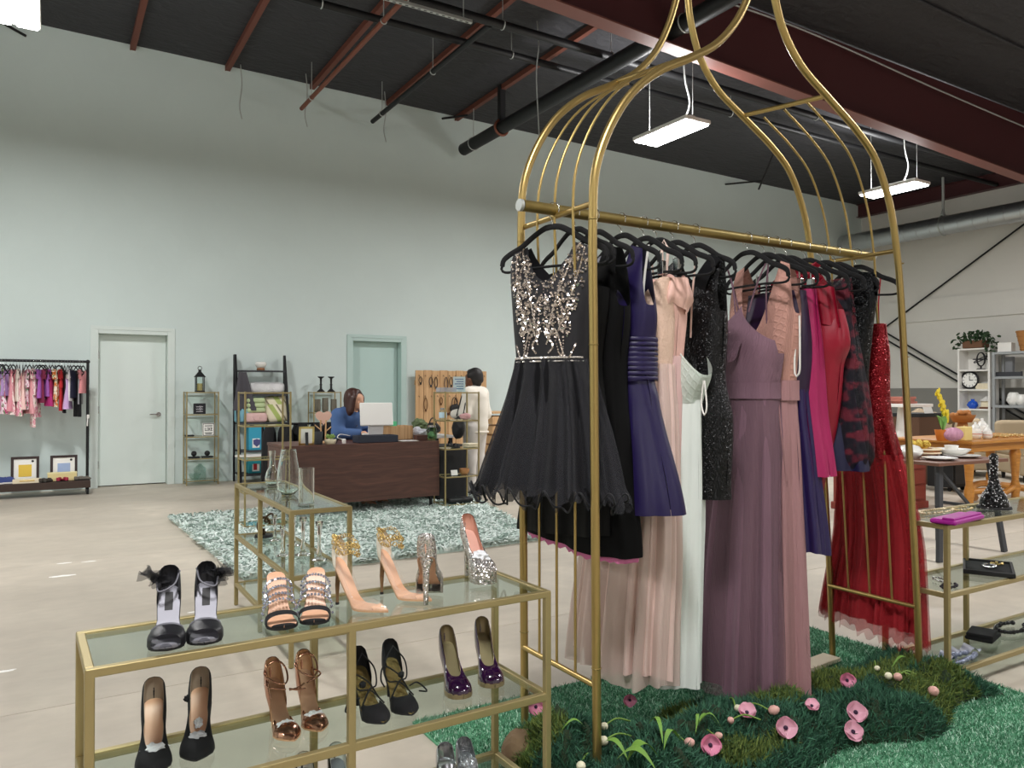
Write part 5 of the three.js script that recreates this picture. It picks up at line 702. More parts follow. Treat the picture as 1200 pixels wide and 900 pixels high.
  t = k('pos_monitor', 'white point of sale monitor seen from behind', 'monitor', onDesk(441, -8.02), facing(200) - PI / 2 + PI); part(t, 'screen_housing', tf(rbox(0.36, 0.26, 0.03, 0, 0, 0, 0.012, 0, 0, 0, 3), 0, 0.29, 0, 0.25), M.white); part(t, 'stand', [tf(ext([[-0.08, 0], [0.08, 0], [0.075, 0.19], [-0.075, 0.19]], 0.05, 0.004), 0, 0.02, 0.02, -0.15), rbox(0.18, 0.02, 0.16, 0, 0.01, 0.02)], mat(0xdcdcdc, 0.5)); part(t, 'emblem', [tf(new THREE.TorusGeometry(0.03, 0.007, 8, 28), 0, 0.125, 0.062, -0.15), tf(cyl(0.012, 0.012, 0.004, 0, 0, 0, 16, PI / 2), 0, 0.125, 0.062, -0.15)], M.grey, 'grey ring emblem');
  t = k('paper_cup', 'white paper cup beside the monitor stand', 'cup', onDesk(428, -7.98)); part(t, 'cup', lathe([[0, 0], [0.028, 0], [0.037, 0.085], [0.034, 0.085], [0.026, 0.006], [0, 0.006]], 18), M.paper);
  t = k('wooden_crate', 'open pine crate on the desk beside the monitor', 'crate', onDesk(462, -8.12)); for (const [x, z, w2, d2] of [[0, 0.11, 0.34, 0.012], [0, -0.11, 0.34, 0.012], [0.17, 0, 0.012, 0.232], [-0.17, 0, 0.012, 0.232]]) part(t, 'board', rbox(w2, 0.15, d2, x, 0.08, z, 0.002), M.pine); part(t, 'bottom', box(0.34, 0.01, 0.22, 0, 0.006, 0), M.pine);
  single('sticky_pad', 'bright green note pad standing in the pine crate', 'note pad', box(0.08, 0.19, 0.02, 0, 0.095, 0), mat(0x66d69a, 0.7), [onDesk(461, -8.12).x, DT + 0.012, -8.12], 0.2);
  single('plastic_bag', 'crumpled grey plastic bag beside the pine crate', 'bag', lump(0.085, 0, 0.06, 0, [1.2, 0.72, 0.9], 0.35, 3, 4), mat(0xb7b9c0, 0.35), onDesk(490, -8.1));
  t = k('glass_jar', 'squat glass jar with green tint at the right end of the desk', 'jar', onDesk(506, -7.85)); part(t, 'jar', lathe([[0, 0], [0.055, 0], [0.06, 0.02], [0.06, 0.11], [0.045, 0.14], [0.042, 0.14], [0.056, 0.11], [0.056, 0.01], [0, 0.01]], 24), mat(0xcfe2d2, 0.04, 0, { transmission: 1 })); part(t, 'lid', cyl(0.047, 0.047, 0.02, 0, 0.15, 0, 20), M.silver); part(t, 'contents', lump(0.04, 0, 0.05, 0, [1, 1, 1], 0.2), mat(0xb9c8a9));
  single('paper_sheet', 'white paper sheet lying beside the small brown box', 'paper', rbox(0.2, 0.004, 0.14, 0, 0.002, 0, 0.001), M.paper, onDesk(478, -7.8)); single('brown_box', 'small dark brown box near the glass jar', 'box', [rbox(0.13, 0.05, 0.09, 0, 0.025, 0), rbox(0.135, 0.012, 0.095, 0, 0.052, 0)], mat(0x4a2b20, 0.6), onDesk(493, -7.83));
  // return table
  t = thing('side_desk', 'white topped table with black legs behind the walnut desk', 'table', [3.9, 0, -8.85]); part(t, 'table_top', rbox(0.9, 0.03, 0.5, 0, 0.74, 0), M.white); for (const [x, z] of [[-0.4, -0.2], [0.4, -0.2], [-0.4, 0.2], [0.4, 0.2]]) part(t, 'leg', rbox(0.04, 0.725, 0.04, x, 0.3625, z), M.black);
  single('dark_handbag', 'dark handbag lying on the white topped table', 'bag', [lump(0.1, 0, 0.08, 0, [1.3, 0.8, 0.7], 0.2, 2), tor(0.07, 0.008, 0, 0.14, 0, 0, 0, 0, 20, 6, PI)], M.black, [4.15, 0.757, -8.85], 0.5);
  single('potted_herbs', 'small bushy herb bunch on the white topped table', 'plant', [lump(0.09, 0, 0.13, 0, [1, 0.8, 1], 0.5, 5), cyl(0.05, 0.04, 0.09, 0, 0.045)], mat(0x5c6b48, 0.8), [3.9, 0.757, -8.7]);
}
// ---------------------------------------------------------------- people
function field(prims, c, s, res, k) { // smooth union of tapered capsules -> surface
  const mc = new MarchingCubes(res, new THREE.MeshBasicMaterial(), false, false, 200000); mc.isolation = 0; const f = mc.field, h = res / 2;
  const P = prims.map(p => ({ a: p.slice(0, 3), r: p[3], b: p.length > 4 ? p.slice(4, 7) : p.slice(0, 3), q: p.length > 4 ? p[7] : p[3] }));
  for (let z = 0; z < res; z++) for (let y = 0; y < res; y++) for (let x = 0; x < res; x++) {
    const p = [c[0] + (x - h) / h * s, c[1] + (y - h) / h * s, c[2] + (z - h) / h * s]; let d = 9;
    for (const o of P) { const bx = o.b[0] - o.a[0], by = o.b[1] - o.a[1], bz = o.b[2] - o.a[2], ax = p[0] - o.a[0], ay = p[1] - o.a[1], az = p[2] - o.a[2], L = bx * bx + by * by + bz * bz, t = L ? clamp((ax * bx + ay * by + az * bz) / L) : 0, e = hypot(ax - bx * t, ay - by * t, az - bz * t) - lerp(o.r, o.q, t); const m = max(k - abs(d - e), 0) / k; d = min(d, e) - m * m * k * 0.25; }
    f[x + y * res + z * res * res] = -d;
  }
  mc.update(); const n = mc.count ?? mc.geometry.drawRange.count; let g = new THREE.BufferGeometry(); g.setAttribute('position', new THREE.Float32BufferAttribute(mc.positionArray.slice(0, n * 3), 3)); g = mergeVertices(g, 1e-5); tf(g, ...c, 0, 0, 0, s); g.computeVertexNormals(); return g;
}
const handOf = (x, y, z, dx, dy, dz, s) => { const out = [[x, y, z, 0.024, x + dx * 0.07, y + dy * 0.07, z + dz * 0.07, 0.028]]; for (let k = 0; k < 4; k++) { const o = (k - 1.5) * 0.019, l = [0.06, 0.072, 0.068, 0.052][k], bx = x + dx * 0.085, by = y + dy * 0.085, bz = z + dz * 0.085 + o; out.push([bx, by, bz, 0.009, bx + dx * l * 0.55, by + dy * l * 0.55 - 0.006, bz, 0.0085], [bx + dx * l * 0.55, by + dy * l * 0.55 - 0.006, bz, 0.0085, bx + dx * l * 0.9, by + dy * l - 0.028, bz, 0.0075]); } out.push([x + dx * 0.03, y, z + s * 0.026, 0.0105, x + dx * 0.085, y - 0.01, z + s * 0.05, 0.0085]); return out; };
const headOf = (x, y, z = 0) => [[x - 0.012, y + 0.02, z, 0.088], [x + 0.02, y + 0.0, z, 0.078], [x + 0.045, y - 0.055, z, 0.05, x + 0.02, y - 0.06, z, 0.055], [x + 0.075, y - 0.085, z, 0.026], [x + 0.088, y + 0.012, z, 0.012, x + 0.112, y - 0.022, z, 0.013], [x + 0.09, y - 0.052, z - 0.016, 0.011, x + 0.09, y - 0.052, z + 0.016, 0.011], [x + 0.07, y + 0.03, z - 0.03, 0.02], [x + 0.07, y + 0.03, z + 0.03, 0.02], [x, y - 0.01, z + 0.082, 0.02], [x, y - 0.01, z - 0.082, 0.02], [x - 0.01, y - 0.08, z, 0.05, x - 0.03, y - 0.16, z, 0.055]];
const faceBits = (g, x, y) => { for (const s of [-1, 1]) { const e = part(g, 'eye', sph(0.011, x + 0.083, y + 0.012, s * 0.03, 1, 10), M.white); part(e, 'iris', sph(0.006, x + 0.091, y + 0.011, s * 0.03, 1, 8), M.hair); part(g, 'eyebrow', tf(rbox(0.006, 0.006, 0.03), x + 0.088, y + 0.034, s * 0.03), M.hair); } part(g, 'lips', tf(sph(0.012, 0, 0, 0, [0.5, 0.5, 1.6], 10), x + 0.1, y - 0.052, 0), mat(0xa85a55, 0.5)); };
{ // seated shop keeper in a denim jacket
  const p = onZ(403, 515, -8.62), g = thing('person', 'woman with brown shoulder length hair in a denim jacket seated at the desk', 'person', [p.x, 0, -8.62], facing(62));
  const torso = [[0, 0.56, 0, 0.15, 0.03, 0.8, 0, 0.125], [0.03, 0.8, 0, 0.125, 0.06, 0.98, 0, 0.135], [0.05, 1.03, -0.14, 0.062, 0.05, 1.03, 0.14, 0.062]], armR = [[0.05, 1.02, 0.17, 0.056, 0.1, 0.83, 0.22, 0.046], [0.1, 0.83, 0.22, 0.045, 0.33, 0.83, 0.14, 0.032]], armL = [[0.05, 1.02, -0.17, 0.056, 0.12, 0.82, -0.21, 0.046], [0.12, 0.82, -0.21, 0.045, 0.35, 0.84, -0.1, 0.032]], legs = [[0, 0.53, 0.09, 0.085, 0.42, 0.53, 0.11, 0.06], [0.42, 0.53, 0.11, 0.06, 0.4, 0.1, 0.11, 0.042], [0.4, 0.07, 0.11, 0.04, 0.52, 0.045, 0.11, 0.035], [0, 0.53, -0.09, 0.085, 0.42, 0.53, -0.11, 0.06], [0.42, 0.53, -0.11, 0.06, 0.4, 0.1, -0.11, 0.042], [0.4, 0.07, -0.11, 0.04, 0.52, 0.045, -0.11, 0.035]];
  const HX = 0.16, HY = 1.205, head = headOf(HX, HY), hands = [...handOf(0.33, 0.83, 0.14, 0.96, 0.05, -0.25, -1), ...handOf(0.35, 0.84, -0.1, 0.95, 0.1, 0.25, 1)];
  part(g, 'body', [field([...torso, ...armR, ...armL, ...legs, [0.07, 1.0, 0, 0.06, 0.12, 1.12, 0, 0.052]], [0.15, 0.58, 0], 0.72, 72, 0.05), field(head, [HX, HY - 0.05, 0], 0.24, 56, 0.03), field(hands, [0.4, 0.83, 0.02], 0.2, 64, 0.012)], M.skin);
  const big = (a, r) => a.map(q => q.map((v, i) => i === 3 || i === 7 ? v + r : v));
  const jk = part(g, 'denim_jacket', field(big([...torso, ...armR, ...armL], 0.02), [0.12, 0.8, 0], 0.48, 72, 0.05), M.denim, 'blue denim jacket'); for (const s of [-1, 1]) part(jk, 'collar', tf(rbox(0.09, 0.015, 0.05, 0, 0, 0, 0.006), 0.12, 1.06, s * 0.06, s * 0.6, s * 0.5, -0.4), M.denim); for (let i = 0; i < 4; i++) part(jk, 'button', sph(0.008, 0.205, 0.98 - i * 0.07, 0.02, 1, 8), M.silver);
  part(g, 'trousers', field(big(legs.filter((_, i) => i % 3 < 2).concat([[0, 0.56, 0, 0.14]]), 0.015), [0.2, 0.35, 0], 0.45, 56, 0.04), M.darkgrey);
  part(g, 'hair', field([[HX - 0.035, HY + 0.045, 0, 0.096], [HX - 0.05, HY - 0.02, 0, 0.09, HX - 0.06, HY - 0.13, 0, 0.075], [HX - 0.01, HY + 0.04, 0.065, 0.045, HX - 0.02, HY - 0.17, 0.085, 0.035], [HX - 0.01, HY + 0.04, -0.065, 0.045, HX - 0.02, HY - 0.17, -0.085, 0.035], [HX + 0.03, HY + 0.09, 0.02, 0.03, HX + 0.06, HY + 0.05, 0.055, 0.018], [HX + 0.03, HY + 0.09, -0.02, 0.03, HX + 0.05, HY + 0.05, -0.06, 0.018], [HX + 0.05, HY + 0.02, 0.075, 0.022, HX + 0.02, HY - 0.13, 0.088, 0.03], [HX + 0.05, HY + 0.02, -0.075, 0.022, HX + 0.02, HY - 0.13, -0.088, 0.03]], [HX, HY - 0.04, 0], 0.26, 64, 0.03), M.hair, 'brown shoulder length hair'); faceBits(g, HX, HY);
  const st = thing('desk_stool', 'black stool under the seated woman', 'stool', [p.x, 0, -8.62]); part(st, 'seat', cyl(0.18, 0.18, 0.05, 0, 0.37, 0, 28), M.black); part(st, 'pole', cyl(0.03, 0.03, 0.33, 0, 0.18), M.chrome); part(st, 'base', cyl(0.2, 0.22, 0.02, 0, 0.01, 0, 28), M.chrome);
}
{ // standing customer in white
  const p = EYE.clone().addScaledVector(ray(557, 500), 9.6), g = thing('person', 'person with short black hair in a white jacket facing the pegboard', 'person', [p.x, 0, p.z], facing(-118));
  const torso = [[0, 0.88, 0, 0.14, 0.0, 1.08, 0, 0.125], [0.0, 1.08, 0, 0.125, 0.0, 1.22, 0, 0.13], [-0.01, 1.28, -0.13, 0.06, -0.01, 1.28, 0.13, 0.06]], arms = [[0, 1.27, 0.17, 0.055, -0.02, 1.02, 0.22, 0.045], [-0.02, 1.02, 0.22, 0.045, 0.14, 0.9, 0.2, 0.034], [0, 1.27, -0.17, 0.055, 0.03, 1.04, -0.21, 0.045], [0.03, 1.04, -0.21, 0.045, 0.2, 1.02, -0.16, 0.034]], legs = [0.085, -0.085].flatMap(z => [[0, 0.86, z, 0.095, 0.02, 0.46, z * 1.1, 0.062], [0.02, 0.46, z * 1.1, 0.06, 0, 0.1, z * 1.15, 0.042], [-0.02, 0.05, z * 1.15, 0.036, 0.14, 0.04, z * 1.2, 0.034]]);
  const big = (a, r) => a.map(q => q.map((v, i) => i === 3 || i === 7 ? v + r : v)), HX = 0.03, HY = 1.46, hands = [...handOf(0.14, 0.9, 0.2, 0.9, -0.3, 0, -1), ...handOf(0.2, 1.02, -0.16, 0.95, 0.1, 0.2, 1)];
  part(g, 'body', [field([...torso, ...arms, ...legs, [0, 1.26, 0, 0.06, 0.01, 1.36, 0, 0.05]], [0.02, 0.72, 0], 0.78, 80, 0.05), field(headOf(HX, HY), [HX, HY - 0.05, 0], 0.24, 56, 0.03), field(hands, [0.24, 0.95, 0.02], 0.3, 72, 0.012)], M.skinDark);
  const jk = part(g, 'white_jacket', field(big([...torso, ...arms], 0.024), [0.04, 1.08, 0], 0.45, 72, 0.05), mat(0xe4ded2, 0.85), 'cream white jacket'); part(jk, 'hem_band', tf(new THREE.TorusGeometry(0.158, 0.014, 8, 36), 0, 0.8, 0, PI / 2, 0, 0, [1, 1.02, 1]), mat(0xdcd5c8, 0.85));
  part(g, 'trousers', field(big(legs.filter((_, i) => i % 3 < 2).concat([[0, 0.86, 0, 0.13]]), 0.018), [0, 0.48, 0], 0.52, 72, 0.04), mat(0xcfcac4, 0.85)); for (const z of [0.098, -0.098]) part(g, 'shoe', field([[-0.03, 0.05, z, 0.046, 0.15, 0.035, z * 1.05, 0.038], [-0.03, 0.05, z, 0.046, -0.01, 0.12, z, 0.05]], [0.05, 0.07, z], 0.18, 36, 0.03), M.black);
  part(g, 'hair', field([[HX - 0.03, HY + 0.045, 0, 0.098], [HX - 0.05, HY - 0.02, 0, 0.085, HX - 0.045, HY - 0.06, 0, 0.06], [HX + 0.0, HY + 0.04, 0.06, 0.045], [HX, HY + 0.04, -0.06, 0.045], [HX + 0.05, HY + 0.085, 0, 0.035]], [HX, HY, 0], 0.22, 52, 0.03), M.hairBlack, 'short black hair'); faceBits(g, HX, HY);
  const b = thing('shoulder_bag', 'black shoulder bag hanging at the side of the person in white', 'bag', [p.x, 0, p.z], facing(-118)); part(b, 'pouch', lump(0.12, 0.06, 0.86, -0.3, [0.75, 1.15, 0.35], 0.12, 2), M.black); part(b, 'strap', tube([[0.0, 1.0, -0.29], [-0.01, 1.2, -0.24], [0, 1.365, -0.15], [0.05, 1.25, -0.23], [0.1, 1.0, -0.28]], 0.008, 30, 6), M.black);
}
// ---------------------------------------------------------------- children's clothes rack
{
  const zr = -11.28, x0 = -0.85, x1 = 0.41, yr = 1.685, g = thing('pipe_rack', 'black pipe clothes rack with wooden base on casters against the mint wall', 'clothes rack', [(x0 + x1) / 2, 0, zr]), w = x1 - x0;
  part(g, 'base_board', rbox(w + 0.06, 0.09, 0.38, 0, 0.135, 0.02, 0.004), mat(0x3a2a22, 0.6)); part(g, 'top_rail', cyl(0.017, 0.017, w, 0, yr, 0, 14, 0, 0, PI / 2), M.blackPipe);
  for (const s of [-1, 1]) { const u = part(g, 'upright', cyl(0.017, 0.017, yr - 0.18, s * w / 2, (yr + 0.18) / 2, 0, 14), M.blackPipe); part(u, 'elbow', sph(0.026, s * w / 2, yr, 0), M.blackPipe); part(u, 'flange', cyl(0.045, 0.045, 0.012, s * w / 2, 0.186, 0, 16), M.blackPipe); for (const z of [-0.1, 0.15]) { const c = part(g, 'caster', [cyl(0.045, 0.045, 0.028, s * (w / 2 - 0.0), 0.045, z, 20, 0, 0, PI / 2)], M.rubber); part(c, 'hub', cyl(0.02, 0.02, 0.032, s * (w / 2), 0.045, z, 14, 0, 0, PI / 2), M.strut); } }
  part(g, 'hook_clip', [rbox(0.03, 0.05, 0.03, w / 2 + 0.005, 0.98, 0.02), bar([w / 2, 0.97, 0.03], [w / 2 - 0.005, 0.86, 0.05], 0.008)], M.white);
  // hangers and small garments
  const hp0 = makeHanger(0.14, M.black, M.chrome), F = T.floral.map(t => mat(0xffffff, 0.8, 0, { map: t }));
  const list = [['pink floral', F[1], 0.36, 'dress'], ['coral', 0xd98a7e, 0.48, 'romper'], ['blush floral', F[0], 0.3, 'top'], ['pale rose', 0xe7b9b6, 0.52, 'dress'], ['white and green leaf print', F[4], 0.4, 'set'], ['peach', 0xe8b39a, 0.5, 'dress'], ['charcoal', 0x2c2a33, 0.3, 'top'], ['lime trimmed', 0x8fbf5a, 0.28, 'top'], ['lilac floral', F[2], 0.55, 'dress'], ['mauve pink', 0xc98aa8, 0.45, 'romper'], ['lavender', 0xb79ad0, 0.33, 'top'], ['cream floral', F[1], 0.56, 'dress'], ['rose pink', 0xd88e9a, 0.52, 'dress'], ['ivory', 0xeee0d6, 0.4, 'top'], ['dusty floral', F[0], 0.58, 'dress'], ['shell pink', 0xeec9c2, 0.5, 'dress'], ['berry striped', F[2], 0.5, 'set'], ['soft pink', 0xe3a3a8, 0.55, 'dress'], ['cream and pink floral', F[1], 0.72, 'set'], ['blossom print', F[0], 0.55, 'romper'], ['dark berry', 0x7d2547, 0.42, 'top'], ['violet', 0xa45fb4, 0.36, 'top'], ['orchid purple', 0x9a58a8, 0.34, 'top'], ['hot magenta', 0xb02a72, 0.46, 'dress'], ['deep raspberry', 0x9c1f57, 0.4, 'top'], ['orange floral', F[3], 0.42, 'romper'], ['apricot print', F[3], 0.38, 'top'], ['bright red', 0xc02b30, 0.52, 'set'], ['black', 0x18181c, 0.55, 'trousers'], ['pale lilac', 0xc9a8d4, 0.5, 'dress'], ['plain white', 0xe8e4e6, 0.4, 'top'], ['navy', 0x23243c, 0.36, 'top'], ['jet black', 0x101014, 0.6, 'trousers'], ['grey', 0x8c8c90, 0.44, 'trousers'], ['salmon pink', 0xdf9296, 0.3, 'top']];
  list.forEach(([nm, m, len, kind], i) => {
    const x = x0 + 0.04 + (w - 0.09) * i / (list.length - 1) + rr(-0.006, 0.006), yaw = rr(-0.5, 0.5), ys = yr - 0.105;
    const h = hp0.clone(); h.name = numbered('kids_hanger'); h.position.set(x, yr - 0.001, zr); h.rotation.y = yaw; h.scale.setScalar(0.95); h.userData = { label: 'small hanger holding the ' + nm + ' child ' + kind, category: 'hanger', group: 'small hangers on the pipe rack' }; scene.add(h);
    const t = thing('child_garment', nm + ' child ' + kind + ' hanging on the black pipe rack', 'clothing', [x, 0, zr], yaw, 'children’s clothes on the pipe rack'), mm = typeof m === 'number' ? mat(m, 0.85) : m, hw = rr(0.11, 0.14);
    if (kind === 'trousers') { for (const s of [-1, 1]) part(t, 'trouser_leg', cloth({ lv: [[ys - 0.04, 0.055, 0.012, s * 0.05], [ys - len, 0.05, 0.014, s * 0.06]], N: 20, Mv: 10, n: 3, amp: [0, 0.004], from: ys, sd: i }), mm); part(t, 'waistband', cloth({ lv: [[ys - 0.01, 0.11, 0.012], [ys - 0.06, 0.108, 0.014]], N: 24, Mv: 4, sd: i }), mm); return; }
    const bl = kind === 'set' ? len * 0.45 : len, fl = kind === 'dress' ? 0.05 : 0.0;
    part(t, 'body', cloth({ lv: [[ys, hw * 0.95, 0.008], [ys - 0.1, hw * 0.85, 0.02], [ys - bl * 0.5, hw * 0.85, 0.022], [ys - bl, hw + fl, 0.026 + fl * 0.3]], top: tank(ys, 0.05, 0.02, 0.06, 0.4, 0.9), N: 40, Mv: 14, n: 5, amp: [0.001, kind === 'dress' ? 0.012 : 0.005], from: ys - 0.1, sd: i + 3 }), mm);
    if (kind !== 'dress') for (const s of [-1, 1]) part(t, 'sleeve', tf(cloth({ lv: [[0.05, 0.03, 0.012], [-0.06, 0.035, 0.015]], N: 14, Mv: 4, sd: i }), 0, ys - 0.055, s * (hw + 0.01), s * 0.5), mm);
    if (kind === 'set') for (const s of [-1, 1]) part(t, 'trouser_leg', cloth({ lv: [[ys - bl * 0.9, 0.05, 0.016, s * 0.05], [ys - len, 0.06, 0.02, s * 0.07]], N: 20, Mv: 8, n: 4, amp: [0, 0.006], from: ys, sd: i }), mm);
    if (kind === 'romper') for (const s of [-1, 1]) part(t, 'leg_ruffle', cloth({ lv: [[ys - bl * 0.96, 0.055, 0.02, s * 0.06], [ys - bl - 0.05, 0.07, 0.026, s * 0.065]], N: 24, Mv: 4, n: 7, amp: [0.002, 0.01], from: ys - bl, sd: i }), mm);
  });
  const yb = 0.1805, at = (px) => onZ(px, 560, zr + 0.06).x;
  const frame = (px, label, col, col2) => { const t = thing('picture_frame', label, 'picture frame', [at(px), yb, zr - 0.05]), T2 = q => tf(q, 0, 0, 0, -0.12); part(t, 'frame', [box(0.3, 0.03, 0.02, 0, 0.015), box(0.3, 0.03, 0.02, 0, 0.295), box(0.03, 0.25, 0.02, -0.135, 0.155), box(0.03, 0.25, 0.02, 0.135, 0.155)].map(T2), mat(0x2b1714, 0.5)); part(t, 'mat_board', T2(box(0.24, 0.25, 0.008, 0, 0.155, -0.004)), M.paper); part(t, 'plain_print', T2(rbox(0.14, 0.15, 0.004, 0, 0.135, 0.001, 0.02)), mat(col, 0.7), 'plain coloured print'); part(t, 'price_sticker', T2(cyl(0.014, 0.014, 0.004, 0.08, 0.25, 0.002, 14, PI / 2)), M.black); };
  frame(29, 'dark picture frame with a plain yellow print on the rack base', 0xe3c04a); frame(75, 'dark picture frame with a pale blue print on the rack base', 0x9fb2d6);
  const sneaker = (px, z, label, turn, m) => { const t = thing('kids_sneaker', label, 'shoe', [at(px), yb, z], turn, 'shoes on the rack base'); const f = shoeForm({ L: 0.2, H: 0.012, P: 0.01, toe: 'round', ws: 1 }); part(t, 'sole', f.sole(-0.014, 0.004, 1.08), M.white, 'white sole'); part(t, 'upper', f.pump({ tV: 0.6, hc: 0.075, hs: 0.065, hv: 0.07 }), m); part(t, 'lace', [0, 1, 2].map(k => f.band(0.5 + k * 0.07, 0.53 + k * 0.07, 0.078 - k * 0.008, 0.8)), M.paper); };
  sneaker(8, zr + 0.1, 'navy child sneaker with white sole lying on the rack base', 0.4, mat(0x3a4a86, 0.7)); sneaker(-6, zr + 0.13, 'navy child sneaker beside its pair at the rack end', 0.2, mat(0x3a4a86, 0.7));
  const flat = (px, z, label, turn, m) => { const t = thing('kids_flat', label, 'shoe', [at(px), yb, z], turn, 'shoes on the rack base'); const f = shoeForm({ L: 0.15, H: 0.008, P: 0.006, toe: 'round', ws: 0.85 }); part(t, 'sole', f.sole(-0.01, 0.001, 1.03), M.black); part(t, 'upper', f.pump({ tV: 0.62, hc: 0.04, hs: 0.03, hv: 0.03 }), m); part(t, 'bow', lump(0.014, f.X(0.72), 0.04, 0, [1, 0.6, 1.6], 0.3), m); };
  const dk = mat(0x3f3a33, 0.7), rd = mat(0x9c1f3c, 0.6), gr = mat(0x6f6a60, 0.7);
  flat(50, zr + 0.12, 'dark olive child flat in front of the picture frames', 1.2, dk); flat(56, zr + 0.13, 'dark olive child flat next to the red shoes', 1.0, dk); flat(69, zr + 0.13, 'crimson child shoe with bow in front of the yellow box', 1.4, rd); flat(77, zr + 0.13, 'crimson child shoe beside its pair', 1.7, rd); flat(93, zr + 0.1, 'grey child shoe near the rack upright', 0.8, gr); flat(99, zr + 0.1, 'grey child shoe touching the rack upright', 0.4, gr);
  let t = thing('shoe_box', 'flat cream box with a gold band on the rack base', 'box', [at(32), yb, zr + 0.12]); part(t, 'box_body', rbox(0.3, 0.05, 0.12, 0, 0.025, 0), M.cream); part(t, 'band', rbox(0.16, 0.02, 0.122, 0, 0.03, 0.001), M.goldBright);
  t = thing('shoe_box', 'pale yellow box behind the crimson child shoes', 'box', [at(73), yb, zr + 0.05]); part(t, 'box_body', rbox(0.32, 0.09, 0.1, 0, 0.045, 0), mat(0xe7d79c, 0.7)); part(t, 'lid', rbox(0.325, 0.02, 0.105, 0, 0.095, 0), mat(0xeadda8, 0.7));
}
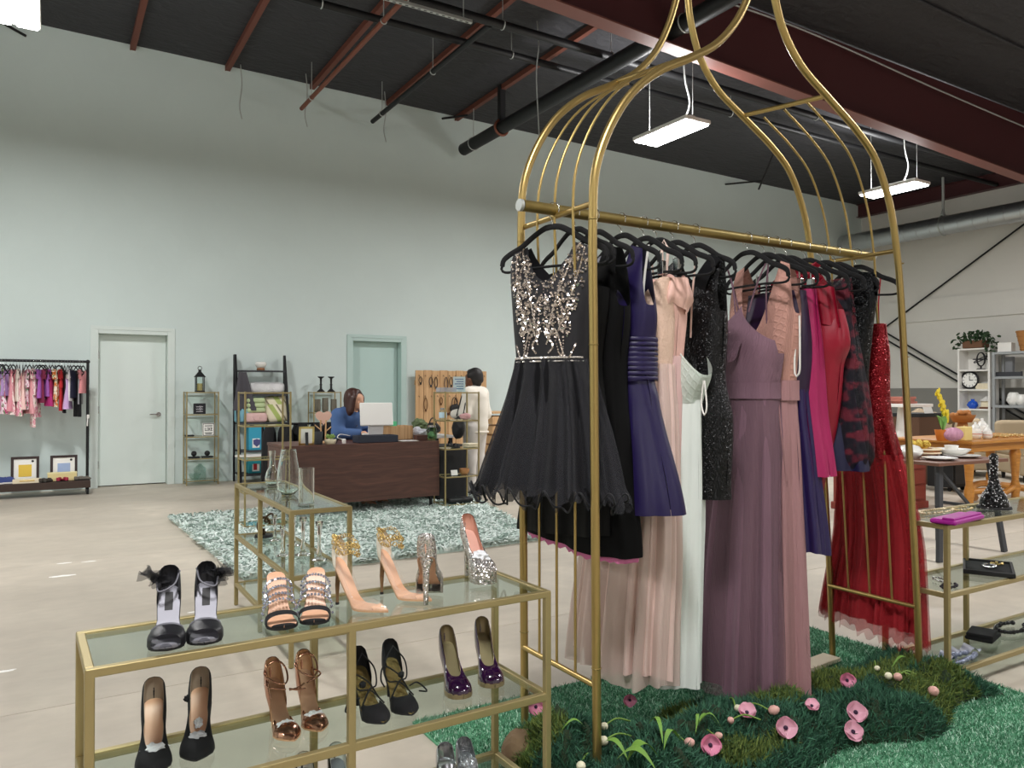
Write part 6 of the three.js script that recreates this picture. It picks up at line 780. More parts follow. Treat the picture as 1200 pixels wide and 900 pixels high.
// ---------------------------------------------------------------- wall etagere contents
{
  const S = [1.296, 0.986, 0.676, 0.371, 0.066], Z = -11.53, X = (px) => onZ(px, 480, Z).x;
  let t = thing('candle_lantern', 'black metal candle lantern with gold glow panel on top of the etagere', 'lantern', [X(234), S[0], Z]); part(t, 'base', rbox(0.12, 0.02, 0.12, 0, 0.01), M.black); part(t, 'post', [-1, 1].flatMap(a => [-1, 1].map(b => rbox(0.012, 0.19, 0.012, a * 0.05, 0.115, b * 0.05))), M.black); part(t, 'pane', [box(0.1, 0.18, 0.003, 0, 0.115, 0.05), box(0.1, 0.18, 0.003, 0, 0.115, -0.05)], M.clearGlass); part(t, 'candle', cyl(0.035, 0.035, 0.1, 0, 0.07, 0, 16), mat(0xb39a4c, 0.6)); part(t, 'roof', [tf(cyl(0.02, 0.1, 0.08, 0, 0.25, 0, 4, 0, PI / 4)), cyl(0.02, 0.02, 0.03, 0, 0.3)], M.black); part(t, 'ring_handle', tor(0.025, 0.004, 0, 0.335, 0), M.black);
  const sign = (px, y, w, h, label, draw, edge) => { const g = thing('word_sign', label, 'sign', [X(px), y, Z + 0.02]); part(g, 'board', rbox(w, h, 0.03, 0, h / 2, 0), edge); part(g, 'printed_face', tf(new THREE.PlaneGeometry(w * 0.94, h * 0.94), 0, h / 2, 0.0155), mat(0xffffff, 0.7, 0, { map: canvasTex(128, 112, draw) })); };
  sign(233.5, S[1], 0.16, 0.15, 'square black sign with white script on the upper etagere tier', (c, w, h) => { c.fillStyle = '#17171d'; c.fillRect(0, 0, w, h); c.strokeStyle = '#d8d4da'; c.lineWidth = 5; for (const [y, a] of [[34, 9], [60, 11], [86, 5]]) { c.beginPath(); for (let x = 26; x <= 102; x += 2) { const q = y + a * sin(x * 0.33 + y) * (0.6 + 0.4 * sin(x * 0.11)); x === 26 ? c.moveTo(x, q) : c.lineTo(x, q); } c.stroke(); } }, M.black);
  sign(244, S[2], 0.16, 0.18, 'square white sign lettered LIKE in black', (c, w, h) => { c.fillStyle = '#f0efea'; c.fillRect(0, 0, w, h); c.strokeStyle = '#222'; c.lineWidth = 6; c.strokeRect(3, 3, w - 6, h - 6); c.fillStyle = '#26262a'; c.font = 'bold 44px sans-serif'; c.textAlign = 'center'; c.fillText('LIKE', w / 2, 68); c.fillRect(20, 18, 88, 7); c.fillRect(20, 84, 88, 7); c.fillRect(30, 96, 68, 5); }, M.white);
  single('small_box', 'thin black case lying on the tier beside the LIKE sign', 'box', [rbox(0.12, 0.014, 0.09, 0, 0.007, 0), rbox(0.118, 0.006, 0.088, 0, 0.017, 0)], M.black, [X(222), S[2], Z]);
  for (const [px, label] of [[227.5, 'black ball ornament on a flat base nearest the door'], [243, 'black ball ornament on a flat base nearest the ladder shelf']]) { const g = thing('ball_ornament', label, 'ornament', [X(px), S[3], Z], 0, 'pair of ball ornaments'); part(g, 'base', rbox(0.15, 0.02, 0.1, 0, 0.01), M.black); part(g, 'ball', sph(0.038, 0, 0.06, 0), M.black); }
  single('glass_dome', 'clear glass jar on the bottom tier of the wall etagere', 'jar', lathe([[0, 0], [0.08, 0], [0.085, 0.02], [0.085, 0.16], [0.04, 0.2], [0.02, 0.22], [0.015, 0.22], [0.035, 0.195], [0.08, 0.155], [0.08, 0.01], [0, 0.01]], 24), mat(0xf2f8f6, 0.03, 0, { transmission: 1 }), [X(234.5), S[4], Z]);
  single('glass_bowl', 'small clear glass bowl above the glass jar', 'bowl', lathe([[0, 0], [0.05, 0], [0.09, 0.09], [0.085, 0.09], [0.045, 0.008], [0, 0.008]], 24), mat(0xf2f8f6, 0.03, 0, { transmission: 1 }), [X(228), S[4], Z + 0.03]);
  // candlestick etagere
  for (const [px, label] of [[376, 'black turned candlestick nearest the ladder shelf'], [388, 'black turned candlestick nearest the teal door']]) single('candlestick', label, 'candlestick', lathe([[0, 0], [0.055, 0], [0.058, 0.012], [0.035, 0.03], [0.018, 0.05], [0.016, 0.1], [0.022, 0.11], [0.014, 0.125], [0.017, 0.2], [0.024, 0.21], [0.048, 0.225], [0.048, 0.235], [0, 0.235]], 20), M.black, [X(px), S[0], Z], 0, 'pair of black candlesticks');
  for (const [px, h, label] of [[372, 0.2, 'smoky glass vase on the candlestick etagere by its left leg'], [381, 0.22, 'taller smoky glass vase in the middle of the candlestick etagere'], [391, 0.2, 'smoky glass vase on the candlestick etagere behind the woman']]) single('smoky_vase', label, 'vase', lathe([[0, 0], [0.04, 0], [0.05, 0.05], [0.045, h], [0.042, h], [0.046, 0.05], [0.037, 0.006], [0, 0.006]], 20), mat(0xb9b3a4, 0.1, 0, { transmission: 0.7 }), [X(px), S[1], Z], 0, 'smoky vases');
}
// ---------------------------------------------------------------- ladder shelf
{
  const zb = -11.68, X = (px) => onZ(px, 470, -11.5).x, xa = X(277), xb = X(336), cx = (xa + xb) / 2, w = xb - xa, t = thing('ladder_shelf', 'black metal ladder shelf leaning on the mint wall, stacked with cushions', 'shelf', [cx, 0, zb]);
  for (const s of [-1, 1]) { part(t, 'front_post', sqbar([s * w / 2, 0, 0.5], [s * (w / 2 - 0.005), 1.84, 0.06], 0.035), M.blackMetal); part(t, 'rear_post', sqbar([s * w / 2, 0, 0.03], [s * w / 2, 1.84, 0.03], 0.03), M.blackMetal); }
  for (const [y, d] of [[1.60, 0.12], [1.25, 0.2], [0.84, 0.3], [0.45, 0.38], [0.12, 0.44]]) part(t, 'shelf_board', rbox(w - 0.03, 0.025, d, 0, y, 0.04 + d / 2), M.darkgrey);
  const P = (px, y, z) => [X(px), y, zb + z];
  let b = thing('wooden_bowl', 'white bowl on a wooden foot on the top ladder shelf', 'bowl', P(307, 1.613, 0.1)); part(b, 'bowl', lathe([[0, 0.03], [0.06, 0.04], [0.085, 0.09], [0.075, 0.12], [0.06, 0.125], [0.05, 0.11], [0, 0.06]], 24), M.ceramic); part(b, 'foot', lathe([[0, 0], [0.06, 0], [0.055, 0.035], [0, 0.035]], 20), mat(0x9a6a48, 0.6));
  const cushion = (name, label, pos, w2, h, d, m, tilt, roll = 0) => { const g = grid(30, 30, (u, v) => { const a = u * PI * 2, b2 = (v - 0.5) * PI, s = (q, e) => Math.sign(q) * pow(abs(q), e); return [w2 / 2 * s(cos(b2), 0.35) * s(cos(a), 0.45), h / 2 * s(sin(b2), 0.5), d / 2 * s(cos(b2), 0.9) * s(sin(a), 0.8)]; }, true); return single(name, label, 'cushion', tf(tf(g, 0, h / 2, 0, 0, 0, roll), 0, 0, 0, tilt), m, pos); };
  cushion('sequin_cushion', 'white sequinned cushion slumped on the ladder shelf', P(312, 1.263, 0.14), 0.55, 0.18, 0.16, mat(0xdadada, 0.3, 0.35, { normalMap: T.cell }), -0.1);
  const stripe = tex(128, 128, 0.26, (u, v) => { const q = ((u + v * 0.6) * 1) % 1; return q < 0.3 ? hex(0xa9b86a) : q < 0.45 ? hex(0xe6dfc4) : q < 0.55 ? hex(0x8b8168) : hex(0xe0d8bc); });
  cushion('striped_cushion', 'green and cream striped cushion leaning on the ladder shelf', P(325, 0.854, 0.2), 0.4, 0.4, 0.14, mat(0xffffff, 0.9, 0, { map: stripe, metric: 1 }), -0.25, 0.1);
  single('green_towel', 'folded pale green towel on the ladder shelf', 'towel', [0, 1, 2].map(k => rbox(0.26, 0.07, 0.2, 0, 0.036 + k * 0.071, 0, 0.03, 0, 0, 0, 3)), mat(0xb9c99a, 0.95), P(299, 0.996, 0.17));
  single('blue_blanket', 'folded light blue blanket at the left of the ladder shelf', 'blanket', [0, 1].map(k => rbox(0.11, 0.2, 0.2, -0.06 + k * 0.11, 0.1, 0, 0.03, 0, 0, 0, 3)), mat(0x7fb3c4, 0.95), P(286, 0.854, 0.15));
  single('pink_pillow_pack', 'pink wrapped pillow pack with printed smile band', 'pillow pack', [rbox(0.3, 0.14, 0.2, 0, 0.07, 0, 0.04, 0, 0, 0, 3), tor(0.05, 0.006, 0, 0.085, 0.1, 0, 0, PI, 18, 6, PI)], mat(0xd9b4b0, 0.8), P(299, 0.854, 0.2));
  single('grey_drape', 'dark grey cloth draped over the left of the ladder shelf', 'cloth', grid(16, 20, (u, v) => [(u - 0.5) * 0.22 * (0.5 + v) + 0.03 * v, -0.55 * v, 0.04 * sin(u * 9) * v + 0.05]), mat(0x4c4a50, 0.9), P(283, 1.58, 0.2));
  for (const [px, y, h, c, label] of [[303, 0.463, 0.33, 0x2f97b4, 'tall turquoise toy box with a shield emblem'], [303, 0.133, 0.26, 0x1f8f9c, 'teal toy box with a red figure panel on the bottom ladder shelf']]) { const g = thing('toy_box', label, 'box', P(px, y, 0.24)); part(g, 'box_body', rbox(0.34, h, 0.2, 0, h / 2, 0), mat(c, 0.6)); part(g, 'panel', [rbox(0.1, h * 0.4, 0.004, -0.07, h * 0.3, 0.101), rbox(0.1, h * 0.3, 0.004, 0.08, h * 0.68, 0.101)], M.paper); if (y > 0.3) part(g, 'shield_emblem', tf(ext([[-0.05, 0.04], [0, 0.055], [0.05, 0.04], [0.045, -0.02], [0, -0.06], [-0.045, -0.02]], 0.004), -0.06, h * 0.32, 0.104), mat(0x4a4a7c, 0.6), 'dark blue shield'); else part(g, 'red_patch', rbox(0.05, 0.09, 0.004, -0.08, 0.09, 0.105), mat(0xb02a30, 0.6)); }
  single('oval_board', 'pale oval serving board jutting from the ladder shelf', 'board', tf(cyl(0.3, 0.3, 0.02, 0, 0.01, 0, 40), 0, 0, 0, 0, 0, 0, [1.3, 1, 0.55]), M.white, P(301, 0.40, 0.62));
  single('board_stand', 'black stand carrying the pale oval board', 'stand', [rbox(0.3, 0.02, 0.12, 0, 0.01, 0), rbox(0.04, 0.38, 0.04, 0, 0.2, 0), rbox(0.3, 0.012, 0.12, 0, 0.393, 0)], M.black, P(301, 0.0, 0.66));
  // black garments heaped left of the desk
  const hr = thing('low_rail', 'low black rail piled with black garments behind the desk', 'rail', [2.72, 0, -9.6]); part(hr, 'bar', bar([-0.5, 0.9, 0], [0.6, 0.9, 0], 0.015), M.blackMetal); part(hr, 'stand', [bar([-0.5, 0, 0], [-0.5, 0.9, 0], 0.015), bar([0.6, 0, 0], [0.6, 0.9, 0], 0.015), bar([-0.5, 0.02, -0.2], [-0.5, 0.02, 0.2], 0.015), bar([0.6, 0.02, -0.2], [0.6, 0.02, 0.2], 0.015)], M.blackMetal);
  for (let k = 0; k < 6; k++) { const x = 2.30 + k * 0.19; single('black_coat', 'black coat hanging on the low rail behind the desk', 'coat', cloth({ lv: [[0.9, 0.16, 0.03], [0.8, 0.19, 0.07], [0.25, 0.2, 0.09]], N: 40, Mv: 14, n: 5, amp: [0.004, 0.02], from: 0.9, sd: 300 + k }), mat(0x141416, 0.9), [x, 0.0, -9.6], rr(-0.4, 0.4), 'black coats on the low rail'); }
}
// ---------------------------------------------------------------- desk etagere contents (right end) and black bin
{
  const S = [1.296, 0.986, 0.676, 0.371, 0.066], Z = -7.69, X = (px) => onZ(px, 500, Z).x;
  const g = thing('sign_holder', 'clear sign holder with blue printed lines on the desk etagere', 'sign', [X(540.5), S[0], Z - 0.05], facing(15) - PI / 2); part(g, 'printed_sheet', tf(new THREE.PlaneGeometry(0.14, 0.17), 0, 0.088, 0.004, -0.08), mat(0xffffff, 0.6, 0, { map: canvasTex(128, 150, (c, w, h) => { c.fillStyle = '#e9edf4'; c.fillRect(0, 0, w, h); c.fillStyle = '#4a68a8'; for (let i = 0; i < 5; i++) { c.fillRect(18, 20 + i * 24, 92 - (i % 2) * 18, 8); } }) })); part(g, 'acrylic', [tf(box(0.15, 0.18, 0.003, 0, 0.09, 0), 0, 0, 0, -0.08), box(0.15, 0.004, 0.07, 0, 0.002, -0.01)], M.clearGlass);
  single('acrylic_box', 'flat clear acrylic jewellery box on the desk etagere', 'box', [rbox(0.2, 0.05, 0.12, 0, 0.025, 0)], mat(0xdfe3ea, 0.1, 0, { transmission: 0.7 }), [X(523), S[0], Z]);
  let t = thing('labelled_jar', 'glass jar with a pale blue label on the desk etagere', 'jar', [X(519), S[1], Z]); part(t, 'jar', lathe([[0, 0], [0.04, 0], [0.042, 0.1], [0.03, 0.12], [0.027, 0.12], [0.038, 0.1], [0.037, 0.006], [0, 0.006]], 20), M.clearGlass); part(t, 'label_band', cyl(0.0432, 0.0432, 0.06, 0, 0.055, 0, 24), mat(0xb9d2e0, 0.7)); part(t, 'lid', cyl(0.03, 0.03, 0.015, 0, 0.126, 0, 18), M.silver);
  single('pink_pouch', 'small dusty pink pouch on the desk etagere', 'pouch', lump(0.05, 0, 0.036, 0, [1.4, 0.7, 0.8], 0.2, 2), mat(0xc99a9a, 0.8), [X(545), S[1], Z]);
  t = thing('black_sandal', 'black strappy sandal on the third etagere tier', 'shoe', [X(531), S[2], Z], 0.2); const f = shoeForm({ L: 0.18, H: 0.03, toe: 'round' }); part(t, 'sole', f.sole(-0.01, 0.002), M.black); part(t, 'strap', [f.band(0.62, 0.78, 0.04), f.band(0.2, 0.28, 0.05)], M.black);
  single('lace_cloth', 'folded cream lace cloth beside the black sandal', 'cloth', [0, 1].map(k => rbox(0.14 - k * 0.01, 0.02, 0.14, 0, 0.011 + k * 0.021, 0, 0.008, 0, k * 0.1, 0, 2)), M.cream, [X(551), S[2], Z]);
  single('wooden_bowl', 'small turned wooden bowl on a lower etagere tier', 'bowl', lathe([[0, 0], [0.035, 0], [0.055, 0.03], [0.058, 0.065], [0.052, 0.065], [0.045, 0.02], [0, 0.012]], 22), mat(0xb58050, 0.55), [X(544), S[3], Z]);
  single('price_card', 'small white price card beside the wooden bowl', 'card', rbox(0.08, 0.06, 0.004, 0, 0.03, 0, 0.001, -0.3), M.paper, [X(530), S[3] + 0.001, Z + 0.05]);
  single('dark_cloth_stack', 'dark folded cloth on the lowest etagere tier', 'cloth', rbox(0.3, 0.05, 0.18, 0, 0.025, 0, 0.02, 0, 0, 0, 3), M.black, [X(537), S[4], Z]);
  t = thing('fabric_bin', 'tall black fabric bin behind the desk etagere', 'bin', [4.02, 0, -8.25]); part(t, 'bin_body', grid(40, 14, (u, v) => { const a = u * PI * 2, s = q => Math.sign(q) * pow(abs(q), 0.4), k = 1 + 0.03 * sin(a * 7 + v * 3); return [s(cos(a)) * 0.24 * k, 0.02 + v * 0.64, s(sin(a)) * 0.2 * k]; }, true), mat(0x17181a, 0.8)); part(t, 'rim', rbox(0.46, 0.02, 0.38, 0, 0.66, 0), M.black); part(t, 'base', rbox(0.44, 0.02, 0.36, 0, 0.01, 0), M.black);
}
// ---------------------------------------------------------------- pegboard with jewellery
{
  const zb = -11.62, xa = onZ(486, 470, zb).x, xb = onZ(569, 470, zb).x, w = xb - xa, t = thing('display_board', 'pine plank display board with jewellery hooks against the mint wall', 'display board', [(xa + xb) / 2, 0, zb]);
  const n = 9; for (let k = 0; k < n; k++) part(t, 'plank', rbox(w / n - 0.006, 1.64 + 0.01 * (k % 2), 0.025, (k + 0.5) * w / n - w / 2, 0.83, 0.02 + 0.003 * (k % 3), 0.003), M.pine); part(t, 'batten', [rbox(w, 0.08, 0.025, 0, 1.45, -0.008), rbox(w, 0.08, 0.025, 0, 0.3, -0.008)], M.pine);
  for (let r = 0; r < 2; r++) for (let k = 0; k < 12; k++) part(t, 'hook', tf(new THREE.TorusGeometry(0.014, 0.003, 6, 12, PI * 1.3), (k + 0.5) * w / 12 - w / 2, r ? 1.22 : 1.56, 0.052, 0, PI / 2), M.blackMetal);
  const lab = ['short beaded necklace', 'long chain necklace', 'dark leather cord', 'bronze pendant necklace', 'grey bead strand', 'black tassel necklace', 'copper chain', 'small earring card', 'brown wooden bead strand', 'silver pendant chain', 'dark bangle pair', 'black ribbon choker', 'tan cord necklace'];
  lab.forEach((l, i) => { const x = xa + w * (0.06 + 0.07 * i), y = i % 3 === 1 ? 1.205 : 1.545, L = [0.1, 0.2, 0.14, 0.17][i % 4]; const g = thing('hanging_necklace', l + ' hanging from a hook on the pine display board', 'necklace', [x, y, zb + 0.055], 0, 'necklaces on the display board'); const m = mat([0x2c2620, 0x6b4a2a, 0x3d3d42][i % 3], 0.4, 0.4); part(g, 'strand', tube([[0, 0, 0], [0.03, -L * 0.5, 0], [0.012, -L, 0.006], [-0.012, -L, 0.006], [-0.03, -L * 0.5, 0]], 0.006, 28, 6, true), m); part(g, 'pendant', sph(0.018, 0, -L - 0.012, 0.006, [1, 1.3, 0.6], 10), m); });
  single('evening_purse', 'black evening purse hanging on the pine display board', 'bag', [lump(0.09, 0, -0.2, 0.02, [1, 1, 0.4], 0.2, 2), tube([[0.06, -0.14, 0.02], [0.03, -0.03, 0], [0, 0, 0], [-0.03, -0.03, 0], [-0.06, -0.14, 0.02]], 0.006, 24, 6)], M.black, [xa + w * 0.52, 1.205, zb + 0.07]);
  const c = EYE.clone().addScaledVector(ray(579, 490), 11.2), q = thing('tall_crate', 'rough pine crate stand beside the person in white', 'crate', [c.x, 0, c.z], 0.3); for (const [x, z, w2, d2] of [[0, 0.2, 0.5, 0.02], [0, -0.2, 0.5, 0.02], [0.24, 0, 0.02, 0.4], [-0.24, 0, 0.02, 0.4]]) for (let k = 0; k < 7; k++) part(q, 'slat', rbox(w2, 0.11, d2, x, 0.08 + k * 0.135, z, 0.003), M.pine); part(q, 'top', rbox(0.54, 0.025, 0.46, 0, 1.0, 0), M.pine);
}
// ---------------------------------------------------------------- jewellery console contents
{
  const onTop = (px, py, y) => { const p = onY(px, py, y); return V(p.x, y + 0.001, p.z); };
  const grp = 'jewellery on the console';
  single('magenta_clutch', 'long magenta satin clutch on the jewellery console top', 'clutch', [rbox(0.3, 0.022, 0.11, 0, 0.012, 0, 0.01, 0, 0, 0, 3), rbox(0.29, 0.01, 0.05, 0, 0.026, 0.02, 0.005)], mat(0xa0188c, 0.45), onTop(1122, 611, 0.726), 0.12);
  let t = thing('necklace_bust', 'black sequinned mermaid shaped jewellery stand on the console top', 'jewellery stand', onTop(1182, 598, 0.726)); t.position.z = -2.02; part(t, 'stand_body', grid(40, 40, (u, v) => { const y = v * 0.27, a = u * PI * 2, r = spline([[0.27, 0.012], [0.255, 0.022], [0.22, 0.019], [0.16, 0.02], [0.11, 0.032], [0.05, 0.064], [0.0, 0.074]])(y)[1]; return [cos(a) * r, y, sin(a) * r * 0.85]; }, true), mat(0x0b0b0d, 0.25, 0.4, { normalMap: T.cell })); part(t, 'base', cyl(0.075, 0.077, 0.01, 0, 0.006, 0, 30), M.black);
  const st = []; for (let i = 0; i < 260; i++) { const y = pow(rnd(), 1.4) * 0.26, a = rr(0, 6.28), r = spline([[0.27, 0.014], [0.255, 0.024], [0.22, 0.021], [0.16, 0.022], [0.11, 0.034], [0.05, 0.066], [0.0, 0.076]])(y)[1]; st.push(tf(new THREE.OctahedronGeometry(rr(0.002, 0.0038)), cos(a) * r, y, sin(a) * r * 0.85)); } part(t, 'rhinestones', st, mat(0xf2f2f6, 0.25, 0.1)).userData.kind = 'stuff';
  const loop = (name, label, pos, rx, rz, r, n, m, turn = 0) => { const b = []; for (let k = 0; k < n; k++) { const a = k / n * PI * 1.75 + 0.4; b.push(tf(new THREE.IcosahedronGeometry(r * rr(0.8, 1.2), 1), cos(a) * rx + rr(-0.004, 0.004), r, sin(a) * rz + rr(-0.004, 0.004))); } const o = thing(name, label, 'necklace', pos, turn, grp); part(o, 'beads', b, m).userData.kind = 'stuff'; part(o, 'clasp', tor(0.006, 0.0018, cos(0.3) * rx, r, sin(0.3) * rz, PI / 2), M.silver); return o; };
  loop('pearl_necklace', 'fine gold and pearl strand lying on the console top', [3.62, 0.727, -2.1], 0.13, 0.035, 0.005, 46, mat(0xd9c9a8, 0.3, 0.4)); loop('pearl_necklace', 'second gold strand on the console top before the mermaid stand', [3.8, 0.727, -2.08], 0.07, 0.03, 0.005, 34, mat(0xc9b58a, 0.3, 0.6));
  t = thing('display_tray', 'flat black velvet tray on the middle console shelf', 'tray', onTop(1158, 668, 0.431), 0.5); part(t, 'tray_base', rbox(0.30, 0.012, 0.2, 0, 0.006, 0, 0.003), M.velvet); part(t, 'rim', [rbox(0.3, 0.022, 0.012, 0, 0.011, 0.1), rbox(0.3, 0.022, 0.012, 0, 0.011, -0.1), rbox(0.012, 0.022, 0.2, 0.145, 0.011), rbox(0.012, 0.022, 0.2, -0.145, 0.011)], M.black); const tp = t.position.clone();
  loop('crystal_bracelet', 'silver crystal bracelet lying on the black velvet tray', [tp.x + 0.01, 0.445, tp.z + 0.0], 0.045, 0.025, 0.006, 22, mat(0xd8d8de, 0.12, 0.85), 0.4); loop('gold_bracelet', 'gold bracelet beside the crystal one on the tray', [tp.x + 0.1, 0.445, tp.z - 0.01], 0.03, 0.02, 0.005, 18, M.goldBright);
  loop('dark_bracelet', 'dark stone bracelet with gold links on the middle shelf', onTop(1112, 688, 0.431), 0.06, 0.022, 0.006, 26, mat(0x2c2830, 0.2, 0.6), 0.2); loop('silver_chain', 'small silver chain on the middle shelf behind the cage pole', onTop(1100, 680, 0.431), 0.04, 0.02, 0.004, 24, M.silver, 0.9);
  t = thing('velvet_pouch', 'folded black velvet pouch on the bottom console shelf', 'pouch', onTop(1152, 748, 0.091), 0.25); part(t, 'lower_fold', rbox(0.17, 0.02, 0.12, 0, 0.011, 0, 0.009, 0, 0, 0, 3), M.velvet); part(t, 'upper_fold', rbox(0.13, 0.02, 0.115, -0.02, 0.03, 0, 0.009, 0, 0.06, 0.04, 3), M.velvet);
  loop('black_bead_necklace', 'chunky black bead necklace on the bottom console shelf', onTop(1185, 738, 0.091), 0.11, 0.055, 0.011, 30, mat(0x15151b, 0.15), 0.1);
  loop('grey_crystal_necklace', 'blue grey crystal necklace heaped on the bottom shelf', onTop(1122, 775, 0.091), 0.14, 0.03, 0.011, 40, mat(0x7d869c, 0.2, 0.4), 0.05); single('grey_scarf', 'blue grey satin scarf under the crystal necklace', 'scarf', grid(40, 10, (u, v) => [(u - 0.5) * 0.34, 0.012 + 0.012 * sin(u * 22 + v * 3), (v - 0.5) * 0.07 + 0.01 * sin(u * 9)]), fab(0x8a90a4, 0.4), onTop(1118, 768, 0.091), 0.05);
}
// ---------------------------------------------------------------- tables at the far right
{
  let t = thing('trestle_table', 'brown topped table with dark slanted metal legs', 'table', [6.24, 0, -3.6], -0.06);
  part(t, 'table_top', rbox(0.9, 0.025, 0.6, 0, 0.745, 0, 0.003), mat(0x6f4a3a, 0.5)); for (const s of [-1, 1]) { for (const q of [-1, 1]) part(t, 'leg', sqbar([s * 0.42, 0, q * 0.28], [s * 0.32, 0.735, q * 0.22], 0.05, 0.03), M.darkgrey); part(t, 'cross_bar', sqbar([s * 0.4, 0.34, -0.25], [s * 0.4, 0.34, 0.25], 0.025), M.darkgrey); } part(t, 'stretcher', [sqbar([-0.4, 0.34, 0.24], [0.4, 0.34, 0.24], 0.022), sqbar([-0.33, 0.7, 0.22], [0.1, 0.34, 0.24], 0.022)], M.darkgrey);
  const on = (px, py, y = 0.758) => { const p = onY(px, py, y); return [p.x, y, p.z]; };
  const plate = (r) => lathe([[0, 0.004], [r * 0.6, 0], [r, 0.018], [r * 0.99, 0.022], [r * 0.6, 0.008], [0, 0.008]], 32), dg = 'white dishes on the brown table';
  single('dinner_plate', 'white dinner plate by the edge of the brown table', 'plate', plate(0.13), M.ceramic, on(1101, 539), 0, dg); single('dinner_plate', 'white dinner plate carrying the shallow bowl', 'plate', plate(0.14), M.ceramic, on(1127, 536), 0, dg); const bp = on(1116, 533); single('serving_bowl', 'wide white bowl standing behind the plates', 'bowl', lathe([[0, 0], [0.08, 0], [0.15, 0.055], [0.145, 0.06], [0.075, 0.012], [0, 0.012]], 32), M.ceramic, on(1115, 534), 0, dg);
  t = thing('tea_cup', 'white cup standing in the wide bowl', 'cup', [on(1115, 534)[0], 0.772, on(1115, 534)[2]]); part(t, 'cup', lathe([[0, 0], [0.04, 0], [0.055, 0.075], [0.05, 0.075], [0.036, 0.008], [0, 0.008]], 24), M.ceramic); part(t, 'handle', tor(0.022, 0.005, 0.06, 0.04, 0), M.ceramic);
  t = thing('fruit_basket', 'woven basket with yellow flowers on the brown table', 'basket', on(1081, 534)); part(t, 'basket_body', lathe([[0, 0], [0.11, 0], [0.14, 0.06], [0.132, 0.06], [0.104, 0.01], [0, 0.01]], 28), mat(0xb87a45, 0.8)); part(t, 'rim', [0, 1].map(k => tor(0.137, 0.009, 0, 0.058 - k * 0.03, 0, PI / 2)), mat(0xe2d0b0, 0.7)); for (let i = 0; i < 12; i++) part(t, 'yellow_flower', lump(0.024, rr(-0.08, 0.08), 0.085 + rr(-0.015, 0.03), rr(-0.08, 0.08), 1, 0.35, 4, 2), mat(0xd8bb52, 0.7));
  t = thing('glass_tureen', 'white lidded dish behind the cage pole on the brown table', 'dish', on(1066, 537)); part(t, 'dish', lathe([[0, 0], [0.07, 0], [0.1, 0.05], [0.095, 0.07], [0, 0.07]], 24), M.ceramic); part(t, 'lid', lathe([[0.095, 0.07], [0.07, 0.1], [0.015, 0.115], [0.018, 0.135], [0, 0.14]], 24), M.ceramic);
  t = thing('red_drawer_cabinet', 'brick red drawer cabinet behind the brown table', 'cabinet', [7.95, 0, -5.25]); part(t, 'cabinet_body', rbox(0.95, 0.6, 0.5, 0, 0.32, 0, 0.01), mat(0x7d3328, 0.5)); part(t, 'plinth', rbox(0.99, 0.08, 0.54, 0, 0.04, 0, 0.01), mat(0x7d3328, 0.5)); for (let k = 0; k < 3; k++) { const d = part(t, 'drawer', rbox(0.84, 0.15, 0.02, 0, 0.18 + k * 0.17, 0.255, 0.006), mat(0x863a2e, 0.5)); part(d, 'knob', sph(0.018, 0, 0.18 + k * 0.17, 0.28, 1, 10), M.brassDull); } part(t, 'cabinet_top', rbox(1.0, 0.03, 0.55, 0, 0.635, 0), mat(0x7d3328, 0.45));
  // carved oak table
  t = thing('oak_table', 'carved golden oak table with turned stretcher', 'table', [9.55, 0, -5.0]); const OW = 2.1; part(t, 'table_top', [rbox(OW, 0.035, 0.95, 0, 0.745, 0, 0.012, 0, 0, 0, 2), rbox(OW - 0.12, 0.09, 0.85, 0, 0.685, 0)], M.oak);
  for (const [x, z] of [[-0.92, 0.36], [-0.92, -0.36], [0.92, 0.36], [0.92, -0.36], [0.05, 0.36]]) part(t, 'leg', lathe([[0.03, 0], [0.05, 0.03], [0.04, 0.1], [0.055, 0.2], [0.035, 0.28], [0.05, 0.5], [0.06, 0.58], [0.045, 0.64]], 14, x, 0, z), M.oak);
  part(t, 'carved_stretcher', [tube([[-0.92, 0.2, 0.36], [-0.7, 0.12, 0.3], [-0.4, 0.16, 0.1], [0, 0.2, 0], [0.4, 0.16, 0.1], [0.7, 0.12, 0.3], [0.92, 0.2, 0.36]], 0.04, 50, 8), tube([[-0.92, 0.2, 0.36], [-0.6, 0.2, 0.42], [-0.3, 0.13, 0.36], [0.05, 0.2, 0.36]], 0.035, 30, 8), sph(0.07, -0.5, 0.17, 0.38, [1.5, 1, 0.8])], M.oak);
  const ot = (px, z) => [onZ(px, 510, z).x, 0.764, z];
  t = thing('orchid_pot', 'yellow orchid in an orange pot on the oak table', 'plant', ot(1105, -4.78)); part(t, 'pot', lathe([[0, 0], [0.06, 0], [0.085, 0.12], [0.078, 0.12], [0.055, 0.02], [0, 0.02]], 22), mat(0xd97c2c, 0.5)); for (let i = 0; i < 5; i++) part(t, 'leaf', tf(grid(4, 8, (u, v) => [v * 0.16, 0.1 * sin(v * 2), (u - 0.5) * 0.07 * sin(PI * clamp(v + 0.1))]), 0, 0.12, 0, 0, i * 1.3, 0.5), mat(0x8cc46a, 0.5)); part(t, 'flower_stem', tube([[0, 0.1, 0], [-0.02, 0.3, 0], [-0.05, 0.42, 0], [-0.11, 0.5, 0]], 0.006, 20, 6), mat(0x6f8a3a)); for (let i = 0; i < 10; i++) { const k = i / 9, fx = lerp(0.05, -0.13, k), fy = lerp(0.24, 0.53, k); part(t, 'orchid_flower', [0, 1, 2, 3, 4].map(q => tf(sph(0.03, 0.022, 0, 0, [1, 0.7, 0.25], 8), fx, fy, 0.02 + rr(-0.02, 0.02), 0, 0, q * 1.257 + i)), mat(0xe7cf36, 0.6)); }
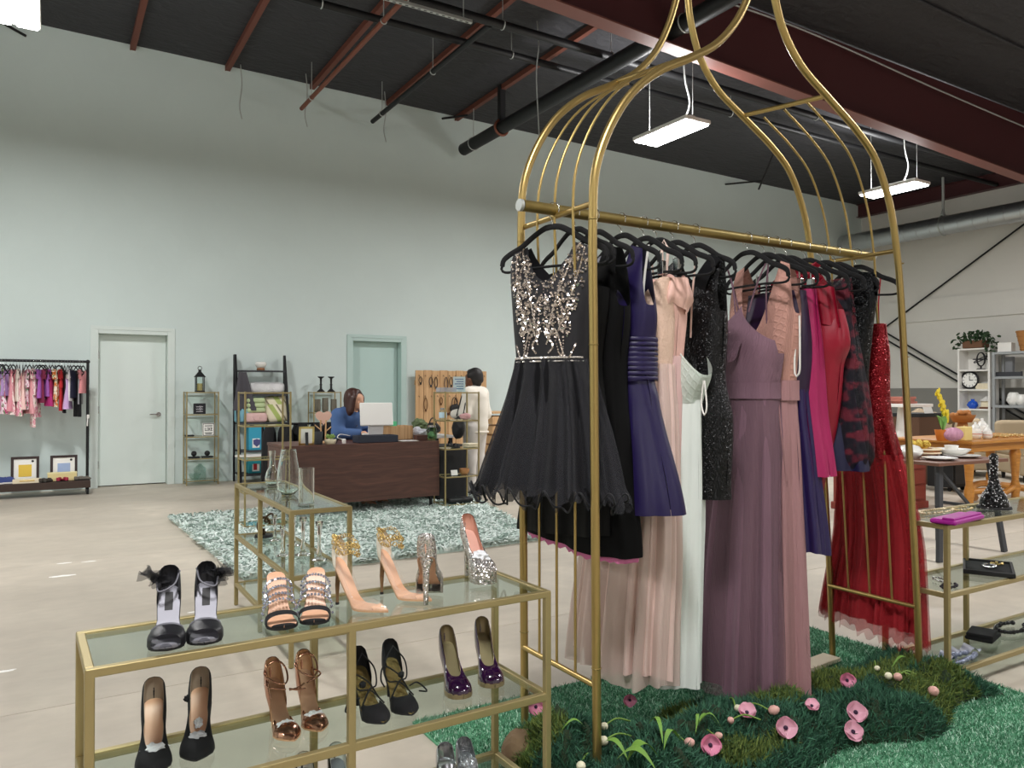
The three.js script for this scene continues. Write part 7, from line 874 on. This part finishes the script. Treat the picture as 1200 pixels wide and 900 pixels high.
  t = thing('pink_pumpkin', 'pale pink ceramic pumpkin on the oak table', 'ornament', ot(1117, -4.68)); part(t, 'pumpkin', grid(60, 20, (u, v) => { const a = u * PI * 2, b = v * PI, r = 0.1 * (0.86 + 0.14 * abs(cos(a * 5))); return [r * sin(b) * cos(a), 0.075 - 0.075 * cos(b) * 1.0, r * sin(b) * sin(a)]; }, true), mat(0xc58fa8, 0.5)); part(t, 'stalk', tube([[0, 0.14, 0], [0.005, 0.18, 0], [0.02, 0.2, 0]], 0.012, 10, 8), mat(0x5a4632));
  single('yellow_candle', 'pale yellow square candle box beside the pink pumpkin', 'candle', [rbox(0.15, 0.15, 0.1, 0, 0.075, 0, 0.008), bar([0, 0.15, 0], [0, 0.165, 0], 0.004)], mat(0xe6cf86, 0.6), ot(1130, -4.7));
  const jar = (px, z, label, s) => { const g = thing('ceramic_jar', label, 'jar', ot(px, z), 0, 'white jars on the oak table'); part(g, 'jar_body', tf(lathe([[0, 0], [0.05, 0], [0.07, 0.05], [0.055, 0.12], [0.04, 0.13], [0, 0.13]], 22), 0, 0, 0, 0, 0, 0, s), M.ceramic); part(g, 'lid', tf(lathe([[0.045, 0.13], [0.03, 0.16], [0.012, 0.17], [0.015, 0.19], [0, 0.195]], 22), 0, 0, 0, 0, 0, 0, s), M.ceramic); part(g, 'pink_band', tf(tor(0.066, 0.006, 0, 0.06, 0, PI / 2), 0, 0, 0, 0, 0, 0, s), mat(0xc88a78)); };
  jar(1143, -4.75, 'white ceramic jar with pink band beside the yellow candle', 1); jar(1151, -4.9, 'white ceramic jar behind its two neighbours', 1.15); jar(1157, -4.68, 'smaller white ceramic jar by the bead string', 0.8);
  t = thing('bread_basket', 'oval wicker basket of brown rolls on the oak table', 'basket', ot(1128, -5.25)); part(t, 'basket_body', tf(lathe([[0, 0], [0.13, 0], [0.19, 0.09], [0.18, 0.09], [0.12, 0.01], [0, 0.01]], 30), 0, 0.16, 0, 0, 0, 0, [1, 1, 0.7]), M.basket); part(t, 'pedestal', cyl(0.05, 0.09, 0.16, 0, 0.08, 0, 20), M.basket); for (let i = 0; i < 9; i++) part(t, 'roll', sph(0.045, -0.12 + (i % 4) * 0.08, 0.25 + (i > 4 ? 0.03 : 0), (i % 3 - 1) * 0.05, [1, 0.7, 0.8], 10), mat(0xb5763c, 0.7));
  const bd = []; for (let i = 0; i < 60; i++) bd.push(sph(0.014, rr(-0.3, 0.3), 0.012 + rr(0, 0.02), rr(-0.08, 0.08), 1, 6)); t = thing('bead_garland', 'heap of gold bead garland on the oak table', 'garland', ot(1178, -4.75)); part(t, 'beads', bd, mat(0xc9a76a, 0.35, 0.3)).userData.kind = 'stuff'; part(t, 'cord', tube([[-0.3, 0.01, 0], [0, 0.02, 0.06], [0.3, 0.01, 0]], 0.003, 20, 5), M.brassDull);
  // upholstery and boxes behind the oak table
  const fl = (px, d) => { const p = EYE.clone().addScaledVector(ray(px, 520), d); return [p.x, 0, p.z]; };
  const sofa = (label, pos, turn, w, m) => { const g = thing('sofa', label, 'sofa', pos, turn, 'sofas at the far right'); part(g, 'seat_base', rbox(w, 0.28, 0.8, 0, 0.24, 0, 0.04, 0, 0, 0, 2), m); part(g, 'backrest', rbox(w, 0.5, 0.2, 0, 0.62, -0.32, 0.07, -0.1, 0, 0, 3), m); for (const s of [-1, 1]) part(g, 'armrest', rbox(0.2, 0.34, 0.8, s * (w / 2 - 0.1), 0.5, 0, 0.09, 0, 0, 0, 3), m); const n = 3; for (let k = 0; k < n; k++) part(g, 'seat_cushion', rbox((w - 0.42) / n, 0.14, 0.62, -(w - 0.42) / 2 + (k + 0.5) * (w - 0.42) / n, 0.44, 0.08, 0.05, 0, 0, 0, 3), m); for (const [x, z] of [[-1, -1], [1, -1], [-1, 1], [1, 1]]) part(g, 'foot', cyl(0.03, 0.02, 0.1, x * (w / 2 - 0.1), 0.05, z * 0.33), M.black); return g; };
  sofa('beige linen sofa behind the yellow orchid', fl(1080, 12.2), -0.7, 2.0, M.linen); sofa('tan linen sofa in front of the grey metal shelves', fl(1245, 11.2), -0.7, 1.5, mat(0xa8977c, 0.9));
  const th = fl(1090, 11.9); single('throw_blanket', 'taupe throw heaped over the beige sofa', 'blanket', grid(30, 20, (u, v) => [(u - 0.5) * 0.9, 0.80 + 0.22 * sin(PI * u) * (1 - v * 0.5) + 0.02 * sin(u * 17 + v * 9), (v - 0.5) * 0.5]), mat(0x94836c, 0.95), [th[0], 0, th[2]], -0.5);
  t = thing('white_side_table', 'white side table with magazines left of the orchid', 'table', fl(1057, 10.2)); part(t, 'table_top', rbox(0.6, 0.04, 0.5, 0, 1.12, 0), M.white); part(t, 'pedestal', tf(cyl(0.05, 0.14, 1.08, 0, 0.56, 0, 4, 0, PI / 4)), M.white); part(t, 'base', rbox(0.4, 0.03, 0.4, 0, 0.015, 0), M.white); const wp = fl(1057, 10.2); single('magazine_stack', 'stack of magazines on the white side table', 'magazines', [0, 1, 2].map(k => rbox(0.3, 0.03, 0.22, rr(-0.02, 0.02), 0.016 + k * 0.031, 0, 0.003, 0, rr(-0.2, 0.2))), mat(0xb06a5a, 0.6), [wp[0], 1.141, wp[2]]);
  t = thing('file_box', 'dark brown file box with white label behind the side table', 'box', [...fl(1076, 11)].map((v, i) => i === 1 ? 0 : v)); part(t, 'box_body', rbox(0.6, 0.95, 0.4, 0, 0.475, 0), mat(0x5a3c28, 0.6)); part(t, 'white_label', rbox(0.2, 0.14, 0.01, 0, 1.03, 0.15, 0.002, -0.3), M.paper); part(t, 'lid', rbox(0.62, 0.05, 0.42, 0, 0.97, 0), M.black);
  t = thing('black_speaker', 'black boxy speaker on casters under the oak table', 'speaker', [10.2, 0, -5.75]); part(t, 'cabinet', rbox(0.4, 0.5, 0.35, 0, 0.3, 0, 0.01), M.black); part(t, 'grille', rbox(0.34, 0.4, 0.01, 0, 0.3, 0.178), M.darkgrey); for (const s of [-1, 1]) part(t, 'caster', cyl(0.03, 0.03, 0.02, s * 0.15, 0.03, 0.1, 14, 0, 0, PI / 2), M.rubber);
}
// ---------------------------------------------------------------- shelving on the white wall
{
  const X0 = WX - 0.75, px = (p) => onX(p, 450, X0).z, za = px(1122), zc = px(1160), zd = px(1225), yOf = (p, q) => onX(p, q, X0).y;
  const t = thing('white_shelf_unit', 'tall white open shelf unit with ivy on top', 'shelf', [X0 + 0.18, 0, (za + zc) / 2]), w = abs(zc - za), H = yOf(1140, 408);
  for (const s of [-1, 1]) part(t, 'side_panel', rbox(0.36, H, 0.04, 0, H / 2, s * (w / 2 - 0.02)), M.white); part(t, 'back_panel', rbox(0.02, H, w, 0.17, H / 2, 0), M.white); const ys = [408, 433, 456, 479, 505, 535].map(q => yOf(1140, q)); for (const y of ys) part(t, 'shelf_board', rbox(0.36, 0.035, w - 0.08, 0, y - 0.018, 0), M.white);
  const at = (p, y, dx = 0.12) => [X0 + dx, y, px(p)];
  let g = thing('ivy_planter', 'bushy ivy in a brown planter on the white shelf unit', 'plant', at(1140, ys[0])); part(g, 'planter', rbox(0.3, 0.16, 0.4, 0, 0.08, 0, 0.02), mat(0x6b4a34, 0.8)); for (let i = 0; i < 150; i++) { const s = rr(-1, 1); part(g, 'leaf', tf(sph(0.05, 0, 0, 0, [1, 0.25, 0.8], 5), rr(-0.18, 0.14), 0.2 + rr(-0.1, 0.16) * (1 - abs(s) * 0.4) - (s > 0.6 ? rr(0, 0.3) : s < -0.7 ? rr(0, 0.2) : 0), s * 0.42, rr(0, 3), rr(0, 6), rr(-0.6, 0.6)), M.ivy); }
  g = thing('armillary_globe', 'dark wire armillary globe on the upper white shelf', 'ornament', at(1146, ys[1])); part(g, 'ring', [[0, 0, 0], [0, 1.05, 0], [1.2, 0.4, 0], [PI / 2, 0, 0]].map(r => tor(0.14, 0.011, 0, 0.21, 0, r[0], r[1], r[2], 36, 6)), M.black); part(g, 'stand', [cyl(0.015, 0.015, 0.07, 0, 0.05), cyl(0.07, 0.09, 0.02, 0, 0.01)], M.black);
  g = thing('wall_clock', 'round dark rimmed clock on the second white shelf', 'clock', at(1133, ys[2])); part(g, 'clock_face', cyl(0.17, 0.17, 0.03, 0, 0.19, 0, 36, 0, 0, PI / 2), M.paper); part(g, 'rim', tor(0.17, 0.022, -0.01, 0.19, 0, 0, PI / 2, 0, 36, 8), M.black); part(g, 'hand', [rbox(0.006, 0.1, 0.012, -0.02, 0.23, 0), rbox(0.006, 0.012, 0.08, -0.02, 0.19, 0.035)], M.black); part(g, 'hour_mark', Array.from({ length: 12 }, (_, k) => tf(box(0.006, 0.04, 0.012, 0, 0.13, 0), -0.018, 0.19, 0, k * PI / 6)), M.grey);
  single('word_block', 'pale lettered block beside the clock', 'ornament', [rbox(0.05, 0.12, 0.3, 0, 0.06, 0), ...[0, 1, 2, 3].map(k => box(0.006, 0.07, 0.02, -0.027, 0.06, -0.1 + k * 0.066))], M.cream, at(1149, ys[2]));
  single('blue_vase', 'round cobalt blue vase on the third white shelf', 'vase', lathe([[0, 0], [0.06, 0], [0.11, 0.07], [0.08, 0.14], [0.03, 0.17], [0.04, 0.2], [0.03, 0.2], [0.02, 0.17], [0, 0.16]], 24), mat(0x1f56c8, 0.15), at(1136, ys[3])); g = thing('nativity_house', 'little white and brown house on the third white shelf', 'ornament', at(1153, ys[3])); part(g, 'walls', rbox(0.14, 0.12, 0.18, 0, 0.1, 0), M.cream); part(g, 'roof', tf(cyl(0.02, 0.15, 0.1, 0, 0.21, 0, 4, 0, PI / 4)), M.white); part(g, 'plinth', rbox(0.16, 0.04, 0.24, 0, 0.02, 0), mat(0x6b4430));
  // grey metal shelving
  const m = thing('grey_metal_shelves', 'grey metal shelving unit beside the white shelf unit', 'shelf', [X0 + 0.2, 0, (zc + zd) / 2 + 0.03]), w2 = abs(zd - zc) - 0.02; const ys2 = [412, 441, 475, 510, 545].map(q => yOf(1180, q)), gm = mat(0xa3a6a8, 0.5, 0.3); for (const a of [-1, 1]) for (const b of [-1, 1]) part(m, 'post', rbox(0.05, ys2[0], 0.05, a * 0.18, ys2[0] / 2, b * (w2 / 2 - 0.03)), gm); for (const y of ys2) part(m, 'shelf_board', rbox(0.4, 0.05, w2, 0, y - 0.025, 0), gm); part(m, 'shelf_clutter', [rbox(0.1, 0.4, 0.14, 0.1, ys2[1] + 0.2, -0.3)], M.grey);
  single('white_carton', 'small white carton on top of the grey shelving', 'box', [rbox(0.16, 0.17, 0.26, 0, 0.085, 0), rbox(0.165, 0.03, 0.265, 0, 0.17, 0)], M.white, at(1176, ys2[0])); g = thing('tall_basket', 'flared wicker basket on top of the grey shelving', 'basket', at(1201, ys2[0])); part(g, 'basket_body', lathe([[0, 0], [0.12, 0], [0.2, 0.4], [0.19, 0.4], [0.11, 0.02], [0, 0.02]], 26), M.basket); part(g, 'weave_ring', [0, 1, 2, 3, 4].map(k => tor(0.125 + k * 0.017, 0.012, 0, 0.04 + k * 0.085, 0, PI / 2)), M.basket);
  for (const [p, l, s] of [[1184, 'white pitcher on the middle grey shelf', 1], [1193, 'white tureen on the middle grey shelf', 0.85]]) { const v = thing('white_crockery', l, 'crockery', at(p, ys2[2])); part(v, 'body', tf(lathe([[0, 0], [0.07, 0], [0.13, 0.1], [0.1, 0.22], [0.07, 0.26], [0.06, 0.26], [0.09, 0.2], [0, 0.05]], 24), 0, 0, 0, 0, 0, 0, s), M.ceramic); part(v, 'handle', tor(0.06 * s, 0.014, 0, 0.15 * s, 0.13 * s, 0, PI / 2), M.ceramic); } single('flat_tray', 'dark flat tray leaning on the upper grey shelf', 'tray', [rbox(0.03, 0.09, 0.5, 0, 0.045, 0), rbox(0.04, 0.1, 0.02, 0, 0.05, 0.25)], M.darkgrey, at(1178, ys2[1]));
}
scene.traverse(o => { if (o.isMesh) { o.castShadow = true; o.receiveShadow = true; } if (o.isLight && o.shadow) o.castShadow = true; });
renderer.render(scene, camera);
